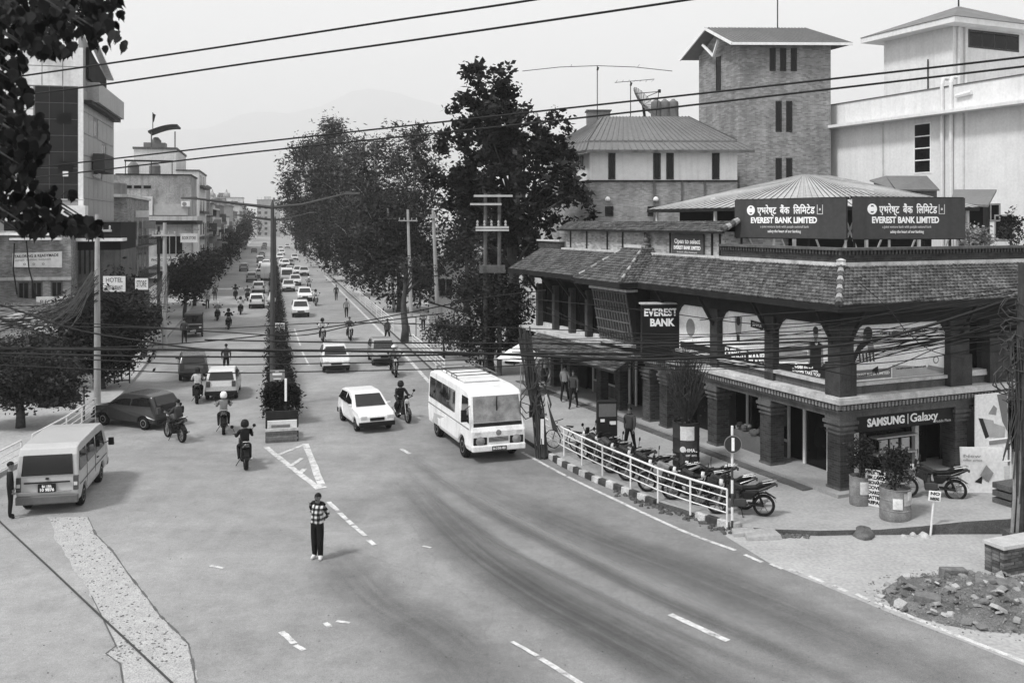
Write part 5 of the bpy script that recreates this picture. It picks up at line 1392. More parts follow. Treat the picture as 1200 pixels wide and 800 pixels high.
tree('bare_stump_tree', 'pruned pale trunk with few leaves by the low fence', at_d(474, 66), [(.4, 0, 5.2, .8, .8, .8), (1.6, 0, 4.6, .7, .7, .7)], 34, 24, .25, .2, lf_mid, .24, 5.4, 44, bark, limbs=14)
# left side
tree('pavement_tree', 'round dark tree on the left pavement beside the van', at_d(24, 38.5), [(-.2, 0, 2.5, 2.2, 1.9, 1.3), (1.1, 0, 2.1, 1.4, 1.3, 1.1), (-1.4, 0, 2.1, 1.4, 1.4, 1.2), (1.8, 0, 1.5, .8, .8, .7), (.4, 0, 1.4, 1.2, 1.2, .7)], 560, 32, .17, .15, leaf_mat('leaf_left', .04), .16, 3, 51, limbs=18)
tree('pavement_tree', 'dark leafy tree tangled in cables behind the near left pole', at_d(120, 47.5), [(-.4, 0, 3.0, 1.9, 1.6, 2.0), (1.1, .5, 2.8, 1.3, 1.3, 1.9), (-1.9, .5, 2.6, 1.5, 1.4, 1.6), (.2, 0, 1.4, 1.5, 1.2, 1.0)], 420, 30, .24, .2, lf_dark, .14, 3.6, 52, limbs=12)
for i, (l, a, h) in enumerate(((-7.3, 87, .88), (-7.4, 99, 1.0), (-7.7, 128, .9), (-7.7, 160, 1.0), (-7.6, 190, 1.2), (-7.4, 235, 1.6))):
    tree('kerb_tree', '%s low dark tree along the left kerb, %s from the tricycle taxi' % (['round', 'broad', 'ragged', 'small', 'hazy', 'faint'][i], ordn[i]), st(l, a, .15), [(.3, 0, 3.1 * h, 2.2 * h, 2 * h, 1.6 * h), (-1.2, 1, 3.6 * h, 1.8 * h, 1.6 * h, 1.5 * h), (.8, -1, 4.3 * h, 1.4 * h, 1.4 * h, 1.1 * h)], 130, 30, .34, .3, lf_dark, .16, 3.5 * h, 60 + i, group='low trees along the left kerb', limbs=10)
for i, (l, a, h) in enumerate(((-9, 300, 2), (-9, 370, 2.4), (8.0, 240, 2.3), (7.5, 310, 2.5))):
    tree('far_tree', ['hazy tree at the left far street end', 'hazy tree before the white end block', 'hazy tree beyond the leaning eucalyptus', 'hazy tree closing the right pavement'][i], st(l, a, 0), [(0, 0, 3.5 * h, 2.6 * h, 2.6 * h, 2.4 * h), (-.8 * h, 0, 4.8 * h, 1.6 * h, 1.6 * h, 1.4 * h)], 110, 26, .6, .6, lf_dark, .3, 5 * h, 80 + i, group='hazy far trees')

tree('pavement_tree', 'dark mass of leaves against the shops between the two left poles', st(-9.2, 66, .15), [(0, 0, 2.6, 1.5, 2.2, 1.9), (-1.2, 2, 3.2, 1.6, 2.2, 1.8), (.2, 3, 1.6, 1.0, 2, 1.3)], 280, 30, .26, .22, lf_dark, .15, 3.4, 53, limbs=12)
# overhanging branch close to the camera, trunk just outside the picture
ob = thing('overhanging_tree', 'large heart-leaved tree branch hanging in at the top left corner', 'tree', (-8.6, 8.4, 0))
rg = np.random.default_rng(5)
reg = [(45, 8, 85, 18, 190), (15, 35, 40, 22, 120), (55, 52, 34, 17, 60), (95, 30, 40, 14, 50), (134, 18, 12, 26, 20), (120, 46, 20, 14, 12), (143, 50, 4, 8, 2), (117, 56, 4, 5, 1), (5, 75, 24, 18, 40), (8, 118, 28, 30, 100), (18, 165, 26, 35, 130), (40, 165, 16, 30, 36), (5, 215, 40, 40, 190), (45, 248, 30, 18, 70), (85, 264, 34, 9, 46), (60, 268, 45, 10, 50), (110, 272, 16, 6, 8), (70, 230, 20, 12, 12), (-80, 60, 60, 90, 300), (-80, 200, 60, 70, 240)]
V, Fc = [], []; tips = []
shape = [(0, -.5), (.34, -.42), (.5, -.1), (.36, .2), (.12, .42), (0, .72), (-.12, .42), (-.36, .2), (-.5, -.1), (-.34, -.42)]
for cx, cy, rx, ry, n in reg:
    for _ in range(int(n * 1.5)):
        while True:
            x, y = rg.uniform(-1, 1, 2)
            if x * x + y * y < 1: break
        D = rg.uniform(7.4, 9.6); p = wp(cx + x * rx, cy + y * ry, D) - ob.location
        if rg.random() < .06: tips.append(p)
        s = rg.uniform(.05, .088)
        dn = Vector((rg.normal(0, .45), rg.normal(0, .45), -1)).normalized(); nn = Vector((rg.normal(0, .6), -1, rg.normal(0, .5))); sx = dn.cross(nn).normalized(); nz = sx.cross(dn)
        o_ = len(V)
        for a, b in shape:
            V.append(p + sx * a * s * 1.1 + dn * b * s * 1.25 + nz * (abs(a) * s * .25))
        Fc.append(tuple(range(o_, o_ + 10)))
mb = MB(); mb.v = [tuple(p) for p in V]; mb.f = Fc; mb.m = [0] * len(Fc)
mb.build('leaves', leaf_mat('leaf_peepal', .014, .85), ob)
mb = MB()
trunk_pts = [Vector((0, 0, 0)), Vector((.15, 0, 4)), Vector((0, .1, 8)), Vector((.4, .1, 12)), Vector((.7, 0, 15))]
mb.tube(trunk_pts, [.42, .36, .3, .22, .12], 10)
L_ = ob.location
for a in [[(-170, 30, 8.6), (-60, 5, 8.6), (30, -5, 8.5), (120, 2, 8.6)], [(-170, 120, 8.6), (-60, 130, 8.5), (10, 160, 8.5), (40, 190, 8.5)], [(-170, 200, 8.6), (-50, 235, 8.5), (20, 255, 8.6), (95, 262, 8.6)]]:
    pts = [wp(*q) - L_ for q in a]; mb.tube([trunk_pts[2 if a[0][1] > 100 else 3]] + pts, [.16, .09, .05, .03, .012], 6)
for p in tips:
    q = p + Vector((-.35, 0, .22)); mb.tube([q, p], [.012, .004], 4)
mb.build('branches', bark, ob, smooth=True)

# clipped hedge on the median
hd = thing('median_hedge', 'dark clipped hedge running along the median', 'hedge', st(.4, 40))
hd.rotation_euler = (0, 0, ST_A)
rg = np.random.default_rng(9); C = []
for k in range(7000):
    t = rg.random() ** 2.0; y = .8 + t * 150; w = .60 + .12 * math.sin(y * .9) + .08 * math.sin(y * 2.3); h = 1.3 + .2 * math.sin(y * .55 + 1) + .1 * math.sin(y * 1.9)
    a = rg.uniform(-1, 1); b = rg.random() ** .5
    C.append((a * w, y, .2 + b * h * (1 - .25 * a * a)))
V, Fq = leaf_cloud(C, 5, .09, .12, rg); obj('foliage', np_mesh('foliage', V, Fq, leaf_mat('leaf_hedge', .014)), hd)
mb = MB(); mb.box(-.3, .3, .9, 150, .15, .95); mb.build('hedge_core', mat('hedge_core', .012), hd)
# ------------------------------------------------------------------ median, lamps, rails, poles, cables
MD = tag(MB().box(-.58, .58, 0, 420, -.02, .16).build('median_kerb', mat('median_concrete', .34, var=.2, scale=1, fine=.15)), 'raised concrete median down the middle of the street', kind='structure')
MD.location = st(.4, 38.4); MD.rotation_euler = (0, 0, ST_A)
PB = thing('median_planter', 'brick fronted planter box at the near end of the median', 'planter', st(.4, 37.6), ST_A)
mbk = brick_mat('planter_brick', .14, .2)
for j in range(5):                       # courses of brick on the visible front
    for i in range(5):
        off = .0 if j % 2 else .13; x0 = -.6 + i * .25 - off; x1 = min(x0 + .235, .6); x0 = max(x0, -.6)
        if x1 - x0 > .05: MB().box(x0, x1, -.02 + random.uniform(-.008, .008), .08, .02 + j * .085, .095 + j * .085).build('brick', mat('brick_%d' % ((i * 3 + j) % 3), (.12, .16, .2)[(i * 3 + j) % 3], var=.3, scale=6), PB)
MB().box(-.58, .58, .0, 1.6, .0, .43).build('mortar', mat('mortar', .2), PB)
MB().box(-.64, .64, -.06, .2, .45, .55).build('coping', plaster_l, PB)
MB().box(-.55, .6, .2, .3, .55, .80).build('notice_panel', wht, PB)
MB().box(-.62, .62, .32, .4, .3, 1.15).build('back_board', dark_wood, PB)
MB().box(-.4, .3, .05, .16, .56, .66).build('loose_brick', mat('brick_1', .16), PB)
for x in (-.62, .56): MB().box(x, x + .06, .0, .1, .02, 1.0).build('post', dark_wood, PB)
def sign_on_post(name, label, base, ph, w, h, m_face, text=None, cat='sign', rz=0.0, post_m=None, tcol=None):
    t = thing(name, label, cat, base, rz)
    MB().tube([(0, .04, 0), (0, .04, ph + h * .9)], .03, 6).build('post', post_m or dark_wood, t)
    f = MB().box(-w / 2, w / 2, -.02, .01, ph, ph + h).build('face', m_face, t, bevel=.01)
    if text:
        n = len(text)
        for i, s in enumerate(text):
            place_text(s, h * .8 / n, tcol or dark_wood, f, (0, -.026, ph + h * (1 - (i + .5) / n)), (1, 0, 0), bold=.003, fit=w * .75)
    return t
ms = sign_on_post('median_sign', 'small grey sign with white car symbol above the median hedge', st(.25, 41.5, .16), 1.55, .62, .5, mat('sign_mid_grey', .22), rz=.1)
mb = MB(); mb.box(-.2, .2, -.03, -.022, 1.83, 1.93); mb.prism([(-.12, -.03, 1.93), (.12, -.03, 1.93), (.06, -.03, 2.0), (-.08, -.03, 2.0)], (0, .007, 0)); mb.box(-.16, .16, -.03, -.022, 1.65, 1.70); mb.build('symbol', wht, ms)
sign_on_post('median_marker', 'slim white marker post on the near end of the median', st(.55, 38.3, .55), .9, .09, .9, wht)
sign_on_post('hedge_board', 'small white board half sunk in the far median hedge', st(.45, 66, .16), .9, .9, .6, wht, ['KEEP', 'LEFT'])
cc = thing('median_camera', 'white domed camera on a bracket above the far hedge', 'camera', st(.3, 78, .16), .1)
MB().tube([(.3, 0, 0), (.3, 0, 2.7), (.15, 0, 2.85), (-.25, 0, 2.75)], .06, 6).build('bracket', dark_wood, cc); MB().lathe([(.0, 1.85), (.3, 1.95), (.34, 2.2), (.2, 2.45), (.12, 2.75), (0, 2.75)], 12, (-.3, 0, 0)).build('dome', wht, cc, smooth=True)

def lamp(label, l, a, hz, reach=3.4, r=.12, proto=None):
    t = thing('street_lamp', label, 'street lamp', st(l, a, .16), ST_A, 'twin arm street lamps on the median')
    m = mat('lamp_dark', .06, rough=.5)
    MB().tube([(0, 0, 0), (0, 0, .8), (0, 0, .82), (0, 0, hz)], [r * 1.7, r * 1.6, r * 1.15, r * .7], 10).build('pole', m, t, smooth=40)
    MB().lathe([(.1, hz - .12), (.11, hz), (.05, hz + .2), (.02, hz + .3)], 10).build('pole_cap', m, t)
    for s in (-1, 1):
        e = Vector((s * reach, 0, hz + (.35 if s < 0 else .62)))
        MB().tube([(0, 0, hz - .05), Vector((s * reach * .4, 0, hz + .1)), e], [.085, .07, .05], 6).build('arm', m, t)
        MB().hexa([e + Vector((-s * .1, -.11, -.07)), e + Vector((s * .6, -.09, -.03)), e + Vector((s * .6, .09, -.03)), e + Vector((-s * .1, .11, -.07))],
                  [e + Vector((-s * .1, -.07, .08)), e + Vector((s * .6, -.05, .05)), e + Vector((s * .6, .05, .05)), e + Vector((-s * .1, .07, .08))]).build('lamp_head', m, t, bevel=.02)
    return t
lamp('twin armed street lamp rising from the near median hedge', .05, 45.0, 9.05)
lamp('second twin armed street lamp down the median', .35, 92, 8.6, 3.2)
lamp('third twin armed street lamp, small above the traffic', .4, 142, 8.6, 3.2)
lamp('fourth twin armed street lamp, tiny in the haze', .4, 195, 8.6, 3.2)

white_rail = mat('rail_white', .68, rough=.5, var=.15, scale=3, fine=.12)
def railing(name, label, pts, h, n_rail, step=None, r_top=.032, r=.018, m=None, group=None):
    o = pts[0]; t = thing(name, label, 'railing', o, 0, group); m = m or white_rail
    P = [Vector(p) - Vector(o) for p in pts]
    for p in P:
        MB().tube([p - Vector((0, 0, .05)), p + Vector((0, 0, h))], .028, 8).build('post', m, t)
    for k in range(n_rail):
        z = h - k * (h - .12) / n_rail
        MB().tube([p + Vector((0, 0, z)) for p in P], r_top if k == 0 else r, 6).build('rail', m, t)
    return t
rr = [gp(636, 519, .15), gp(661, 534, .15), gp(682, 545, .15), gp(706, 557, .15), gp(739, 572, .15), gp(771, 587, .15), gp(809, 601, .15), gp(852, 615, .15)]
railing('pavement_railing', 'white four-rail pipe railing in front of the parked motorcycles', rr, .98, 4)
lr = [gp(-70, 606, .15), gp(-25, 577, .15), gp(25, 549, .15)]
railing('pavement_railing', 'white pipe railing behind the parked van, lower stretch', lr, .95, 4)
railing('pavement_railing', 'white pipe railing climbing to the near left pole', [gp(38, 541, .15), gp(58, 529, .15), gp(78, 517, .15), gp(96, 504, .15), gp(112, 493, .15)], .95, 4)
railing('pavement_railing', 'pale railing along the left kerb beyond the small notice frame', [st(-7.8, a, .15) for a in (59, 62, 65, 68, 71, 74)], .95, 4)
railing('pavement_railing', 'pale railing along the right kerb behind the bus', [st(9.0, a, .15) for a in (50, 53, 56, 59, 62)], .95, 4)
railing('pavement_railing', 'pale railing along the right kerb under the evergreens', [st(9.0, a, .15) for a in (72, 76, 80, 84, 88, 94, 100, 108, 118)], .95, 4)

# ---- utility poles
conc = mat('pole_concrete', .33, var=.15, scale=2, fine=.1)
pole_dk = mat('pole_dark', .05, var=.4, scale=3)
ins_m = mat('insulator', .35, rough=.3)
def upole(label, base, h, r=.13, m=None, arms=(), lean=(0, 0)):
    t = thing('utility_pole', label, 'utility pole', base, 0, 'utility poles')
    MB().tube([(0, 0, -.1), (lean[0] * .5, lean[1] * .5, h / 2), (lean[0], lean[1], h)], [r * 1.2, r, r * .75], 10).build('shaft', m or conc, t, smooth=40)
    for z, w in arms:
        x = lean[0] * z / h
        MB().box(x - w / 2, x + w / 2, -.06 - r, .06 - r, z, z + .1).build('crossarm', m or conc, t)
        for k in (-.45, -.2, .2, .45): MB().lathe([(.03, 0), (.05, .05), (.03, .1), (.05, .14), (.0, .2)], 6, (x + w * k, -r, z + .1)).build('insulator', ins_m, t)
    return t
upole('pale concrete pole with cable bundles beside the left railing', at_d(114, 43.5), 8.7, .13, arms=((7.9, 1.4),))
upole('pale concrete pole farther up the left pavement', at_d(193, 63), 8.3, .15, arms=((7.4, 1.6),))
upole('slim pole by the concrete house ledge', at_d(186, 75), 8.0, .12, pole_dk, arms=((7, 1.4),))
for i, (l, a) in enumerate(((-8.6, 112), (-8.6, 134), (-8.6, 160), (-8.6, 190), (-8.6, 230))): upole('thin pole in the left row past the low trees, %s' % ordn[i], st(l, a, .15), 8.2, .12, arms=((7.4, 1.6),))
upole('pale concrete pole before the low fence on the far pavement', at_d(514, 68), 9.2, .14, arms=((8.6, .8),), lean=(-.4, 0))
upole('pale concrete pole between the yard trees', at_d(482, 80), 9.4, .14, arms=((8.4, 1.6),), lean=(-.3, 0))
upole('leaning pale pole near the pruned trunk', at_d(462, 88), 9.6, .13, arms=((8.6, 1.8),), lean=(-.6, 0))
upole('thin pale pole behind the pruned trunk', at_d(492, 92), 8.4, .1, arms=((7.8, 2.2),))
tp = thing('transformer_pole', 'twin poles carrying pale crossbars among the tree leaves', 'utility pole', at_d(577, 51.5))
for x in (-.38, .38): MB().tube([(x, 0, 0), (x, 0, 9.9)], [.14, .09], 8).build('shaft', mat('pole_weathered', .09, var=.4, scale=3), tp)
for z, x0, x1 in ((9.7, -1.0, 1.1), (9.25, -1.2, .5), (8.0, -.9, .9), (7.85, -.9, .9)): MB().box(x0, x1, -.28, -.18, z, z + .11).build('crossarm', mat('crossarm_pale', .4, var=.2), tp)
MB().box(-.7, .7, -.5, .1, 5.6, 6.0).build('transformer_platform', plaster_d, tp)
for k in range(5): MB().lathe([(.04, 0), (.07, .08), (.04, .16), (.07, .24), (.03, .34)], 6, (-.8 + k * .38, -.23, 8.1)).build('insulator', ins_m, tp)

# black leaning pole wrapped in cables on the bank pavement
wpole = thing('wrapped_pole', 'black leaning pole wrapped in cables and rags behind the bus', 'utility pole', gp(634, 532, .15))
mb = MB(); pp = [Vector((.05, 0, -.1)), Vector((-.1, .05, 1.4)), Vector((-.38, .1, 2.8)), Vector((-.6, .2, 4.3))]; mb.tube(pp, [.17, .15, .13, .1], 9); mb.build('shaft', pole_dk, wpole)
rnd = random.Random(4); mb = MB()
for k in range(26):
    a = rnd.random() * 6.28; q = [p + Vector((math.cos(a + i * .5) * .2, math.sin(a + i * .5) * .2, rnd.uniform(-.3, .3))) for i, p in enumerate(pp)]; mb.tube(q, rnd.uniform(.012, .03), 5)
for k in range(10):
    c = Vector((rnd.uniform(-.5, .1), rnd.uniform(-.2, 0), rnd.uniform(1.7, 3.6))); mb.tube([c + Vector((math.cos(j * .9) * .28, -.1, math.sin(j * .9) * .45)) for j in range(8)], .022, 5)
tag(mb.build('cable_wrap', pole_dk, wpole), kind='stuff')
mb = MB(); mb.prism([(.12, -.2, 2.15), (.2, -.22, 2.2), (.52, -.2, .95), (.32, -.2, 1.0), (.16, -.2, 1.7)], (0, .05, 0)); mb.build('pale_rag', mat('rag_pale', .5), wpole)
mb = MB(); mb.prism([(.2, -.24, 2.0), (.34, -.24, 1.6), (.62, -.24, .85), (.4, -.24, .95)], (0, .03, 0)); mb.build('dark_rag', pole_dk, wpole)
MB().box(-.02, .10, -.19, -.16, .4, 1.3).build('paper_bill', wht, wpole)

# right-hand picture edge: dark pole with cable tangle and bamboo props
rp_ = thing('edge_pole', 'dark cable laden pole with bamboo props at the right edge', 'utility pole', gp(1192, 634))
MB().tube([(0, 0, 0), (.08, 0, 3), (.15, 0, 7.4)], [.17, .14, .11], 9).build('shaft', pole_dk, rp_)
for k, (x0, x1, h) in enumerate(((-.22, -.12, 2.4), (-.08, .02, 3.0), (.22, .1, 2.6))): MB().tube([(x0, -.12, 0), ((x0 + x1) / 2 + .02, -.14, h / 2), (x1, -.1, h)], .045, 7).build('bamboo_prop', mat('bamboo', .22, var=.3, scale=4), rp_)
mb = MB(); rnd = random.Random(8)
for k in range(34):
    z = rnd.uniform(3.6, 6.4); w = rnd.uniform(.15, .5); x = rnd.uniform(-.25, .35)
    mb.tube([(x + w * math.cos(j * .8 + k), rnd.uniform(-.25, .1), z + w * .75 * math.sin(j * .8 + k)) for j in range(7)], rnd.uniform(.010, .024), 5)
for k in range(12):
    x = rnd.uniform(-.3, .3); mb.tube([(x, -.15, 5.5), (x + rnd.uniform(-.2, .2), -.2, 3.5), (x + rnd.uniform(-.3, .1), -.18, rnd.uniform(1.0, 2.5))], .016, 5)
tag(mb.build('cable_tangle', pole_dk, rp_), kind='stuff')
MB().box(-.3, .3, -.25, .2, -.02, .28).build('foot_block', kerb_dark, rp_)

# ---- cables
cab = mat('cable_black', .012, rough=.6, var=.2)
def cable(pts, r, label, group, n=6, sub=7, smoothed=True):
    P = [wp(*p) for p in pts]; Q = []
    for i in range(len(P) - 1):
        p0, p1, p2, p3 = P[max(i - 1, 0)], P[i], P[i + 1], P[min(i + 2, len(P) - 1)]
        for k in range(sub):
            t = k / sub; Q.append(0.5 * ((2 * p1) + (p2 - p0) * t + (2 * p0 - 5 * p1 + 4 * p2 - p3) * t * t + (3 * p1 - p0 - 3 * p2 + p3) * t ** 3))
    Q.append(P[-1]); o = Q[0]
    ob_ = MB().tube([q - o for q in Q], r, n).build('overhead_cable', cab, loc=o)
    return tag(ob_, label, 'cable', group)
hi = 'high power lines'
cable([(-200, 122, 34), (0, 93, 31), (230, 59.5, 28), (450, 26, 25.5), (626, 0, 23.5), (900, -45, 21)], .030, 'uppermost high power line, leaving the picture at the top middle', hi)
cable([(-200, 133, 33), (32, 111, 30.5), (300, 73, 27.5), (500, 45, 25), (800, 1, 22), (1000, -30, 20)], .030, 'second high power line, leaving the top near the brick tower', hi)
cable([(-200, 212, 40), (0, 200, 38), (300, 167, 33), (600, 134, 29), (900, 101, 25.5), (1200, 67, 23), (1400, 42, 21)], .030, 'third high power line, crossing in front of the satellite dish', hi)
cable([(-200, 224, 40), (0, 212, 38), (300, 178, 33), (600, 147, 29), (900, 113, 25.5), (1200, 78, 23), (1400, 54, 21)], .030, 'lowest high power line, crossing the tower below its slit windows', hi)
lo = 'black cables sagging across the road'
mids = [
    ([(-60, 345, 33), (0, 357, 33), (85, 385, 33), (170, 400, 33), (240, 409, 33), (330, 412, 32)], .03),
    ([(-60, 405, 34), (0, 407, 34), (120, 407, 34), (240, 400, 33), (380, 384, 32), (480, 366, 31), (560, 350, 31), (640, 340, 31)], .022),
    ([(-60, 408, 34), (60, 409, 34), (240, 410, 32.5), (400, 411, 31), (560, 414, 30), (760, 421, 28.5), (900, 412, 27.5), (1000, 402, 27), (1080, 384, 26.5), (1192, 348, 26)], .045),
    ([(-60, 412, 34), (100, 416, 33), (240, 418, 32.5), (420, 417, 31), (560, 415, 30), (720, 414, 29), (900, 420, 28), (1040, 408, 27), (1192, 380, 26)], .032),
    ([(-60, 414, 34), (100, 421, 33), (240, 427, 32), (420, 425, 31), (600, 421, 30), (800, 424, 28.5), (960, 432, 27.5), (1090, 402, 26.5), (1192, 372, 26)], .02),
    ([(-60, 425, 34), (100, 432, 33), (240, 437, 32), (380, 435, 31), (520, 432, 30), (640, 426, 29.5), (840, 412, 28), (1192, 392, 26)], .02),
    ([(-60, 376, 34), (60, 382, 34), (170, 384, 33), (260, 389, 33), (350, 393, 32), (420, 380, 32), (520, 367, 31)], .02),
    ([(-60, 372, 34), (100, 379, 33.5), (240, 385, 33), (400, 378, 32), (600, 384, 30.5), (800, 392, 29), (1000, 386, 27), (1192, 383, 26)], .016),
    ([(240, 398, 33), (400, 401, 31.5), (600, 402, 30), (780, 402, 28.5), (960, 396, 27.5), (1192, 392, 26)], .026),
    ([(380, 409, 32), (520, 408, 31), (700, 408, 29.5), (880, 402, 28), (1060, 398, 27), (1192, 391, 26)], .018),
    ([(600, 398, 30), (720, 396, 29), (850, 394, 28.3), (1000, 390, 27.3), (1192, 384, 26)], .014),
    ([(600, 412, 30), (720, 416, 29), (870, 410, 28.3), (1000, 405, 27.3), (1100, 397, 26.6), (1192, 395, 26)], .016),
    ([(620, 396, 30), (760, 400, 29), (900, 386, 28), (1050, 372, 27), (1192, 350, 26)], .014),
    ([(620, 350, 30), (760, 364, 29), (900, 380, 28), (1040, 368, 27), (1192, 346, 26)], .014),
    ([(600, 352, 31), (700, 386, 30), (800, 402, 29), (940, 390, 28), (1060, 362, 27), (1192, 341, 26)], .014),
    ([(760, 405, 28.6), (880, 428, 28), (960, 433, 27.5), (1020, 418, 27), (1090, 390, 26.6), (1192, 362, 26)], .016),
    ([(1005, 330, 28), (1040, 360, 27.6), (1062, 388, 27.2), (1090, 410, 26.8), (1130, 420, 26.4)], .012),
    ([(960, 432, 27.6), (1010, 440, 27.2), (1060, 424, 26.9), (1110, 405, 26.5), (1192, 398, 26)], .014),
    ([(820, 375, 28.6), (900, 368, 28), (990, 362, 27.4), (1090, 350, 26.6), (1192, 336, 26)], .014),
    ([(640, 360, 30.5), (740, 400, 29.5), (860, 404, 28.5), (990, 398, 27.5), (1110, 388, 26.6), (1192, 376, 26)], .014),
]
own = {0: 'thick cable dipping from the left edge toward the road middle', 1: 'cable rising from the left poles toward the big broad tree', 2: 'thickest black cable, sagging across the whole road to the edge pole', 3: 'second thickest cable, just below the thickest one', 16: 'short cable slanting down across the big corner poster', 6: 'cable crossing the left tree and rising past the hedge'}
for i, (p, r) in enumerate(mids): cable(p, r, own.get(i, 'thin black cable sagging across the road among the tangle'), lo)
rnd = random.Random(44)
for k in range(16):                      # thin service lines swinging past the bank front to the edge pole
    x0 = rnd.uniform(590, 780); y0 = rnd.uniform(396, 428); d0 = 31 - (x0 - 590) / 100; y1 = rnd.uniform(335, 400); s_ = rnd.uniform(10, 40)
    pts = [(x0 + (1192 - x0) * t, y0 + (y1 - y0) * t + s_ * 4 * t * (1 - t), d0 + (26 - d0) * t) for t in (0, .2, .4, .6, .8, 1)]
    cable(pts, rnd.choice((.008, .01, .013)), 'thin black cable sagging across the road among the tangle', lo, n=4, sub=4)
# fans of service cables at the left poles
def fan(base, label, pts, seed, n=26, m=None):
    rnd = random.Random(seed); mb = MB()
    for k in range(n):
        (x0, y0, d0), (x1, y1, d1) = pts; a = wp(x0 + rnd.uniform(-4, 4), y0 + rnd.uniform(-10, 8), d0 + rnd.uniform(-.3, .3)); b = wp(x1 + rnd.uniform(-45, 14), y1 + rnd.uniform(-14, 16), d1 + rnd.uniform(-2, 2))
        mid = a.lerp(b, .5) - Vector((0, 0, rnd.uniform(.1, .7))); mb.tube([a - base, mid - base, b - base], rnd.uniform(.01, .022), 4)
    return tag(mb.build('cable_fan', m or mat('cable_grey', .07, var=.4, scale=2), loc=base), label, 'cable bundle', 'cable bundles at the left poles')
fan(at_d(112, 43), 'fan of service cables sweeping left from the near pole', ((112, 325, 43), (70, 378, 38)), 1, 34)
fan(at_d(193, 62.5), 'fan of service cables hanging from the second left pole', ((195, 325, 62.4), (182, 360, 58)), 2, 22)
fan(at_d(112, 43.2), 'loose dark cables drooping between the brick house and near pole', ((112, 345, 43), (20, 372, 41)), 3, 24, cab)
fan(at_d(193, 62), 'tangled dark cables between the two left poles', ((112, 340, 43.5), (190, 352, 61)), 6, 20, cab)
lc = [gp(-20, 592), gp(4, 616), gp(60, 668), gp(119, 724), gp(160, 762), gp(200, 800), gp(240, 838)]
tag(MB().tube([p + Vector((0, 0, .03)) - lc[0] for p in lc], .022, 6).build('ground_cable', mat('cable_dusty', .05), loc=lc[0]), 'dark cable lying diagonally across the left asphalt', 'cable')
# two drop cables on the brick house
for i, (a, b) in enumerate((((17, 285, 60), (20, 345, 60)), ((31, 282, 60), (43, 348, 60)))):
    tag(MB().tube([wp(*a) - wp(*b), wp((a[0] + b[0]) / 2 - 3, (a[1] + b[1]) / 2, 60) - wp(*b), (0, 0, 0)], .045, 5).build('drop_cable', cab, loc=wp(*b)), ('thick cable hanging at the corner of the brick house', 'thick cable looping past the white shop board')[i], 'cable')
# ------------------------------------------------------------------ vehicles
tyre_m, rim_m = mat('tyre', .012, rough=.85), mat('rim', .3, rough=.35, metal=.6, var=.1)
chrome, lens, black_pl = mat('chrome', .6, rough=.2, metal=.9, var=.05), mat('lamp_lens', .55, rough=.15, var=.1, spec=.5), mat('black_plastic', .014, rough=.5)
car_glass = mat('car_glass', .01, rough=.05, var=.4, scale=1.5, spec=.5, fine=0)
def wheel(parent, c, r, w, spokes=True, axis='x'):
    t = MB().lathe([(r * .62, -w / 2), (r * .9, -w / 2), (r, -w * .3), (r, w * .3), (r * .9, w / 2), (r * .62, w / 2)], 22, (0, 0, 0), axis, caps=True).build('wheel', tyre_m, parent, loc=c, smooth=40)
    s = w * .5 + .004
    for q in (-1, 1):
        MB().lathe([(r * .6, q * s * .93), (r * .55, q * s), (r * .2, q * (s - .02)), (.0, q * (s + .005))], 16, (0, 0, 0), axis, caps=False).build('rim', rim_m, t, smooth=40)
    return t
def arch_profile(prof, wheels, r, n=8):
    """side outline (y, z), counted along the bottom from rear to front, with round wheel openings; the outline's first run is the underside"""
    out = []
    z0 = prof[0][1]
    for yc in wheels:
        for k in range(n + 1):
            a = math.pi - math.pi * k / n; out.append((yc + r * math.cos(a), max(z0, z0 + r * math.sin(a) * .92)))
    return [prof[0]] + out + prof[1:]
def body_mesh(prof, hw):
    """outline (y,z) swept across the width, narrower where hw(z, y) says"""
    mb = MB(); n = len(prof)
    L_ = [(-hw(z, y), y, z) for y, z in prof]; R_ = [(hw(z, y), y, z) for y, z in prof]
    mb.add(L_ + R_, [tuple(range(n)), tuple(range(2 * n - 1, n - 1, -1))] + [(i, n + i, n + (i + 1) % n, (i + 1) % n) for i in range(n)])
    return mb
def side_pane(parent, poly, hw, side, m, name='window', out=.006, th=.008):
    pts = [(side * (hw(z, y) + out), y, z) for y, z in poly]
    return MB().prism(pts, (-side * th, 0, 0)).build(name, m, parent)
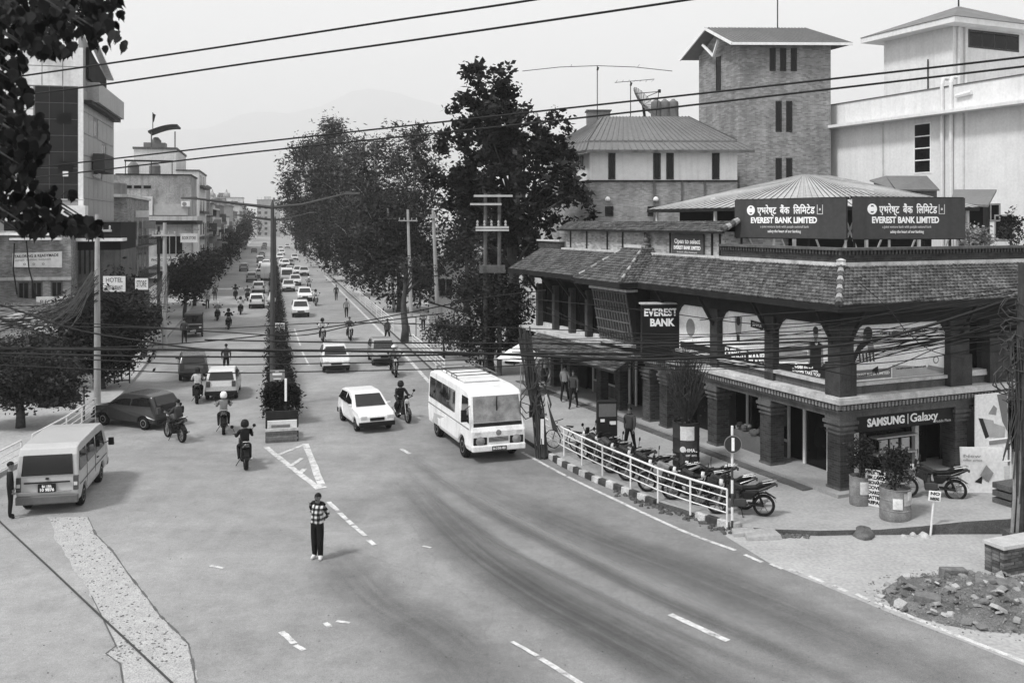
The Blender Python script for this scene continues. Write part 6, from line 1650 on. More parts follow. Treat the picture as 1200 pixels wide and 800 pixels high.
# --- parked van seen from behind (local: +y forward, origin at ground centre)
def van_hw(z, y=0): return .845 - .06 * sm(z, 1.0, 1.95) - .03 * sm(-z, -.6, -.2)
def make_van(name, label, loc, rz, paint_v, plate=True, detail=True):
    t = thing(name, label, 'van', loc, rz)
    pm = mat('van_paint_%g' % paint_v, paint_v, rough=.3, var=.06, scale=1.2, spec=.5, fine=.04)
    prof = arch_profile([(-2.12, .34), (2.02, .34), (2.16, .48), (2.18, .85), (2.08, 1.08), (1.55, 1.80), (1.35, 1.90), (.6, 1.95), (-1.6, 1.95), (-1.98, 1.90), (-2.10, 1.70), (-2.16, 1.05), (-2.18, .60)], (-1.35, 1.2), .37)
    body_mesh(prof, van_hw).build('body', pm, t, bevel=.045)
    for s in (-1, 1):
        for y in (-1.35, 1.2): wheel(t, (s * .72, y, .31), .31, .2)
        for poly in ([(-1.93, 1.17), (-1.05, 1.17), (-1.05, 1.72), (-1.86, 1.72)], [(-.95, 1.17), (.15, 1.17), (.15, 1.72), (-.95, 1.72)], [(.3, 1.14), (1.55, 1.14), (1.28, 1.68), (.3, 1.72)]):
            side_pane(t, poly, van_hw, s, car_glass)
        side_pane(t, [(.2, .45), (.225, .45), (.225, 1.15), (.2, 1.15)], van_hw, s, black_pl, 'door_seam', .003)
        side_pane(t, [(-.98, .45), (-.96, .45), (-.96, 1.15), (-.98, 1.15)], van_hw, s, black_pl, 'door_seam', .003)
        side_pane(t, [(-2.0, .78), (1.9, .78), (1.9, .80), (-2.0, .80)], van_hw, s, black_pl, 'rub_strip', .01)
        MB().box(s * .87 - .02, s * .87 + .02, -.02 + .35, .12 + .35, 1.0, 1.03).build('door_handle', black_pl, t)
        mir = MB(); mir.bar((s * .8, 1.42, 1.2), (s * 1.02, 1.5, 1.28), .03); mir.hexa([(s * .98, 1.44, 1.14), (s * 1.16, 1.42, 1.14), (s * 1.16, 1.54, 1.14), (s * .98, 1.54, 1.14)], [(s * .98, 1.44, 1.38), (s * 1.14, 1.42, 1.38), (s * 1.14, 1.54, 1.38), (s * .98, 1.54, 1.38)]); mir.build('mirror', black_pl, t, bevel=.02)
        x0, x1 = s * .70, s * .84
        MB().hexa([(min(x0, x1), -2.205, .68), (max(x0, x1), -2.205, .68), (max(x0, x1), -2.12, .68), (min(x0, x1), -2.12, .68)], [(min(x0, x1), -2.19, 1.1), (max(x0, x1), -2.19, 1.1), (max(x0, x1), -2.1, 1.1), (min(x0, x1), -2.1, 1.1)]).build('tail_light', mat('tail_lens', .06, rough=.2, var=.3, scale=9, spec=.5), t, bevel=.015)
        MB().box(min(x0, x1) + .02, max(x0, x1) - .02, -2.215, -2.2, .82, .92).build('reverse_lamp', lens, t)
        MB().box(s * .62 - .13, s * .62 + .13, 2.14, 2.2, .66, .84).build('headlight', lens, t, bevel=.02)
    MB().hexa([(-.70, -2.19, 1.14), (.70, -2.19, 1.14), (.70, -2.15, 1.14), (-.70, -2.15, 1.14)], [(-.66, -2.125, 1.72), (.66, -2.125, 1.72), (.66, -2.09, 1.72), (-.66, -2.09, 1.72)]).build('rear_window', car_glass, t, bevel=.03)
    MB().hexa([(-.74, 2.13, 1.1), (.74, 2.13, 1.1), (.74, 2.09, 1.1), (-.74, 2.09, 1.1)], [(-.68, 1.63, 1.78), (.68, 1.63, 1.78), (.68, 1.59, 1.74), (-.68, 1.59, 1.74)]).build('windscreen', car_glass, t)
    MB().box(-.84, .84, -2.26, -2.1, .32, .56).build('rear_bumper', mat('bumper_grey', .12, rough=.5), t, bevel=.03)
    MB().box(-.84, .84, 2.1, 2.27, .34, .58).build('front_bumper', mat('bumper_grey', .12, rough=.5), t, bevel=.03)
    MB().box(-.62, .62, -2.215, -2.18, .92, .955).build('trim_strip', black_pl, t)
    MB().box(-.78, .66, -2.222, -2.19, .655, .68).build('trim_strip', chrome, t)
    MB().box(-.04, .04, -2.21, -2.17, 1.02, 1.07).build('badge', black_pl, t)
    if plate:
        pl = MB().box(-.24, .24, -2.235, -2.2, .66, .90).build('number_plate', black_pl, t)
        place_text('BA 1 JHA', .1, white_let, pl, (0, -2.238, .83), (1, 0, 0), bold=.004, fit=.26); place_text('10 9876', .12, white_let, pl, (0, -2.238, .73), (1, 0, 0), bold=.005, fit=.38)
    return t
van = make_van('parked_van', 'silver grey van parked with its back to the camera at the left', gp(57, 601) + Vector((-.45, 2.0, 0)), R(12.5), .40)

# --- minibus coming towards the camera (local: +y forward)
def bus_hw(z, y=0): return 1.03 - .05 * sm(z, 1.4, 2.6) - .04 * sm(-z, -.6, -.3)
def make_bus(name, label, loc, rz, v=.8, group=None):
    t = thing(name, label, 'bus', loc, rz, group)
    pm = mat('bus_white_%g' % v, v, rough=.35, var=.1, scale=1.5, spec=.4, streak=.25)
    prof = arch_profile([(-2.9, .40), (2.72, .40), (2.86, .55), (2.88, 1.10), (2.80, 1.30), (2.54, 2.32), (2.38, 2.46), (1.6, 2.53), (-2.3, 2.53), (-2.78, 2.44), (-2.92, 2.1), (-2.95, 1.0)], (-1.75, 1.75), .44)
    body_mesh(prof, bus_hw).build('body', pm, t, bevel=.07)
    for s in (-1, 1):
        for y in (-1.75, 1.75): wheel(t, (s * .88, y, .39), .39, .24)
        for a, b in ((-2.7, -1.85), (-1.8, -.95), (-.9, -.05), (0, .85)): side_pane(t, [(a, 1.45), (b, 1.45), (b, 2.25), (a, 2.25)], bus_hw, s, car_glass)
        side_pane(t, [(-2.85, 1.16), (2.6, 1.16), (2.6, 1.2), (-2.85, 1.2)], bus_hw, s, mat('bus_stripe', .2), 'stripe', .004)
        side_pane(t, [(-2.2, .5), (-.2, .5), (.5, .95), (.6, 1.1), (-2.0, .9)], bus_hw, s, mat('bus_swoosh', .45), 'stripe', .004)
        mir = MB(); mir.bar((s * .98, 2.6, 2.0), (s * 1.28, 2.85, 1.9), .03); mir.box(s * 1.28 - .1, s * 1.28 + .1, 2.8, 2.88, 1.5, 1.92); mir.build('mirror', black_pl, t, bevel=.02)
        hl = MB().lathe([(.0, .0), (.17, .0), (.17, .05), (.08, .09), (.0, .1)], 14, (s * .68, 2.84, .78), 'y').build('headlight', mat('bus_lens', .22, rough=.15, spec=.5, var=.3, scale=8), t, smooth=40)
        MB().box(s * .68 - .26, s * .68 + .26, 2.80, 2.885, .64, .92).build('headlight_surround', black_pl, t, bevel=.03)
        MB().box(s * .78 - .1, s * .78 + .1, 2.83, 2.885, 1.02, 1.1).build('indicator', lens, t)
    # doorway on the kerb side, folding door ajar
    side_pane(t, [(1.0, .5), (1.62, .5), (1.62, 2.3), (1.0, 2.3)], bus_hw, -1, mat('bus_doorway', .006), 'doorway', .012)
    side_pane(t, [(1.7, 1.4), (2.62, 1.4), (2.44, 2.25), (1.7, 2.25)], bus_hw, 1, car_glass); side_pane(t, [(2.05, 1.4), (2.62, 1.4), (2.44, 2.25), (2.05, 2.25)], bus_hw, -1, car_glass)
    def fr(x, z):                        # point on the raked front
        k = (z - 1.30) / 1.08; return 2.80 - .28 * k + .012
    ws = MB(); ws.hexa([(-.9, fr(0, 1.42), 1.42), (.9, fr(0, 1.42), 1.42), (.9, fr(0, 1.42) - .05, 1.42), (-.9, fr(0, 1.42) - .05, 1.42)], [(-.86, fr(0, 2.3), 2.3), (.86, fr(0, 2.3), 2.3), (.86, fr(0, 2.3) - .05, 2.3), (-.86, fr(0, 2.3) - .05, 2.3)]); ws.build('windscreen', mat('windscreen_glass', .2, rough=.08, var=.6, scale=2.0, spec=.6), t)
    MB().box(-.02, .02, fr(0, 1.86) - .0, fr(0, 1.86) + .02, 1.44, 2.3).xf(Matrix.Translation((0, 0, 0))).build('screen_post', black_pl, t)
    MB().hexa([(-.92, fr(0, 1.26), 1.22), (.92, fr(0, 1.26), 1.22), (.92, 2.7, 1.22), (-.92, 2.7, 1.22)], [(-.9, fr(0, 1.4), 1.40), (.9, fr(0, 1.4), 1.40), (.9, 2.7, 1.40), (-.9, 2.7, 1.40)]).build('scuttle_panel', black_pl, t)
    g_ = MB().box(-.36, .36, 2.86, 2.9, .74, .9).build('grille', mat('grille_grey', .05), t)
    for k in range(3): MB().box(-.36, .36, 2.9, 2.91, .76 + k * .05, .78 + k * .05).build('grille_bar', chrome, g_)
    MB().lathe([(.0, .0), (.1, .0), (.1, .03), (0, .04)], 14, (0, 2.865, 1.05), 'y').build('badge', mat('badge_grey', .2), t)
    MB().box(-1.0, 1.0, 2.8, 2.96, .42, .64).build('front_bumper', pm, t, bevel=.04)
    pl = MB().box(-.27, .27, 2.965, 2.98, .44, .60).build('number_plate', black_pl, t)
    place_text('BA 2 KHA 4821', .12, white_let, pl, (0, 2.983, .52), (-1, 0, 0), bold=.004, fit=.46)
    MB().box(-.7, .7, -.7, 1.0, 2.545, 2.6).build('roof_hatch', mat('hatch_pale', .6), t, bevel=.02)
    rk = MB()
    for s in (-1, 1): rk.tube([(s * .8, -2.3, 2.72), (s * .8, .4, 2.72)], .025, 6)
    for k in range(5): rk.tube([(-.8, -2.3 + k * .67, 2.72), (.8, -2.3 + k * .67, 2.72)], .02, 6); rk.tube([(-.8, -2.3 + k * .67, 2.6), (-.8, -2.3 + k * .67, 2.72)], .02, 5); rk.tube([(.8, -2.3 + k * .67, 2.6), (.8, -2.3 + k * .67, 2.72)], .02, 5)
    rk.build('roof_rack', mat('rack_grey', .12), t)
    return t
bus_front = (gp(584, 541) + Vector((0, 0, 0)))
BR = R(180 + 20)
bus = make_bus('minibus', 'white minibus with open door driving toward the camera', bus_front + Vector((-math.sin(R(20)), math.cos(R(20)), 0)) * 2.85, BR)

# --- small car
def car_hw(z, y=0): return .77 - .16 * sm(z, .85, 1.42) - .03 * sm(-z, -.5, -.2) - .05 * sm(abs(y), 1.5, 1.8)
def make_car(name, label, loc, rz, v, group):
    t = thing(name, label, 'car', loc, rz, group)
    pm = mat('car_paint_%g' % v, v, rough=.25, var=.05, scale=1, spec=.5)
    prof = arch_profile([(-1.75, .28), (1.68, .28), (1.78, .42), (1.74, .68), (1.55, .80), (.85, .92), (.25, 1.36), (-.1, 1.42), (-1.1, 1.42), (-1.45, 1.34), (-1.72, .95), (-1.80, .7), (-1.80, .42)], (-1.12, 1.12), .32)
    body_mesh(prof, car_hw).build('body', pm, t, bevel=.05)
    for s in (-1, 1):
        for y in (-1.12, 1.12): wheel(t, (s * .66, y, .27), .27, .17)
        side_pane(t, [(-.38, .96), (.68, .96), (.2, 1.3), (-.38, 1.33)], car_hw, s, car_glass); side_pane(t, [(-1.5, .98), (-.46, .96), (-.46, 1.33), (-1.32, 1.3)], car_hw, s, car_glass)
        MB().box(s * .55 - .13, s * .55 + .13, 1.68, 1.77, .56, .70).build('headlight', lens, t, bevel=.02); MB().box(s * .58 - .09, s * .58 + .09, -1.83, -1.74, .68, .95).build('tail_light', mat('tail_lens', .06), t, bevel=.02)
        MB().box(s * .82 - .08, s * .82 + .08, .62, .7, .92, 1.02).build('mirror', pm, t, bevel=.02)
    MB().hexa([(-.62, .87, .96), (.62, .87, .96), (.62, .82, .93), (-.62, .82, .93)], [(-.53, .30, 1.345), (.53, .30, 1.345), (.53, .25, 1.33), (-.53, .25, 1.33)]).build('windscreen', car_glass, t)
    MB().hexa([(-.58, -1.735, 1.0), (.58, -1.735, 1.0), (.58, -1.68, 1.0), (-.58, -1.68, 1.0)], [(-.5, -1.475, 1.34), (.5, -1.475, 1.34), (.5, -1.42, 1.33), (-.5, -1.42, 1.33)]).build('rear_window', car_glass, t)
    MB().box(-.74, .74, 1.66, 1.83, .28, .46).build('front_bumper', black_pl, t, bevel=.03); MB().box(-.74, .74, -1.86, -1.7, .28, .48).build('rear_bumper', black_pl, t, bevel=.03)
    MB().box(-.3, .3, 1.75, 1.79, .5, .62).build('grille', black_pl, t); MB().box(-.2, .2, 1.83, 1.845, .33, .43).build('number_plate', black_pl, t)
    return t

# --- motorcycle (local: +y forward)
def make_bike(name, label, loc, rz, v, group=None, lit=False):
    t = thing(name, label, 'motorcycle', loc, rz, group)
    pm = mat('bike_paint_%g' % v, v, rough=.25, spec=.5, var=.1)
    bl_ = mat('bike_black', .012, rough=.4); eng = mat('engine_grey', .07, rough=.4, metal=.5)
    def bw(y, r):
        w = MB(); n = 22
        w.lathe([(r * .76, -.05), (r * .92, -.065), (r, -.03), (r, .03), (r * .92, .065), (r * .76, .05), (r * .76, -.05)], n, (0, 0, 0), 'x', caps=False)
        o = w.build('wheel', tyre_m, t, loc=(0, y, r), smooth=50)
        q = MB(); q.lathe([(.05, -.06), (.06, -.06), (.06, .06), (.05, .06)], 10, (0, 0, 0), 'x')
        for k in range(6): a = k * math.pi / 3; q.bar((0, 0, 0), (0, math.cos(a) * r * .83, math.sin(a) * r * .83), .03, .025)
        q.lathe([(r * .74, -.025), (r * .84, -.025), (r * .84, .025), (r * .74, .025), (r * .74, -.025)], n, (0, 0, 0), 'x', caps=False)
        q.build('rim', mat('bike_rim', .22, rough=.4, metal=.5), o)
    bw(.66, .30); bw(-.64, .31)
    f = MB()
    for s in (-1, 1): f.tube([(s * .075, .66, .30), (s * .07, .46, .86)], .024, 7)
    f.build('fork', chrome, t)
    MB().tube([(0, .45, .82), (0, .2, .66), (0, .12, .32), (0, -.2, .30)], .028, 6).build('down_tube', bl_, t)
    MB().tube([(0, .42, .86), (0, 0, .74), (0, -.45, .70), (0, -.75, .78)], .03, 6).build('frame', bl_, t)
    sw = MB()
    for s in (-1, 1): sw.tube([(s * .09, -.2, .34), (s * .09, -.64, .31)], .024, 6); sw.tube([(s * .1, -.6, .36), (s * .11, -.45, .72)], .03, 6)
    sw.build('swing_arm', bl_, t)
    e = MB(); e.box(-.13, .13, -.15, .2, .26, .5); e.lathe([(.1, -.12), (.12, 0), (.1, .12), (.12, .2)], 10, (0, .12, .52)); e.build('engine', eng, t, bevel=.03)
    tk = MB(); tk.hexa([(-.10, -.08, .72), (.10, -.08, .72), (.13, .38, .78), (-.13, .38, .78)], [(-.09, -.06, .86), (.09, -.06, .86), (.12, .3, 1.0), (-.12, .3, 1.0)]); tk.build('tank', pm, t, bevel=.05)
    hwf = lambda c: (lambda z, y=0: c - .05 * sm(-y, .5, 1.0))
    body_mesh([(-.78, .90), (-.45, .80), (-.05, .76), (-.02, .84), (-.2, .83), (-.42, .86), (-.52, .93), (-.78, 1.0), (-.86, .98)], hwf(.125)).build('seat', bl_, t, bevel=.03)
    body_mesh([(-.35, .64), (-.1, .66), (-.12, .75), (-.5, .78), (-.95, .97), (-1.0, .92), (-.7, .76)], hwf(.12)).build('tail_fairing', pm, t, bevel=.025)
    body_mesh([(-.28, .48), (-.08, .46), (-.02, .70), (-.5, .72)], hwf(.115)).build('side_panel', bl_, t, bevel=.025)
    for s in (-1, 1): MB().hexa([(s * .10, .18, .52), (s * .16, .18, .52), (s * .16, .44, .66), (s * .10, .44, .66)], [(s * .10, .1, .8), (s * .15, .1, .8), (s * .15, .4, .9), (s * .10, .4, .9)]).build('tank_shroud', pm, t, bevel=.02)
    MB().box(-.05, .05, -1.02, -.97, .86, .93).build('tail_light', mat('tail_lens', .06), t)
    MB().tube([(-.1, -.6, .95), (-.11, -.9, 1.02), (0, -.98, 1.03), (.11, -.9, 1.02), (.1, -.6, .95)], .014, 6).build('grab_rail', chrome, t)
    fe = MB()
    for k in range(7):
        a0, a1 = R(20 + k * 20), R(40 + k * 20); c = (.66, .30); q = lambda a, r: (c[0] + r * math.cos(a), c[1] + r * math.sin(a))
        y0, z0 = q(a0, .34); y1, z1 = q(a1, .34); fe.hexa([(-.065, y0, z0), (.065, y0, z0), (.065, y1, z1), (-.065, y1, z1)], [(-.06, y0 * 1.0, z0 + .012), (.06, y0, z0 + .012), (.06, y1, z1 + .012), (-.06, y1, z1 + .012)])
    fe.build('front_mudguard', pm, t)
    MB().hexa([(-.07, -.98, .52), (.07, -.98, .52), (.08, -.68, .66), (-.08, -.68, .66)], [(-.06, -.97, .53), (.06, -.97, .53), (.08, -.68, .70), (-.08, -.68, .70)]).build('rear_mudguard', bl_, t)
    fe = MB()
    for k in range(6):
        a0, a1 = R(45 + k * 20), R(65 + k * 20); q = lambda a: (-.64 + .35 * math.cos(a), .31 + .35 * math.sin(a)); (y0, z0), (y1, z1) = q(a0), q(a1)
        fe.hexa([(-.075, y0, z0), (.075, y0, z0), (.075, y1, z1), (-.075, y1, z1)], [(-.07, y0, z0 + .014), (.07, y0, z0 + .014), (.07, y1, z1 + .014), (-.07, y1, z1 + .014)])
    fe.build('wheel_hugger', bl_, t)
    MB().tube([(-.35, .28, 1.06), (-.22, .38, 1.04), (0, .44, .98), (.22, .38, 1.04), (.35, .28, 1.06)], .018, 6).build('handlebar', bl_, t)
    MB().lathe([(.02, -.12), (.09, -.08), (.105, 0), (.1, .03), (.0, .05)], 12, (0, .56, .90), 'y').build('headlight', mat('headlight_lit', .9, emit=3.0) if lit else lens, t, smooth=50)
    MB().hexa([(-.1, .5, .92), (.1, .5, .92), (.1, .44, .92), (-.1, .44, .92)], [(-.07, .46, 1.14), (.07, .46, 1.14), (.07, .4, 1.12), (-.07, .4, 1.12)]).build('visor', bl_, t)
    for s in (-1, 1):
        m_ = MB(); m_.tube([(s * .26, .34, 1.05), (s * .36, .36, 1.26)], .01, 5); m_.lathe([(0, -.012), (.06, -.01), (.06, .01), (0, .012)], 10, (s * .38, .35, 1.30), 'y'); m_.build('mirror', bl_, t)
    MB().tube([(.13, .1, .3), (.15, -.2, .24), (.17, -.5, .32), (.18, -.85, .42)], [.025, .03, .05, .045], 8).build('exhaust', chrome, t, smooth=True)
    MB().tube([(-.1, .0, .28), (-.28, -.05, .02)], .014, 5).build('side_stand', bl_, t)
    return t

park = 'motorcycles parked behind the railing'
bike_spots = [                           # ground pixel of the middle, heading, tank grey, label
    (868, 603, R(80), .02, 'black motorcycle parked at the open end of the railing'),
    (846, 594, R(72), .03, 'dark motorcycle half behind the striped no-entry post'),
    (812, 588, R(66), .02, 'dark motorcycle with mirror raised, third from the railing end'),
    (783, 578, R(70), .22, 'motorcycle with pale tank, fourth from the railing end'),
    (757, 566, R(62), .015, 'black motorcycle under the big bush drum, fifth from the railing end'),
    (736, 557, R(58), .02, 'dark motorcycle, second from the black display stand'),
    (700, 541, R(46), .02, 'dark motorcycle squeezed between the bicycle and the display stand'),
    (826, 580, R(68), .012, 'black motorcycle parked in the second row behind the pale tanked one'),
    (714, 547, R(40), .05, 'motorcycle parked right before the black display stand'),
]
for px, py, rz, v, lab in bike_spots: make_bike('parked_motorcycle', lab, gp(px, py, .15), rz, v, park)
make_bike('parked_motorcycle', 'black motorcycle standing before the phone shop door', gp(1092, 584, zp(12.0)), R(72), .015)

# --- bicycle leaning by the wrapped pole
bc = thing('bicycle', 'dark bicycle parked behind the railing near the wrapped pole', 'bicycle', gp(662, 527, .15), R(55))
for y in (.52, -.52):
    w = MB(); w.lathe([(.315, -.018), (.34, -.018), (.34, .018), (.315, .018), (.315, -.018)], 24, (0, 0, 0), 'x', caps=False)
    for k in range(10): a = k * .628; w.tube([(0, 0, 0), (0, math.cos(a) * .32, math.sin(a) * .32)], .004, 3)
    w.build('wheel', tyre_m, bc, loc=(0, y, .34))
mb = MB(); J = dict(b=(0, -.05, .3), s=(0, -.2, .82), h=(0, .36, .85), r=(0, -.52, .34), f=(0, .52, .34), hh=(0, .33, 1.0))
for a, b in (('b', 's'), ('s', 'h'), ('b', 'h'), ('b', 'r'), ('s', 'r'), ('h', 'f'), ('h', 'hh')): mb.tube([J[a], J[b]], .017, 6)
mb.build('frame', black_pl, bc); MB().tube([(-.28, .25, 1.06), (-.1, .36, 1.02), (.1, .36, 1.02), (.28, .25, 1.06)], .014, 6).build('handlebar', black_pl, bc)
MB().hexa([(-.07, -.34, .86), (.07, -.34, .86), (.03, -.06, .88), (-.03, -.06, .88)], [(-.07, -.34, .91), (.07, -.34, .91), (.02, -.06, .91), (-.02, -.06, .91)]).build('saddle', black_pl, bc, bevel=.015)
MB().box(-.08, .08, -.75, -.3, .7, .73).build('carrier', black_pl, bc); MB().lathe([(.07, -.01), (.09, -.01), (.09, .01), (.07, .01)], 14, (0, -.05, .3), 'x').build('chain_wheel', chrome, bc)

# ---- traffic. Heading 0 = away from the camera along the street; 180 = towards it
AW, TO = ST_A, ST_A + math.pi
tr = 'traffic down the street'
car0 = make_car('car', 'small white car driving toward the camera, nearest on the right lanes', gp(428, 497), TO + .18, .7, tr)
cs = snapshot(car0)
def car_copy(v):                         # same meshes, own paint
    o = copy_tree(cs)
    pm = mat('car_paint_%g' % v, v, rough=.25, var=.05, scale=1, spec=.5)
    for c in kids(o):
        if c.name.startswith(('body', 'mirror')):
            if c.data.materials and c.data.materials[0] is not pm:
                key = (c.data.name, v)
                if key not in _txt: me = c.data.copy(); me.materials[0] = pm; _txt[key] = me
                c.data = _txt[key]
    return o
car_list = [
    ((262, 462), AW - .02, .5, 'white car driving away just left of the median'),
    ((160, 497), AW + .9, .03, 'dark car turning toward the left kerb behind the van'),
    ((392, 432), TO, .55, 'pale car coming on in front of the near lane car'),
    ((448, 424), TO, .25, 'grey car coming on along the right kerb lane'),
    ((226, 441), AW + .1, .06, 'dark car driving away in the left lane behind the tricycle taxi'),
    ((357, 352), TO, .7, 'pale taxi standing by the right kerb under the trees'), ((346, 334), TO, .55, 'white car right behind the pale kerb taxi'),
    ((352, 370), TO, .6, 'silver car coming on beside the median camera'), ((338, 341), TO, .5, 'white car beside the far lamp pole on the right lanes'),
    ((303, 343), AW, .5, 'white car driving away, left of the hedge camera'), ((301, 360), AW, .6, 'silver car driving away beyond the wandering motorcycles'),
    ((340, 322), TO, .3, 'grey far car coming on by the median'), ((349, 322), TO, .6, 'pale far car coming on under the trees'), ((305, 325), AW, .6, 'pale far car driving away left of the median'),
    ((295, 330), AW, .3, 'grey far car driving away by the left kerb'), ((312, 313), AW, .7, 'hazy white car driving away near the street end'), ((332, 312), TO, .7, 'hazy white car coming on near the street end'),
    ((340, 312), TO, .2, 'hazy dark car coming on near the street end'), ((305, 307), AW, .5, 'hazy grey car far up the left lanes'), ((328, 304), TO, .6, 'hazy pale car farthest up the right lanes'),
]
for (px, py), rz, v, lab in car_list:
    o = car_copy(v); o.location = gp(px, py); o.rotation_euler = (0, 0, rz); o['label'] = lab; o['group'] = tr
make_bus('bus', 'white minibus in the distance on the left lanes', gp(300, 334) + Vector((-1.5, 12, 0)), AW, .7, tr)
v2 = make_van('van', 'white van driving away far up the left lanes', gp(309, 320), AW, .7, plate=False); v2['group'] = tr
v3 = make_van('van', 'pale van coming on far up the right lanes', gp(336, 330), TO, .6, plate=False); v3['group'] = tr

# three-wheeled taxi seen from behind
tx = thing('tricycle_taxi', 'dark three wheeled taxi driving away by the left kerb', 'three wheeler', gp(228, 393), AW)
tm = mat('taxi_dark', .02, rough=.4, spec=.4)
mb = body_mesh([(-1.3, .35), (.9, .35), (1.25, .5), (1.35, .9), (1.0, 1.15), (.85, 1.75), (-1.2, 1.8), (-1.35, 1.7), (-1.4, 1.0)], lambda z, y=0: .68 - .05 * sm(z, 1.2, 1.8) - .25 * sm(y, .7, 1.3)); mb.build('body', tm, tx, bevel=.05)
for x, y in ((-.6, -.9), (.6, -.9), (0, 1.0)): wheel(tx, (x, y, .24), .24, .12)
MB().box(-.5, .5, -1.42, -1.36, 1.15, 1.6).build('rear_window', car_glass, tx); MB().box(-.62, .62, -1.45, -1.38, .95, 1.02).build('trim_strip', mat('trim_grey', .3), tx)
for s in (-1, 1): MB().box(s * .5 - .08, s * .5 + .08, -1.46, -1.4, .7, .82).build('tail_light', lens, tx); side_pane(tx, [(-1.0, .95), (.6, .95), (.6, 1.55), (-1.0, 1.55)], lambda z, y=0: .64, s, car_glass, out=.03)
MB().box(-.2, .2, -1.5, -1.44, .45, .6).build('number_plate', wht, tx)
# ------------------------------------------------------------------ people
skin_m, hair_m = mat('skin', .16, rough=.55, var=.06, scale=5, spec=.25), mat('hair_black', .008, rough=.6)
def plaid():
    m = bpy.data.materials.new('plaid_cloth'); m.use_nodes = True; nt = m.node_tree; L = nt.links; b = nt.nodes['Principled BSDF']; b.inputs['Roughness'].default_value = .95; b.inputs['Specular IOR Level'].default_value = .05
    tc = nt.nodes.new('ShaderNodeTexCoord'); sp = nt.nodes.new('ShaderNodeSeparateXYZ'); L.new(tc.outputs['Object'], sp.inputs[0])
    def wave(src, per, off=0.0):
        a = nt.nodes.new('ShaderNodeMath'); a.operation = 'MULTIPLY_ADD'; a.inputs[1].default_value = 1 / per; a.inputs[2].default_value = 10 + off; L.new(src, a.inputs[0])
        f = nt.nodes.new('ShaderNodeMath'); f.operation = 'FRACT'; L.new(a.outputs[0], f.inputs[0])
        g_ = nt.nodes.new('ShaderNodeMath'); g_.operation = 'GREATER_THAN'; g_.inputs[1].default_value = .5; L.new(f.outputs[0], g_.inputs[0]); return g_.outputs[0]
    s = nt.nodes.new('ShaderNodeMath'); s.operation = 'ADD'; L.new(wave(sp.outputs[0], .125), s.inputs[0]); L.new(wave(sp.outputs[2], .125), s.inputs[1])
    cr = nt.nodes.new('ShaderNodeValToRGB'); cr.color_ramp.interpolation = 'CONSTANT'
    e = cr.color_ramp.elements; e[0].position = 0; e[0].color = (.012, .012, .012, 1); e[1].position = .34; e[1].color = (.09, .09, .09, 1); q = e.new(.75); q.color = (.55, .55, .55, 1)
    dv = nt.nodes.new('ShaderNodeMath'); dv.operation = 'DIVIDE'; dv.inputs[1].default_value = 2; L.new(s.outputs[0], dv.inputs[0]); L.new(dv.outputs[0], cr.inputs[0]); L.new(cr.outputs[0], b.inputs['Base Color'])
    return m
plaid_m = plaid()
def bone(nodes, edges, root='pelvis', sub=2):
    """a continuous body surface grown over a joint skeleton"""
    names = list(nodes); idx = {n: i for i, n in enumerate(names)}
    me = bpy.data.meshes.new('skeleton'); me.from_pydata([nodes[n][0] for n in names], [(idx[a], idx[b]) for a, b in edges], [])
    o = bpy.data.objects.new('skeleton', me); col.objects.link(o)
    sk = o.modifiers.new('skin', 'SKIN'); sk.use_smooth_shade = True; sk.branch_smoothing = .4
    for i, n in enumerate(names):
        r = nodes[n][1]; me.skin_vertices[0].data[i].radius = (r if isinstance(r, tuple) else (r, r)); me.skin_vertices[0].data[i].use_root = (n == root)
    ss = o.modifiers.new('sub', 'SUBSURF'); ss.levels = ss.render_levels = sub
    bpy.context.view_layer.update()
    out = bpy.data.meshes.new_from_object(o.evaluated_get(bpy.context.evaluated_depsgraph_get()))
    bpy.data.objects.remove(o); bpy.data.meshes.remove(me)
    return out
def seg_dist(p, a, b):
    ab = b - a; t = max(0, min(1, (p - a).dot(ab) / max(1e-9, ab.length_squared))); return (p - a - ab * t).length
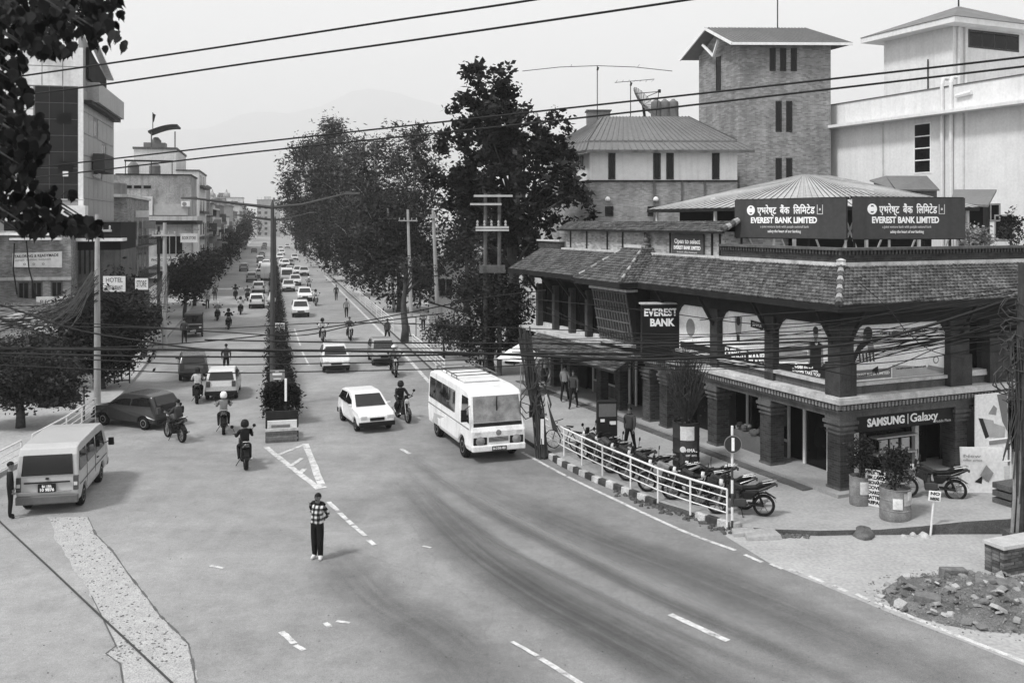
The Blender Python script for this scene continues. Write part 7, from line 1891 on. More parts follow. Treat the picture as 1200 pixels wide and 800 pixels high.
def make_person(name, label, loc, rz, pose='stand', top=None, legs=None, shoes=None, scale=1.0, group=None, face=True, helmet=False, cat='person'):
    """local: faces +y. Heights in metres for a 1.68 m figure"""
    t = thing(name, label, cat, loc, rz, group); t.scale = (scale,) * 3
    V3 = Vector
    N = {'pelvis': (V3((0, 0, .92)), (.155, .115)), 'waist': (V3((0, 0, 1.06)), (.15, .11)), 'chest': (V3((0, .0, 1.26)), (.175, .125)), 'neck0': (V3((0, -.01, 1.41)), (.10, .085)), 'neck1': (V3((0, .0, 1.47)), .055), 'head0': (V3((0, .015, 1.53)), (.062, .075)), 'head1': (V3((0, .02, 1.60)), (.073, .09)), 'head2': (V3((0, .01, 1.655)), (.055, .07))}
    E = [('pelvis', 'waist'), ('waist', 'chest'), ('chest', 'neck0'), ('neck0', 'neck1'), ('neck1', 'head0'), ('head0', 'head1'), ('head1', 'head2')]
    for s, k in ((-1, 'l'), (1, 'r')):
        if pose == 'behind':   el, wr, ha = V3((s * .235, -.13, 1.12)), V3((s * .09, -.19, .97)), V3((s * .02, -.20, .92))
        elif pose == 'ride':   el, wr, ha = V3((s * .27, .18, 1.12)), V3((s * .29, .46, 1.15)), V3((s * .30, .55, 1.15))
        elif pose == 'walk':   el, wr, ha = V3((s * .24, -.10 * s, 1.14)), V3((s * .23, .12 * -s + .05, .92)), V3((s * .23, .16 * -s + .06, .84))
        else:                  el, wr, ha = V3((s * .24, -.03, 1.14)), V3((s * .23, .06, .90)), V3((s * .225, .09, .81))
        N['sh' + k] = (V3((s * .165, -.005, 1.365)), .075); N['el' + k] = (el, .052); N['wr' + k] = (wr, .034); N['ha' + k] = (ha, (.038, .026))
        if pose == 'ride':     kn, an, to = V3((s * .20, .30, .78)), V3((s * .19, .05, .40)), V3((s * .20, .18, .36))
        elif pose == 'walk':   kn, an, to = V3((s * .10, .12 * s, .50)), V3((s * .10, .26 * s - .03, .09 + (.05 if s < 0 else 0))), V3((s * .11, .26 * s + .11, .035))
        elif pose == 'behind': kn, an, to = V3((s * .085, .01, .50)), V3((s * .085, -.01, .085)), V3((s * .115, .12, .035))
        else:                  kn, an, to = V3((s * .10, .01, .50)), V3((s * .11, -.02, .085)), V3((s * .12, .12, .035))
        N['hip' + k] = (V3((s * .09, 0, .86)), .098); N['kn' + k] = (kn, .068); N['an' + k] = (an, .048); N['to' + k] = (to, (.042, .03))
        E += [('chest', 'sh' + k), ('sh' + k, 'el' + k), ('el' + k, 'wr' + k), ('wr' + k, 'ha' + k), ('pelvis', 'hip' + k), ('hip' + k, 'kn' + k), ('kn' + k, 'an' + k), ('an' + k, 'to' + k)]
    if pose == 'behind':
        for k in 'lr': N['hip' + k] = (N['hip' + k][0], .112); N['kn' + k] = (N['kn' + k][0], .088); N['an' + k] = (N['an' + k][0], (.072, .066))
        N['chest'] = (N['chest'][0], (.19, .14)); N['waist'] = (N['waist'][0], (.17, .13)); N['pelvis'] = (N['pelvis'][0], (.17, .125))
    if pose == 'behind':                # weight on one leg, shoulders and head tipped a little
        for k, dx, dy in (('waist', .01, 0), ('chest', .0, .005), ('shl', .0, .0), ('shr', .0, .0), ('neck0', -.01, .01), ('neck1', -.018, .02), ('head0', -.03, .035), ('head1', -.036, .04), ('head2', -.04, .035)): N[k] = (N[k][0] + V3((dx, dy, -.012 if k.startswith('head') else 0)), N[k][1])
        N['shl'] = (N['shl'][0] + V3((0, 0, -.02)), .08); N['knl'] = (N['knl'][0] + V3((-.03, .05, 0)), .088); N['tol'] = (N['tol'][0] + V3((-.03, .0, 0)), N['tol'][1])
    me = bone(N, E)
    hx = V3((-.036, .028, -.012)) if pose == 'behind' else V3((0, 0, 0))
    top, legs, shoes = top or mat('shirt_dark', .02), legs or mat('trousers_dark', .012, rough=.9), shoes or mat('shoes_dark', .015)
    for m in (skin_m, top, legs, shoes): me.materials.append(m)
    segs = [(N[a][0], N[b][0], a, b) for a, b in E]
    for p in me.polygons:
        c = p.center; best = min(segs, key=lambda s_: seg_dist(c, s_[0], s_[1])); a, b = best[2], best[3]
        if b.startswith('to') : mi = 3
        elif b.startswith('ha') or b.startswith('head') or b == 'neck1': mi = 0
        elif b.startswith(('kn', 'an', 'hip')): mi = 2 if c.z < .93 or pose == 'ride' and b.startswith(('kn', 'an')) else 1
        elif b == 'waist' and c.z < .93: mi = 2
        else: mi = 1
        p.material_index = mi; p.use_smooth = True
    obj('body', me, t)
    # hands: fingers rooted in the palm
    mb = MB()
    for s, k in ((-1, 'l'), (1, 'r')):
        w_, h_ = N['wr' + k][0], N['ha' + k][0]; d = (h_ - w_).normalized(); sd = d.cross(Vector((s, .2, .3))).normalized(); up = sd.cross(d)
        for j, L_ in enumerate((.062, .075, .07, .055)):
            b0 = h_ + sd * (j - 1.5) * .019 + d * .012; mb.tube([b0, b0 + d * L_ * .5 + up * .006, b0 + d * L_ * .85 + up * .028 * s], [.0095, .009, .006], 6)
        b0 = h_ - d * .02 + sd * .035; mb.tube([b0, b0 + d * .03 + sd * .022, b0 + d * .058 + sd * .026], [.011, .01, .007], 6)
    mb.build('fingers', skin_m, t, smooth=True)
    hd = V3((0, .015, 1.6))
    if helmet:
        MB().lathe([(.0, .17), (.08, .15), (.125, .09), (.14, .02), (.135, -.05), (.12, -.09)], 16, (0, .0, 1.57)).build('helmet', helmet if not isinstance(helmet, bool) else black_pl, t, smooth=True)
        MB().lathe([(.142, .03), (.142, -.05)], 16, (0, .012, 1.575), caps=False).build('visor', car_glass, t, smooth=True)
    else:
        h = MB(); n = 14                # hair cap with fringe, lower at the back
        rows_ = []
        for i in range(6):
            ph = i / 5 * math.pi * .56; ring = []
            for j in range(n):
                a = 2 * math.pi * j / n; back = (1 - math.sin(a)) / 2; pp = min(ph * (.72 + .42 * back), math.pi * .62); ring.append((.086 * math.sin(pp) * math.cos(a), .005 + .103 * math.sin(pp) * math.sin(a), 1.605 + .098 * math.cos(pp)))
            rows_.append(ring)
        h.v = [p for r_ in rows_ for p in r_]; h.f = [(i * n + j, i * n + (j + 1) % n, (i + 1) * n + (j + 1) % n, (i + 1) * n + j) for i in range(5) for j in range(n)]; h.m = [0] * len(h.f)
        h.build('hair', hair_m, t, smooth=True).location = hx
    if face:
        MB().hexa([(-.012, .10, 1.555), (.012, .10, 1.555), (.016, .085, 1.555), (-.016, .085, 1.555)], [(-.006, .098, 1.60), (.006, .098, 1.60), (.008, .085, 1.60), (-.008, .085, 1.60)]).build('nose', skin_m, t, bevel=.004).location = hx
        for s in (-1, 1):
            MB().lathe([(0, -.004), (.013, -.002), (.013, .002), (0, .005)], 8, (s * .03, .098, 1.6), 'y').build('eye', mat('eye_dark', .01), t).location = hx
            MB().box(s * .03 - .018, s * .03 + .018, .094, .1, 1.617, 1.624).build('eyebrow', hair_m, t).location = hx
            MB().lathe([(.0, -.006), (.024, -.004), (.028, .006), (0, .008)], 8, (s * .078, .0, 1.585), 'x').build('ear', skin_m, t).location = hx
        MB().box(-.024, .024, .088, .096, 1.527, 1.535).build('mouth', mat('lip_dark', .06), t).location = hx
        if pose == 'behind': MB().box(-.026, .026, .09, .101, 1.538, 1.547).build('moustache', hair_m, t).location = hx
    if pose in ('behind',):
        q = MB(); n = 12; ring = [(.085 * math.cos(2 * math.pi * j / n), .0 + .078 * math.sin(2 * math.pi * j / n), 1.425 + .012 * math.sin(j)) for j in range(n)]
        q.tube(ring + [ring[0]], .016, 6); q.build('collar', hair_m, t, smooth=True)
        jk = MB()
        for s in (-1, 1): jk.tube([(s * .06, -.03, 1.43), (s * .13, -.025, 1.41), (s * .185, -.035, 1.36)], [.045, .055, .05], 8)
        jk.build('dark_shoulder_yoke', hair_m, t, smooth=True)
    return t
man = make_person('person', 'man in plaid shirt standing in the road with hands behind back', gp(372, 655), R(160), 'behind', plaid_m, mat('trousers_black', .010, rough=.9), mat('shoes_white', .6), scale=1.0)
make_person('person', 'person in dark clothes standing beside the parked van', gp(12, 607), R(-60), 'stand', mat('jacket_black', .012), scale=.96)

# walkers and riders: a few built figures, then copies
shirt_g = [mat('shirt_%d' % i, v) for i, v in enumerate((.05, .2, .5, .012))]
wk = [make_person('pedestrian', 'walker in dark shirt approaching the bush drum on the bank pavement', gp(738, 531, .15), R(150), 'walk', shirt_g[0], face=False, group='pedestrians'),
      make_person('pedestrian', 'walker in grey shirt on the far bank pavement by the columns', gp(662, 470, .15), R(-20), 'walk', shirt_g[1], face=False, group='pedestrians'),
      make_person('pedestrian', 'walker in pale shirt on the far pavement behind the bus', gp(565, 440, .15), R(170), 'stand', shirt_g[2], face=False, group='pedestrians')]
rider0 = make_person('rider', 'rider in dark jacket on the motorcycle nearest the median, driving away', (0, 0, 0), 0, 'ride', shirt_g[3], face=False, helmet=black_pl, group='motorcycle riders')
riders = [rider0] + [make_person('rider', 'x', (0, 0, -50), 0, 'ride', s_, face=False, helmet=h_, group='motorcycle riders') for s_, h_ in ((shirt_g[1], wht), (shirt_g[2], black_pl), (shirt_g[0], False))]
ws_, rs_ = [snapshot(w) for w in wk], [snapshot(q) for q in riders]
walk_list = [((672, 478, .15), R(160), 'walker close behind the grey shirted walker by the columns', 0), ((454, 402, .15), R(165), 'person standing by the kerb railing beyond the bus', 0), ((496, 388, .15), R(10), 'person near the notice frame on the far pavement', 1), ((640, 452, .15), R(200), 'walker near the far end of the bank arcade', 1),
             ((265, 438, 0), AW, 'person crossing among the motorcycles left of the median', 0), ((252, 352, 0), AW, 'walker at the left kerb under the low trees', 0), ((243, 362, 0), TO, 'walker in the left lane beyond the tricycle taxi', 1), ((394, 352, 0), TO, 'walker at the right kerb beside the evergreens', 0), ((406, 372, 0), AW, 'person standing at the right kerb near the far railing', 1), ((216, 402, .15), AW, 'walker on the left pavement by the tricycle taxi', 0)]
for (px, py, z), rz, lab, k in walk_list: dup(ws_[k], gp(px, py, z), rz, lab, 'pedestrians')
bk0 = make_bike('motorcycle', 'motorcycle driving away nearest the median on the left lanes', (0, 0, 0), 0, .03, 'motorcycles in traffic')
bs_ = snapshot(bk0)
spots = [((286, 545), AW + .12, 'nearest the median, driving away'), ((262, 505), AW + .05, 'with raised shoulders behind the white car on the left lanes'), ((232, 470), AW, 'in the middle of the left lanes, driving away'), ((205, 515), AW + .5, 'swerving toward the left kerb behind the dark car'),
         ((472, 492), TO + .2, 'coming on between the nearest white car and the minibus'), ((462, 440), TO, 'coming on along the right kerb behind the grey car'), ((378, 400), TO, 'coming on right of the median hedge'), ((410, 398), TO, 'coming on in the middle of the right lanes'),
         ((268, 385), AW, 'driving away beside the median, beyond the crossing person'), ((255, 375), AW, 'in the pack driving away, outer side'), ((282, 368), AW, 'in the pack driving away, inner side'), ((290, 352), AW, 'far in the pack near the hedge'), ((276, 350), AW, 'far in the pack near the left kerb'), ((362, 340), TO, 'beside the pale kerb taxi'), ((370, 358), TO, 'coming on by the far right kerb')]
for i, ((px, py), rz, w) in enumerate(spots):
    p = gp(px, py)
    if i == 0: b, r = bk0, rider0; b.location = p; b.rotation_euler = (0, 0, rz); r['label'] = 'motorcycle rider ' + w; b['label'] = 'motorcycle ' + w
    else: b = dup(bs_, p, rz, 'motorcycle ' + w, 'motorcycles in traffic'); r = riders[i] if i < 4 else dup(rs_[i % 4], p, rz, 'motorcycle rider ' + w, 'motorcycle riders')
    r['label'] = 'motorcycle rider ' + w
    r.location = p + Vector((math.sin(rz) * .28, -math.cos(rz) * .28, -.07)); r.rotation_euler = (0, 0, rz)
# ------------------------------------------------------------------ things on the bank pavement
def drum(label, base, r, h, papers, m=None):
    t = thing('planter_drum', label, 'planter', base, 0, 'planter drums on the pavement')
    m = m or mat('drum_rust', .20, rough=.7, var=.4, scale=3, fine=.25, streak=.3)
    MB().lathe([(r * .97, 0), (r, .03), (r * .985, h * .33), (r * 1.02, h * .345), (r * .985, h * .36), (r * .985, h * .66), (r * 1.02, h * .675), (r * .985, h * .69), (r, h), (r * 1.03, h + .01), (r * .95, h + .02), (r * .93, h - .08), (0, h - .09)], 24).build('drum', m, t, smooth=40)
    for a0, a1, z0, z1, v in papers:
        mb = MB(); n = 6
        for k in range(n):
            b0, b1 = R(a0 + (a1 - a0) * k / n), R(a0 + (a1 - a0) * (k + 1) / n); q = r * 1.03
            mb.quad((q * math.cos(b0), q * math.sin(b0), z0), (q * math.cos(b1), q * math.sin(b1), z0), (q * math.cos(b1), q * math.sin(b1), z1), (q * math.cos(b0), q * math.sin(b0), z1))
        mb.build('pasted_paper', mat('paper_%g' % v, v, var=.25, scale=6, fine=.2), t)
    return t
b1 = gp(1008, 590, .17); drum('planter drum with white bill beside the slatted price board', b1, .31, .82, [(-110, -60, .35, .72, .62)])
b2 = gp(1049, 607, .20); drum('planter drum with torn white bills standing nearest the street', b2, .42, .86, [(-120, -85, .36, .66, .65), (-80, -30, .46, .8, .4), (-65, -40, .6, .84, .6)])
b3 = gp(803, 548, .15); b3 = gp(804, 545, .15); d3 = drum('tall drum with dark printed wrap holding the bare bush', b3, .46, 1.5, [(-125, -65, .95, 1.42, .6), (-125, -50, .1, .92, .05)], mat('drum_dark', .03, var=.4, scale=3))
place_text('HIMAL', .16, white_let, d3, (.08, -.485, .62), (1, 0, 0), bold=.004, fit=.4); MB().lathe([(0, 0), (.1, 0), (.1, .02), (0, .02)], 12, (-.2, -.50, .66), 'y').build('emblem', wht, d3); place_text('cement', .12, white_let, d3, (.08, -.485, .46), (1, 0, 0), fit=.36)
def bush(label, base, r, h, n, lf, seed, leaf=.09):
    return tree('potted_shrub', label, base, [(0, 0, h * .55, r, r, h * .5), (0, 0, h * .75, r * .8, r * .8, h * .3)], n, 22, .09, leaf, lf, .03, h * .5, seed, cat='shrub', limbs=14)
bush('leafy shrub growing in the drum with the white bill', b1 + Vector((0, 0, .75)), .40, 1.15, 70, lf_bush, 91)
bush('bushy shrub growing in the drum nearest the street', b2 + Vector((0, 0, .78)), .42, 1.25, 85, lf_bush, 92)
# the big bare bush
bb = thing('bare_bush', 'tall twiggy nearly leafless bush in the wrapped drum', 'shrub', b3 + Vector((0, 0, 1.42)))
rnd = random.Random(3); mb = MB()
for k in range(210):
    a = rnd.random() * 6.28; rr_ = rnd.random() ** .6; h = rnd.uniform(1.3, 3.0) * (1 - .25 * rr_); w = rr_ * rnd.uniform(.5, .9)
    p0 = Vector((math.cos(a) * .12, math.sin(a) * .12, 0)); p1 = Vector((math.cos(a) * w * .6, math.sin(a) * w * .6, h * .5)); p2 = Vector((math.cos(a) * w + rnd.uniform(-.1, .1), math.sin(a) * w + rnd.uniform(-.1, .1), h))
    mb.tube([p0, p1, p2], [.02, .014, .008], 4)
    for j in range(3):
        q = p1.lerp(p2, rnd.random()); mb.tube([q, q + Vector((rnd.uniform(-.25, .25), rnd.uniform(-.25, .25), rnd.uniform(.1, .35)))], [.011, .006], 3)
mb.build('twigs', mat('twig', .05, var=.4, scale=5), bb)
rg = np.random.default_rng(77); C = [(rg.normal(0, .25), rg.normal(0, .25), rg.uniform(.0, .9)) for _ in range(60)] + [(rg.normal(0, .42), rg.normal(0, .42), rg.uniform(.6, 2.6)) for _ in range(50)]
V, Fq = leaf_cloud(C, 7, .09, .06, rg); obj('leaves', np_mesh('leaves', V, Fq, lf_bush), bb)

# slatted price board between the drums
pb = thing('price_board', 'white lettered price board standing between the planter drums', 'board', gp(1026, 594, .18), R(-35))
MB().box(-.28, .28, -.02, .02, .02, 1.08).build('panel', wht, pb)
for k in range(7): place_text(['TALK TIME', 'SIM CARD', 'RECHARGE', 'COVER', 'CHARGER', 'BATTERY', 'REPAIR'][k], .13, black_pl, pb, (0, -.024, 1.0 - k * .145), (1, 0, 0), bold=.006, fit=.46)
# poster boards at the shop's far pillar
tall_b = thing('poster_board', 'tall white poster board with folded dark shapes by the shop pillar', 'board', bk(5.2, -.5, .36), BK_A)
MB().box(0, 1.45, -.03, .03, 0, 2.5).build('panel', mat('board_white', .72, var=.06, scale=.8), tall_b)
def pr(parent, pts, m, y): MB().prism([(a, y, b) for a, b in pts], (0, -.003, 0)).build('print', m, parent)
pr(tall_b, [(.1, 1.75), (.3, 1.72), (.6, 1.1), (.42, 1.05)], print_dark, -.032); pr(tall_b, [(.3, 1.72), (.78, 1.62), (.95, 1.05), (.6, 1.08)], mat('print_silver', .38), -.033); pr(tall_b, [(.55, 1.85), (.8, 2.12), (.95, 2.0), (.9, 1.78)], print_mid, -.033)
pr(tall_b, [(.95, 2.45), (1.42, 2.48), (1.43, 1.2), (1.2, 1.55)], mat('print_grey', .16), -.034); pr(tall_b, [(.7, 1.55), (1.35, 1.35), (1.3, 1.0), (.85, 1.05)], mat('print_silver', .38), -.0345)
low_b = thing('poster_board', 'leaning white poster board with a dark tilted square print', 'board', gp(1152, 578, .38), BK_A - R(28))
lb = MB(); lb.hexa([(-.62, -.05, 0), (.62, -.05, 0), (.62, 0, 0), (-.62, 0, 0)], [(-.62, .12, 1.35), (.62, .12, 1.35), (.62, .17, 1.35), (-.62, .17, 1.35)]); lb.build('panel', mat('board_white', .72), low_b)
MB().hexa([(-.1, -.035, .55), (.15, -.02, .35), (.3, -.01, .62), (.1, .02, .85)], [(-.1, -.04, .551), (.15, -.027, .351), (.3, -.02, .621), (.1, .01, .851)]).build('print', print_mid, low_b)
pr(low_b, [(-.25, .35), (-.05, .3), (-.02, .55)], print_dark, -.02); pr(low_b, [(.4, .1), (.52, .1), (.52, .35), (.4, .35)], print_dark, -.045)
place_text('New', .12, print_mid, low_b, (-.3, .055, 1.1), (1, 0, 0), fit=.5); place_text('offer price', .09, print_mid, low_b, (-.28, .045, .98), (1, 0, 0), fit=.55)
rk_ = thing('wire_rack', 'white wire rack behind the leaning poster board', 'rack', gp(1172, 572, .4), BK_A)
mb = MB()
for x in (-.5, .45): mb.tube([(x, 0, 0), (x, 0, 1.55)], .025, 6)
for z in (1.5, 1.35, .8): mb.tube([(-.5, 0, z), (.45, 0, z)], .022, 6)
mb.build('frame', wht, rk_); MB().box(-.45, .4, -.03, .03, 1.37, 1.48).build('header', print_mid, rk_)
bx = thing('dark_crate', 'dark slatted crate beside the poster boards', 'crate', gp(1185, 590, .4), BK_A)
for z in (.0, .22, .44): MB().box(-.4, .4, -.3, .3, z, z + .16).build('slat', kerb_dark, bx)

# no-entry sign on its striped post
ne = thing('round_sign', 'round dark traffic sign with white bar on a striped post', 'traffic sign', gp(858, 623), R(2))
for k in range(8): MB().tube([(0, 0, -.05 + k * .37), (0, 0, .32 + k * .37)], .035, 8).build('post_band', pole_dk if k % 2 == 0 else white_rail, ne)
disc = MB().lathe([(0, -.02), (.24, -.02), (.245, 0), (.24, .02), (0, .02)], 28, (0, -.06, 2.42), 'y').build('disc', mat('sign_red_grey', .035, rough=.4), ne)
MB().lathe([(.225, 0), (.245, 0), (.245, -.005), (.225, -.005)], 28, (0, -.082, 2.42), 'y', caps=False).build('rim', mat('sign_rim', .2), disc); MB().box(-.04, .04, -.088, -.083, 2.24, 2.60).build('bar', white_let, disc)
MB().lathe([(0, 0), (.16, 0), (.16, .12), (.12, .14), (0, .14)], 14, (.12, .1, .13)).build('foot', mat('foot_grey', .3), ne)

# black display stand with a shop notice
ds = thing('display_stand', 'black upright display stand on the bank pavement', 'display stand', gp(711, 537, .15), R(6))
MB().box(-.36, .36, -.12, .12, 0, 2.05).build('cabinet', black_pl, ds, bevel=.02); MB().box(-.31, .31, -.135, -.122, 1.5, 1.95).build('panel', mat('panel_grey', .12), ds); MB().box(-.25, -.1, -.14, -.123, 1.32, 1.42).build('sticker', wht, ds); MB().box(.08, .3, -.14, -.123, 1.22, 1.34).build('sticker', wht, ds)
# white umbrella glimpsed behind the bus
um = thing('stall_umbrella', 'white stall umbrella behind the wrapped pole', 'umbrella', gp(610, 462, .15))
MB().lathe([(1.15, 1.75), (.6, 2.15), (.05, 2.45), (.0, 2.47)], 8).build('canopy', wht, um); MB().tube([(0, 0, 0), (0, 0, 2.5)], .025, 6).build('pole', alu, um)
# notice frames and small signs on the pavements
def frame_sign(label, base, rz, w=.75, h=1.3):
    t = thing('notice_frame', label, 'sign', base, rz, 'notice frames'); mb = MB()
    for x in (-w / 2, w / 2): mb.bar((x, 0, 0), (x, 0, h), .06)
    for z in (h, h * .7, .15): mb.bar((-w / 2, 0, z), (w / 2, 0, z), .06)
    mb.build('frame', pole_dk, t); MB().box(-w * .42, w * .42, -.02, .02, h * .73, h * .96).build('panel', wht, t); MB().bar((0, .05, .1), (-.1, .05, h * .6), .07).build('strut', pole_dk, t); return t
frame_sign('black notice frame on the left pavement by the near pole', gp(143, 449, .15), R(8)); frame_sign('black notice frame on the far pavement beside the low fence', gp(481, 396, .15), R(5), .8, 1.5)
sign_on_post('pavement_sign', 'small grey sign plate in front of the near left pole', gp(98, 494, .15), 1.45, .72, .5, mat('sign_pale_grey', .42), ['MARGA', 'NO PARKING'], tcol=white_let)
sign_on_post('shop_sign', 'pale shop sign sticking out by the near left pole', at_d(134, 55), 4.3, 1.3, .9, mat('sign_pale', .6), ['HOTEL', 'RESTAURANT'], tcol=plaster_d)
sign_on_post('shop_sign', 'pale shop sign before the concrete house', at_d(166, 58), 4.2, .8, .7, mat('sign_pale', .6), ['STORE'], tcol=plaster_d)
sign_on_post('leaning_notice', 'white notice on a leaning stick at the shop kerb', gp(1091, 628), .95, .32, .28, wht, ['NO', 'PARKING'], rz=R(-4), post_m=white_rail).rotation_euler = (0, R(5), R(-4))
# low sheet fence and tin roofed stall
lfn = thing('sheet_fence', 'low pale sheet fence with raked top on the far pavement', 'fence', gp(503, 398, .15))
for k in range(14):
    x = k * .31; h = 2.6 - .09 * k; MB().hexa([(x, -.02, 0), (x + .3, -.02, 0), (x + .3, .03, 0), (x, .03, 0)], [(x, -.02, h), (x + .3, -.02, h - .09), (x + .3, .03, h - .09), (x, .03, h)]).build('sheet_panel', mat('sheet_%d' % (k % 3), (.42, .5, .36)[k % 3], var=.2, scale=2, streak=.3), lfn)
MB().bar((-.1, .0, 2.68), (4.5, 0, 1.4), .08, .1).build('top_rail', dark_wood, lfn)
ts = thing('tin_stall', 'low stall with patchy tin roof behind the left tree', 'stall', at_d(62, 50))
mb = MB(); q = lambda px, py, D: wp(px, py, D) - ts.location
mb = MB(); corr(mb, q(2, 372, 47), q(80, 400, 47), q(98, 389, 52), q(22, 366, 52), 22); mb.build('roof_sheet', mat('patchy_tin', .36, var=.5, scale=1.2, fine=.2), ts)
MB().hexa([q(8, 440, 47.3), q(80, 440, 47.3), q(92, 440, 52), q(22, 440, 52)], [q(8, 376, 47.3), q(80, 402, 47.3), q(92, 391, 52), q(22, 370, 52)]).build('wall', plaster_d, ts)
MB().box(-1.2, 0.2, -3.2, -2.9, 2.0, 2.9).build('pale_sheet', mat('pale_patch', .55, var=.3, scale=2), ts)

# stones and lumps at the kerb
def lump(name, label, base, sx, sy, sz, m, seed, cat='stone', parent=None, group=None):
    rnd = random.Random(seed); mb = MB(); n, k = 9, 5
    for i in range(k + 1):
        ph = math.pi / 2 * i / k
        for j in range(n):
            a = 2 * math.pi * j / n; r = (1 + rnd.uniform(-.16, .16)); mb.v.append((sx * math.cos(a) * math.cos(ph) * r, sy * math.sin(a) * math.cos(ph) * r, sz * math.sin(ph) * (1 + rnd.uniform(-.1, .1)) - .01))
    for i in range(k):
        for j in range(n): mb.f.append((i * n + j, i * n + (j + 1) % n, (i + 1) * n + (j + 1) % n, (i + 1) * n + j)); mb.m.append(0)
    o = mb.build(name, m, parent, loc=base, smooth=50); o.rotation_euler = (0, 0, rnd.random() * 6)
    if parent is None: tag(o, label, cat, group)
    return o
st_m = mat('stone_pale', .42, var=.25, scale=5, fine=.2); st_d = mat('stone_dark', .1, var=.4, scale=4, fine=.3)
for px, py, s_, lab, m_ in ((1070, 628, .13, 'pale round stone at the kerb beside the leaning notice', st_m), (1083, 629, .16, 'pale stone right against the leaning notice stick', st_m), (1059, 629, .09, 'small flat stone farthest from the leaning notice', st_m), (1012, 627, .42, 'dark flat lump where the shop kerb begins', st_d)):
    lump('stone', lab, gp(px, py), s_ * 1.2, s_ * .7, s_ * .55 if m_ is st_d else s_ * .9, m_, int(px), group='stones at the shop kerb')
for i, (px, py, a, b, lab) in enumerate(((893, 629, .5, .35, 'pale broken slab past the railing end'), (872, 626, .35, .25, 'small pale broken slab at the foot of the round sign'))):
    o = MB().hexa([(-a, -b, 0), (a, -b * .7, 0), (a * .8, b, 0), (-a * .9, b * .8, 0)], [(-a * .96, -b * .9, .1), (a * .9, -b * .6, .14), (a * .75, b * .9, .16), (-a * .85, b * .75, .12)]).build('broken_slab', pav_m, loc=gp(px, py), bevel=.02); tag(o, lab, 'slab', 'broken slabs')
mb = MB(); rnd = random.Random(12)
for k in range(130):
    p = gp(rnd.uniform(905, 948), rnd.uniform(622, 631)); r = rnd.uniform(.02, .08); mb.lathe([(r, 0), (r * .8, r * .5), (r * .2, r * .8)], 5, (p.x, p.y, 0.005))
tag(mb.build('kerb_rubble', st_d), 'dark rubble heaped at the broken kerb', 'rubble', kind='stuff')

# ---- rubble heap with broken blocks at the right
rc = gp(1150, 705)
hp = MB(); nx, ny = 60, 36
for j in range(ny):
    for i in range(nx):
        u, v = i / (nx - 1) * 2 - 1, j / (ny - 1) * 2 - 1
        x, y = u * 2.6, v * 1.75; d = math.sqrt(u * u + v * v); e = max(0, 1 - d ** 2.2)
        nz = mnoise.noise(Vector((x * 1.4, y * 1.4, 5))) * .5 + mnoise.noise(Vector((x * 5, y * 5, 9))) * .22 + mnoise.noise(Vector((x * 13, y * 13, 2))) * .1
        hp.v.append((x, y, e * (.30 + .26 * nz) - .02))
for j in range(ny - 1):
    for i in range(nx - 1):
        a = j * nx + i; hp.f.append((a, a + 1, a + nx + 1, a + nx)); hp.m.append(0)
heap = hp.build('rubble_heap', mat('heap_earth', .12, var=.45, scale=2.2, fine=.4, bump=.8, bscale=30), loc=rc + Vector((.35, 0, 0)), smooth=True)
tag(heap, 'heap of broken masonry and earth at the right roadside', 'rubble')
def heap_z(x, y):
    u, v = x / 2.6, y / 1.75; e = max(0, 1 - math.sqrt(u * u + v * v) ** 2.2); return e * .30
chip_m = [mat('chip_%d' % i, v, var=.35, scale=7, fine=.2) for i, v in enumerate((.10, .16, .24, .36))]
def chunk(rnd, s):
    mb = MB(); j = lambda: rnd.uniform(.65, 1.15)
    mb.hexa([(-s * j(), -s * j(), -s * .4), (s * j(), -s * j(), -s * .4), (s * j(), s * j(), -s * .4), (-s * j(), s * j(), -s * .4)], [(-s * j(), -s * j() * .8, s * .5 * j()), (s * j() * .8, -s * j(), s * .4 * j()), (s * j(), s * j() * .7, s * .5 * j()), (-s * j() * .7, s * j(), s * .5 * j())]); return mb
rnd = random.Random(31); protos = [[chunk(rnd, 1.0).mesh('stone', m) for _ in range(4)] for m in chip_m]
for k in range(170):
    a, r = rnd.random() * 6.28, rnd.random() ** .6 * 1.06; x, y = math.cos(a) * r * 2.5, math.sin(a) * r * 1.7; s = rnd.uniform(.035, .10) * (1.5 if rnd.random() < .15 else 1)
    o = obj('stone', rnd.choice(rnd.choice(protos)), heap, loc=(x, y, heap_z(x, y) + s * .2), rot=(rnd.uniform(-.6, .6), rnd.uniform(-.6, .6), rnd.random() * 6)); o.scale = (s * rnd.uniform(.8, 1.5), s, s * rnd.uniform(.6, 1))
gmb = MB()
for k in range(900):
    a, r = rnd.random() * 6.28, rnd.random() ** .45 * 1.12; x, y = math.cos(a) * r * 2.6, math.sin(a) * r * 1.8; s = rnd.uniform(.008, .03); z = max(0, heap_z(x, y))
    gmb.lathe([(s, z), (s * .8, z + s), (.2 * s, z + s * 1.3)], 5, (x, y, 0))
tag(gmb.build('gravel', mat('heap_gravel', .2, var=.6, scale=9), heap), kind='stuff')
blk_m = mat('masonry_block', .15, var=.35, scale=5, fine=.3, bump=.5, bscale=40)
def block(label, px, py, z, w, d, h, rz, tilt=0):
    o = MB().hexa([(-w, -d, 0), (w, -d * .96, 0), (w * .98, d, 0), (-w, d * .97, 0)], [(-w * .97, -d, h), (w, -d * .93, h * .96), (w * .95, d * .96, h), (-w * .96, d, h * .93)]).build('masonry_block', blk_m, loc=gp(px, py, z), bevel=.02); o.rotation_euler = (tilt, R(4), rz); return tag(o, label, 'block', 'fallen masonry blocks')
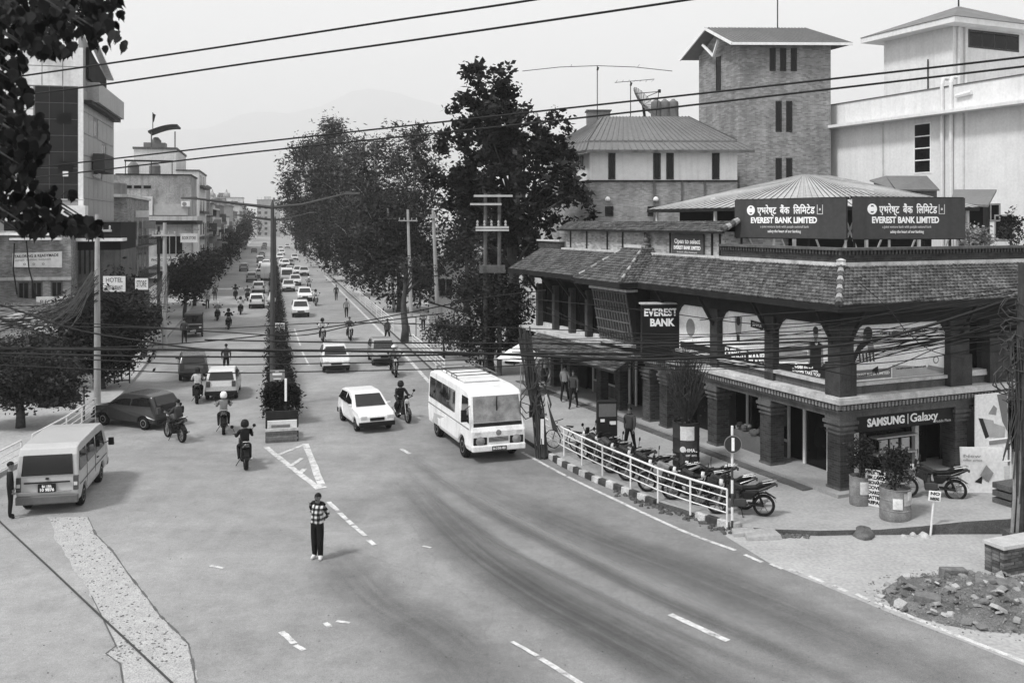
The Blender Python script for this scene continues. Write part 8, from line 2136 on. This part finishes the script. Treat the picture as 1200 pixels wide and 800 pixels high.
block('upright masonry block at the back of the rubble heap', 1117, 678, .05, .31, .14, .26, R(4)); block('large tilted masonry slab next to the ruined wall', 1165, 690, .12, .42, .28, .2, R(-24), .1); block('broken masonry block at the near left side of the heap', 1087, 706, .08, .28, .17, .2, R(-28), .08)
# ruined brick wall at the edge
rw = thing('ruined_wall', 'ruined brick wall end with pale coping at the right edge', 'wall', gp(1176, 676), R(22))
bm = [mat('ruin_brick_%d' % i, v, var=.35, scale=6, fine=.3) for i, v in enumerate((.07, .11, .16))]
bme = {}
rnd = random.Random(5)
for j in range(8):
    for i in range(9):
        x = i * .25 - (.125 if j % 2 else 0) + (.13 if j % 2 and i == 0 else 0); 
        if x > 1.9 or (rnd.random() < .06 and i > 1): continue
        w = .12 if (j % 2 and i == 0) else .235; k = (w, rnd.randrange(3))
        if k not in bme: bme[k] = MB().box(0, k[0], 0, .11, 0, .068).mesh('brick', bm[k[1]])
        obj('brick', bme[k], rw, loc=(max(0, x), rnd.uniform(-.015, .012), .01 + j * .08))
    for i in range(2): 
        k = (.235, rnd.randrange(3)); kk = ('e',) + k
        if kk not in bme: bme[kk] = MB().box(0, .11, 0, .2, 0, .068).mesh('brick', bm[k[1]])
        obj('brick', bme[kk], rw, loc=(rnd.uniform(-.01, .0), .12 + i * .215, .01 + j * .08))
MB().box(.02, 2.05, .03, .52, 0, .64).build('mortar_core', mat('ruin_mortar', .13, var=.3, scale=4), rw)
MB().hexa([(-.05, -.06, .65), (2.1, -.06, .65), (2.1, .58, .65), (-.05, .58, .65)], [(-.03, -.04, .75), (2.1, -.05, .73), (2.1, .57, .75), (-.04, .56, .74)]).build('coping', mat('coping_pale', .42, var=.2, scale=2), rw, bevel=.015)
# goods in the open shop front, potted plants and clutter on the bank terrace
gd = thing('shop_goods', 'dark goods heaped in the open shop front between pillars', 'goods', bk(.55, 3.75, .27), BK_A)
rnd = random.Random(9)
MB().box(-.1, .45, .1, 2.2, 0, .62).build('counter', mat('counter_grey', .12), gd)
for k in range(34):
    x, y, r = rnd.uniform(-.05, .38), rnd.uniform(.15, 2.1), rnd.uniform(.05, .13); MB().lathe([(r, 0), (r * 1.05, r * .6), (r * .7, r * 1.3), (0, r * 1.5)], 8, (x, y, .62 + rnd.uniform(0, .18))).build('item', mat('item_%d' % (k % 3), (.03, .08, .3)[k % 3]), gd)
for i, (px, py, D, lab) in enumerate(((1150, 272, 36, 'pale flowering pot plant behind the parapet'), (1186, 262, 37, 'leafy pot plant on the terrace at the right edge'), (1136, 268, 36.5, 'pale feathery pot plant beside the hoarding end'))):
    b = wp(px, py, D); b.z = 7.12
    t = tree('terrace_plant', lab, b, [(0, 0, .75 + .3 * (i == 1), .42, .4, .5 + .3 * (i == 1))], 40, 18, .1, .12, (leaf_mat('leaf_pale', .22), lf_mid, leaf_mat('leaf_pale', .22))[i], .03, .7, 120 + i, cat='plant', limbs=10)
    MB().lathe([(.16, 0), (.2, .3), (.22, .32), (.0, .3)], 12).build('pot', plaster_d, t)

# low dark shop row on the left pavement, behind the trees
SR = thing('shop_row', 'low dark row of open shops behind the left pavement trees', 'shops', st(-17.2, 47.5), ST_A)
MB().box(0, 4.6, 0, 18.5, 0, 3.3).build('wall', plaster_d, SR)
mb = MB(); corr(mb, (5.9, -.3, 3.0), (5.9, 18.7, 3.0), (0, 18.7, 3.9), (0, -.3, 3.9), 60); mb.build('roof_sheet', mat('old_tin', .2, var=.5, scale=1.0, fine=.2), SR)
for k in range(6):
    MB().box(4.55, 4.62, .4 + k * 3.05, 3.1 + k * 3.05, .2, 2.6).build('shop_opening', dark_room, SR); MB().box(4.64, 4.72, .3 + k * 3.05, 3.2 + k * 3.05, 2.62, 3.1).build('shop_board', (print_mid, mat('sign_pale', .6), kerb_dark)[k % 3], SR)
    MB().bar((5.8, .35 + k * 3.05, 0), (5.8, .35 + k * 3.05, 3.0), .09).build('post', dark_wood, SR)
for k in range(2): MB().box(.4 + k * 2.1, 2.1 + k * 2.1, -.07, .02, .2, 2.3).build('shop_opening', dark_room, SR)
rnd = random.Random(21)
for i, (l, a, lab) in enumerate(((-9.6, 47.5, 'dark sack pile on the left pavement by the near pole'), (-10.4, 52, 'dark sack pile before the shop row'), (-9.8, 57, 'dark goods pile before the far shops'))):
    t = thing('goods_pile', lab, 'goods', st(l, a, .15), ST_A)
    for k in range(7): x, y, r = rnd.uniform(-.6, .6), rnd.uniform(-.8, .8), rnd.uniform(.2, .38); MB().lathe([(r, 0), (r * 1.08, r * .5), (r * .85, r * 1.1), (r * .3, r * 1.45), (0, r * 1.5)], 9, (x, y, 0)).build('sack', mat('sack_%d' % (k % 3), (.03, .06, .14)[k % 3], var=.3, scale=4), t, smooth=True)

# clutter on the left fronts: tanks, air units, boards, washing
rnd = random.Random(61)
for i, (l, a, z, lab) in enumerate(((-15.2, 70, 20.5, 'black water tank on the glass office attic'), (-15, 113.5, 13.9, 'black water tank on the stained concrete house'), (-12.8, 114, 13.9, 'second black tank on the stained concrete house'), (-14.2, 128, 17.9, 'black tank beside the curved canopy'))):
    tag(MB().lathe([(0, 0), (.6, 0), (.62, .3), (.6, .6), (.62, .9), (.3, 1.3), (.2, 1.35), (0, 1.35)], 14).build('water_tank', tank_m, loc=st(l, a, z), smooth=40), lab, 'water tank', 'water tanks on the left roofs')
for i, (l, a, z, w, h, v, tx) in enumerate(((-8.9, 111.2, 6.2, 1.8, 1.0, .6, 'BOOK STORE'), (-11.5, 110.7, 3.9, 3.2, .8, .5, 'PHOTO STUDIO'), (-15.5, 110.7, 3.9, 2.6, .8, .12, 'FASHION'), (-9.6, 110.5, 2.9, 1.4, .9, .65, 'CAFE'), (-13.2, 65.0, 3.1, 2.2, .7, .55, 'ELECTRONICS'), (-16.0, 65.4, 3.0, 1.8, .6, .1, 'SHOES'))):
    t = thing('shop_board', '%s shop board reading %s on the left houses' % ('pale' if v > .3 else 'dark', tx), 'sign', st(l, a, z), ST_A, 'shop boards on the left houses')
    f = MB().box(-w / 2, w / 2, -.05, .05, 0, h).build('panel', mat('board_%g' % v, v, var=.12), t); place_text(tx, h * .5, dark_wood if v > .3 else white_let, f, (0, -.054, h * .5), (1, 0, 0), bold=.006, fit=w * .8)
    MB().box(-.05, .05, .05, .5, h * .3, h * .4).build('bracket', dark_wood, t)
for i, (l, a, z) in enumerate(((-12.0, 111.8, 7.0), (-9.3, 111.9, 10.2), (-13.6, 69.6, 7.6))):
    t = thing('air_conditioner', 'white air conditioner box on the %s' % ('concrete house wall', 'concrete house upper wall', 'office below the balcony')[i], 'air conditioner', st(l, a, z), ST_A)
    MB().box(-.45, .45, -.35, 0, 0, .6).build('case', wht, t, bevel=.02); MB().lathe([(0, 0), (.22, 0), (.24, -.02), (0, -.03)], 14, (-.12, -.36, .3), 'y').build('fan_grille', print_mid, t)

# far traffic packed towards the street end
rnd = random.Random(88)
side_w = ('coming on', 'driving away')
for i in range(12):
    away = i % 2; l = rnd.choice((-2.2, -4.6)) if away else rnd.choice((2.6, 5.0)); a = 150 + i * 17 + rnd.uniform(-4, 4)
    o = car_copy((.5, .3, .6, .12)[i % 4]); o.location = st(l, a); o.rotation_euler = (0, 0, AW if away else TO); o['group'] = 'hazy cars far up the street'
    o['label'] = '%s hazy car %s far up the street, %s in its column there' % (('silver', 'grey', 'white', 'dark')[i % 4], side_w[away], ordn[i // 2])
# grit and litter on the asphalt
mb = MB()
for k in range(380):
    p = gp(rnd.uniform(0, 1200), 800 - 260 * rnd.random() ** 1.3); r = rnd.uniform(.005, .02); an = rnd.random() * 3
    mb.add([(p.x + r * math.cos(an + j * 1.57) * rnd.uniform(.6, 1.5), p.y + r * math.sin(an + j * 1.57) * rnd.uniform(.6, 1.5), .009) for j in range(4)] + [(p.x, p.y, .009 + r * .7)], [(0, 1, 4), (1, 2, 4), (2, 3, 4), (3, 0, 4)])
tag(mb.build('grit', mat('grit_mixed', .12, var=.6, scale=1.5)), 'loose grit scattered over the asphalt', kind='stuff')
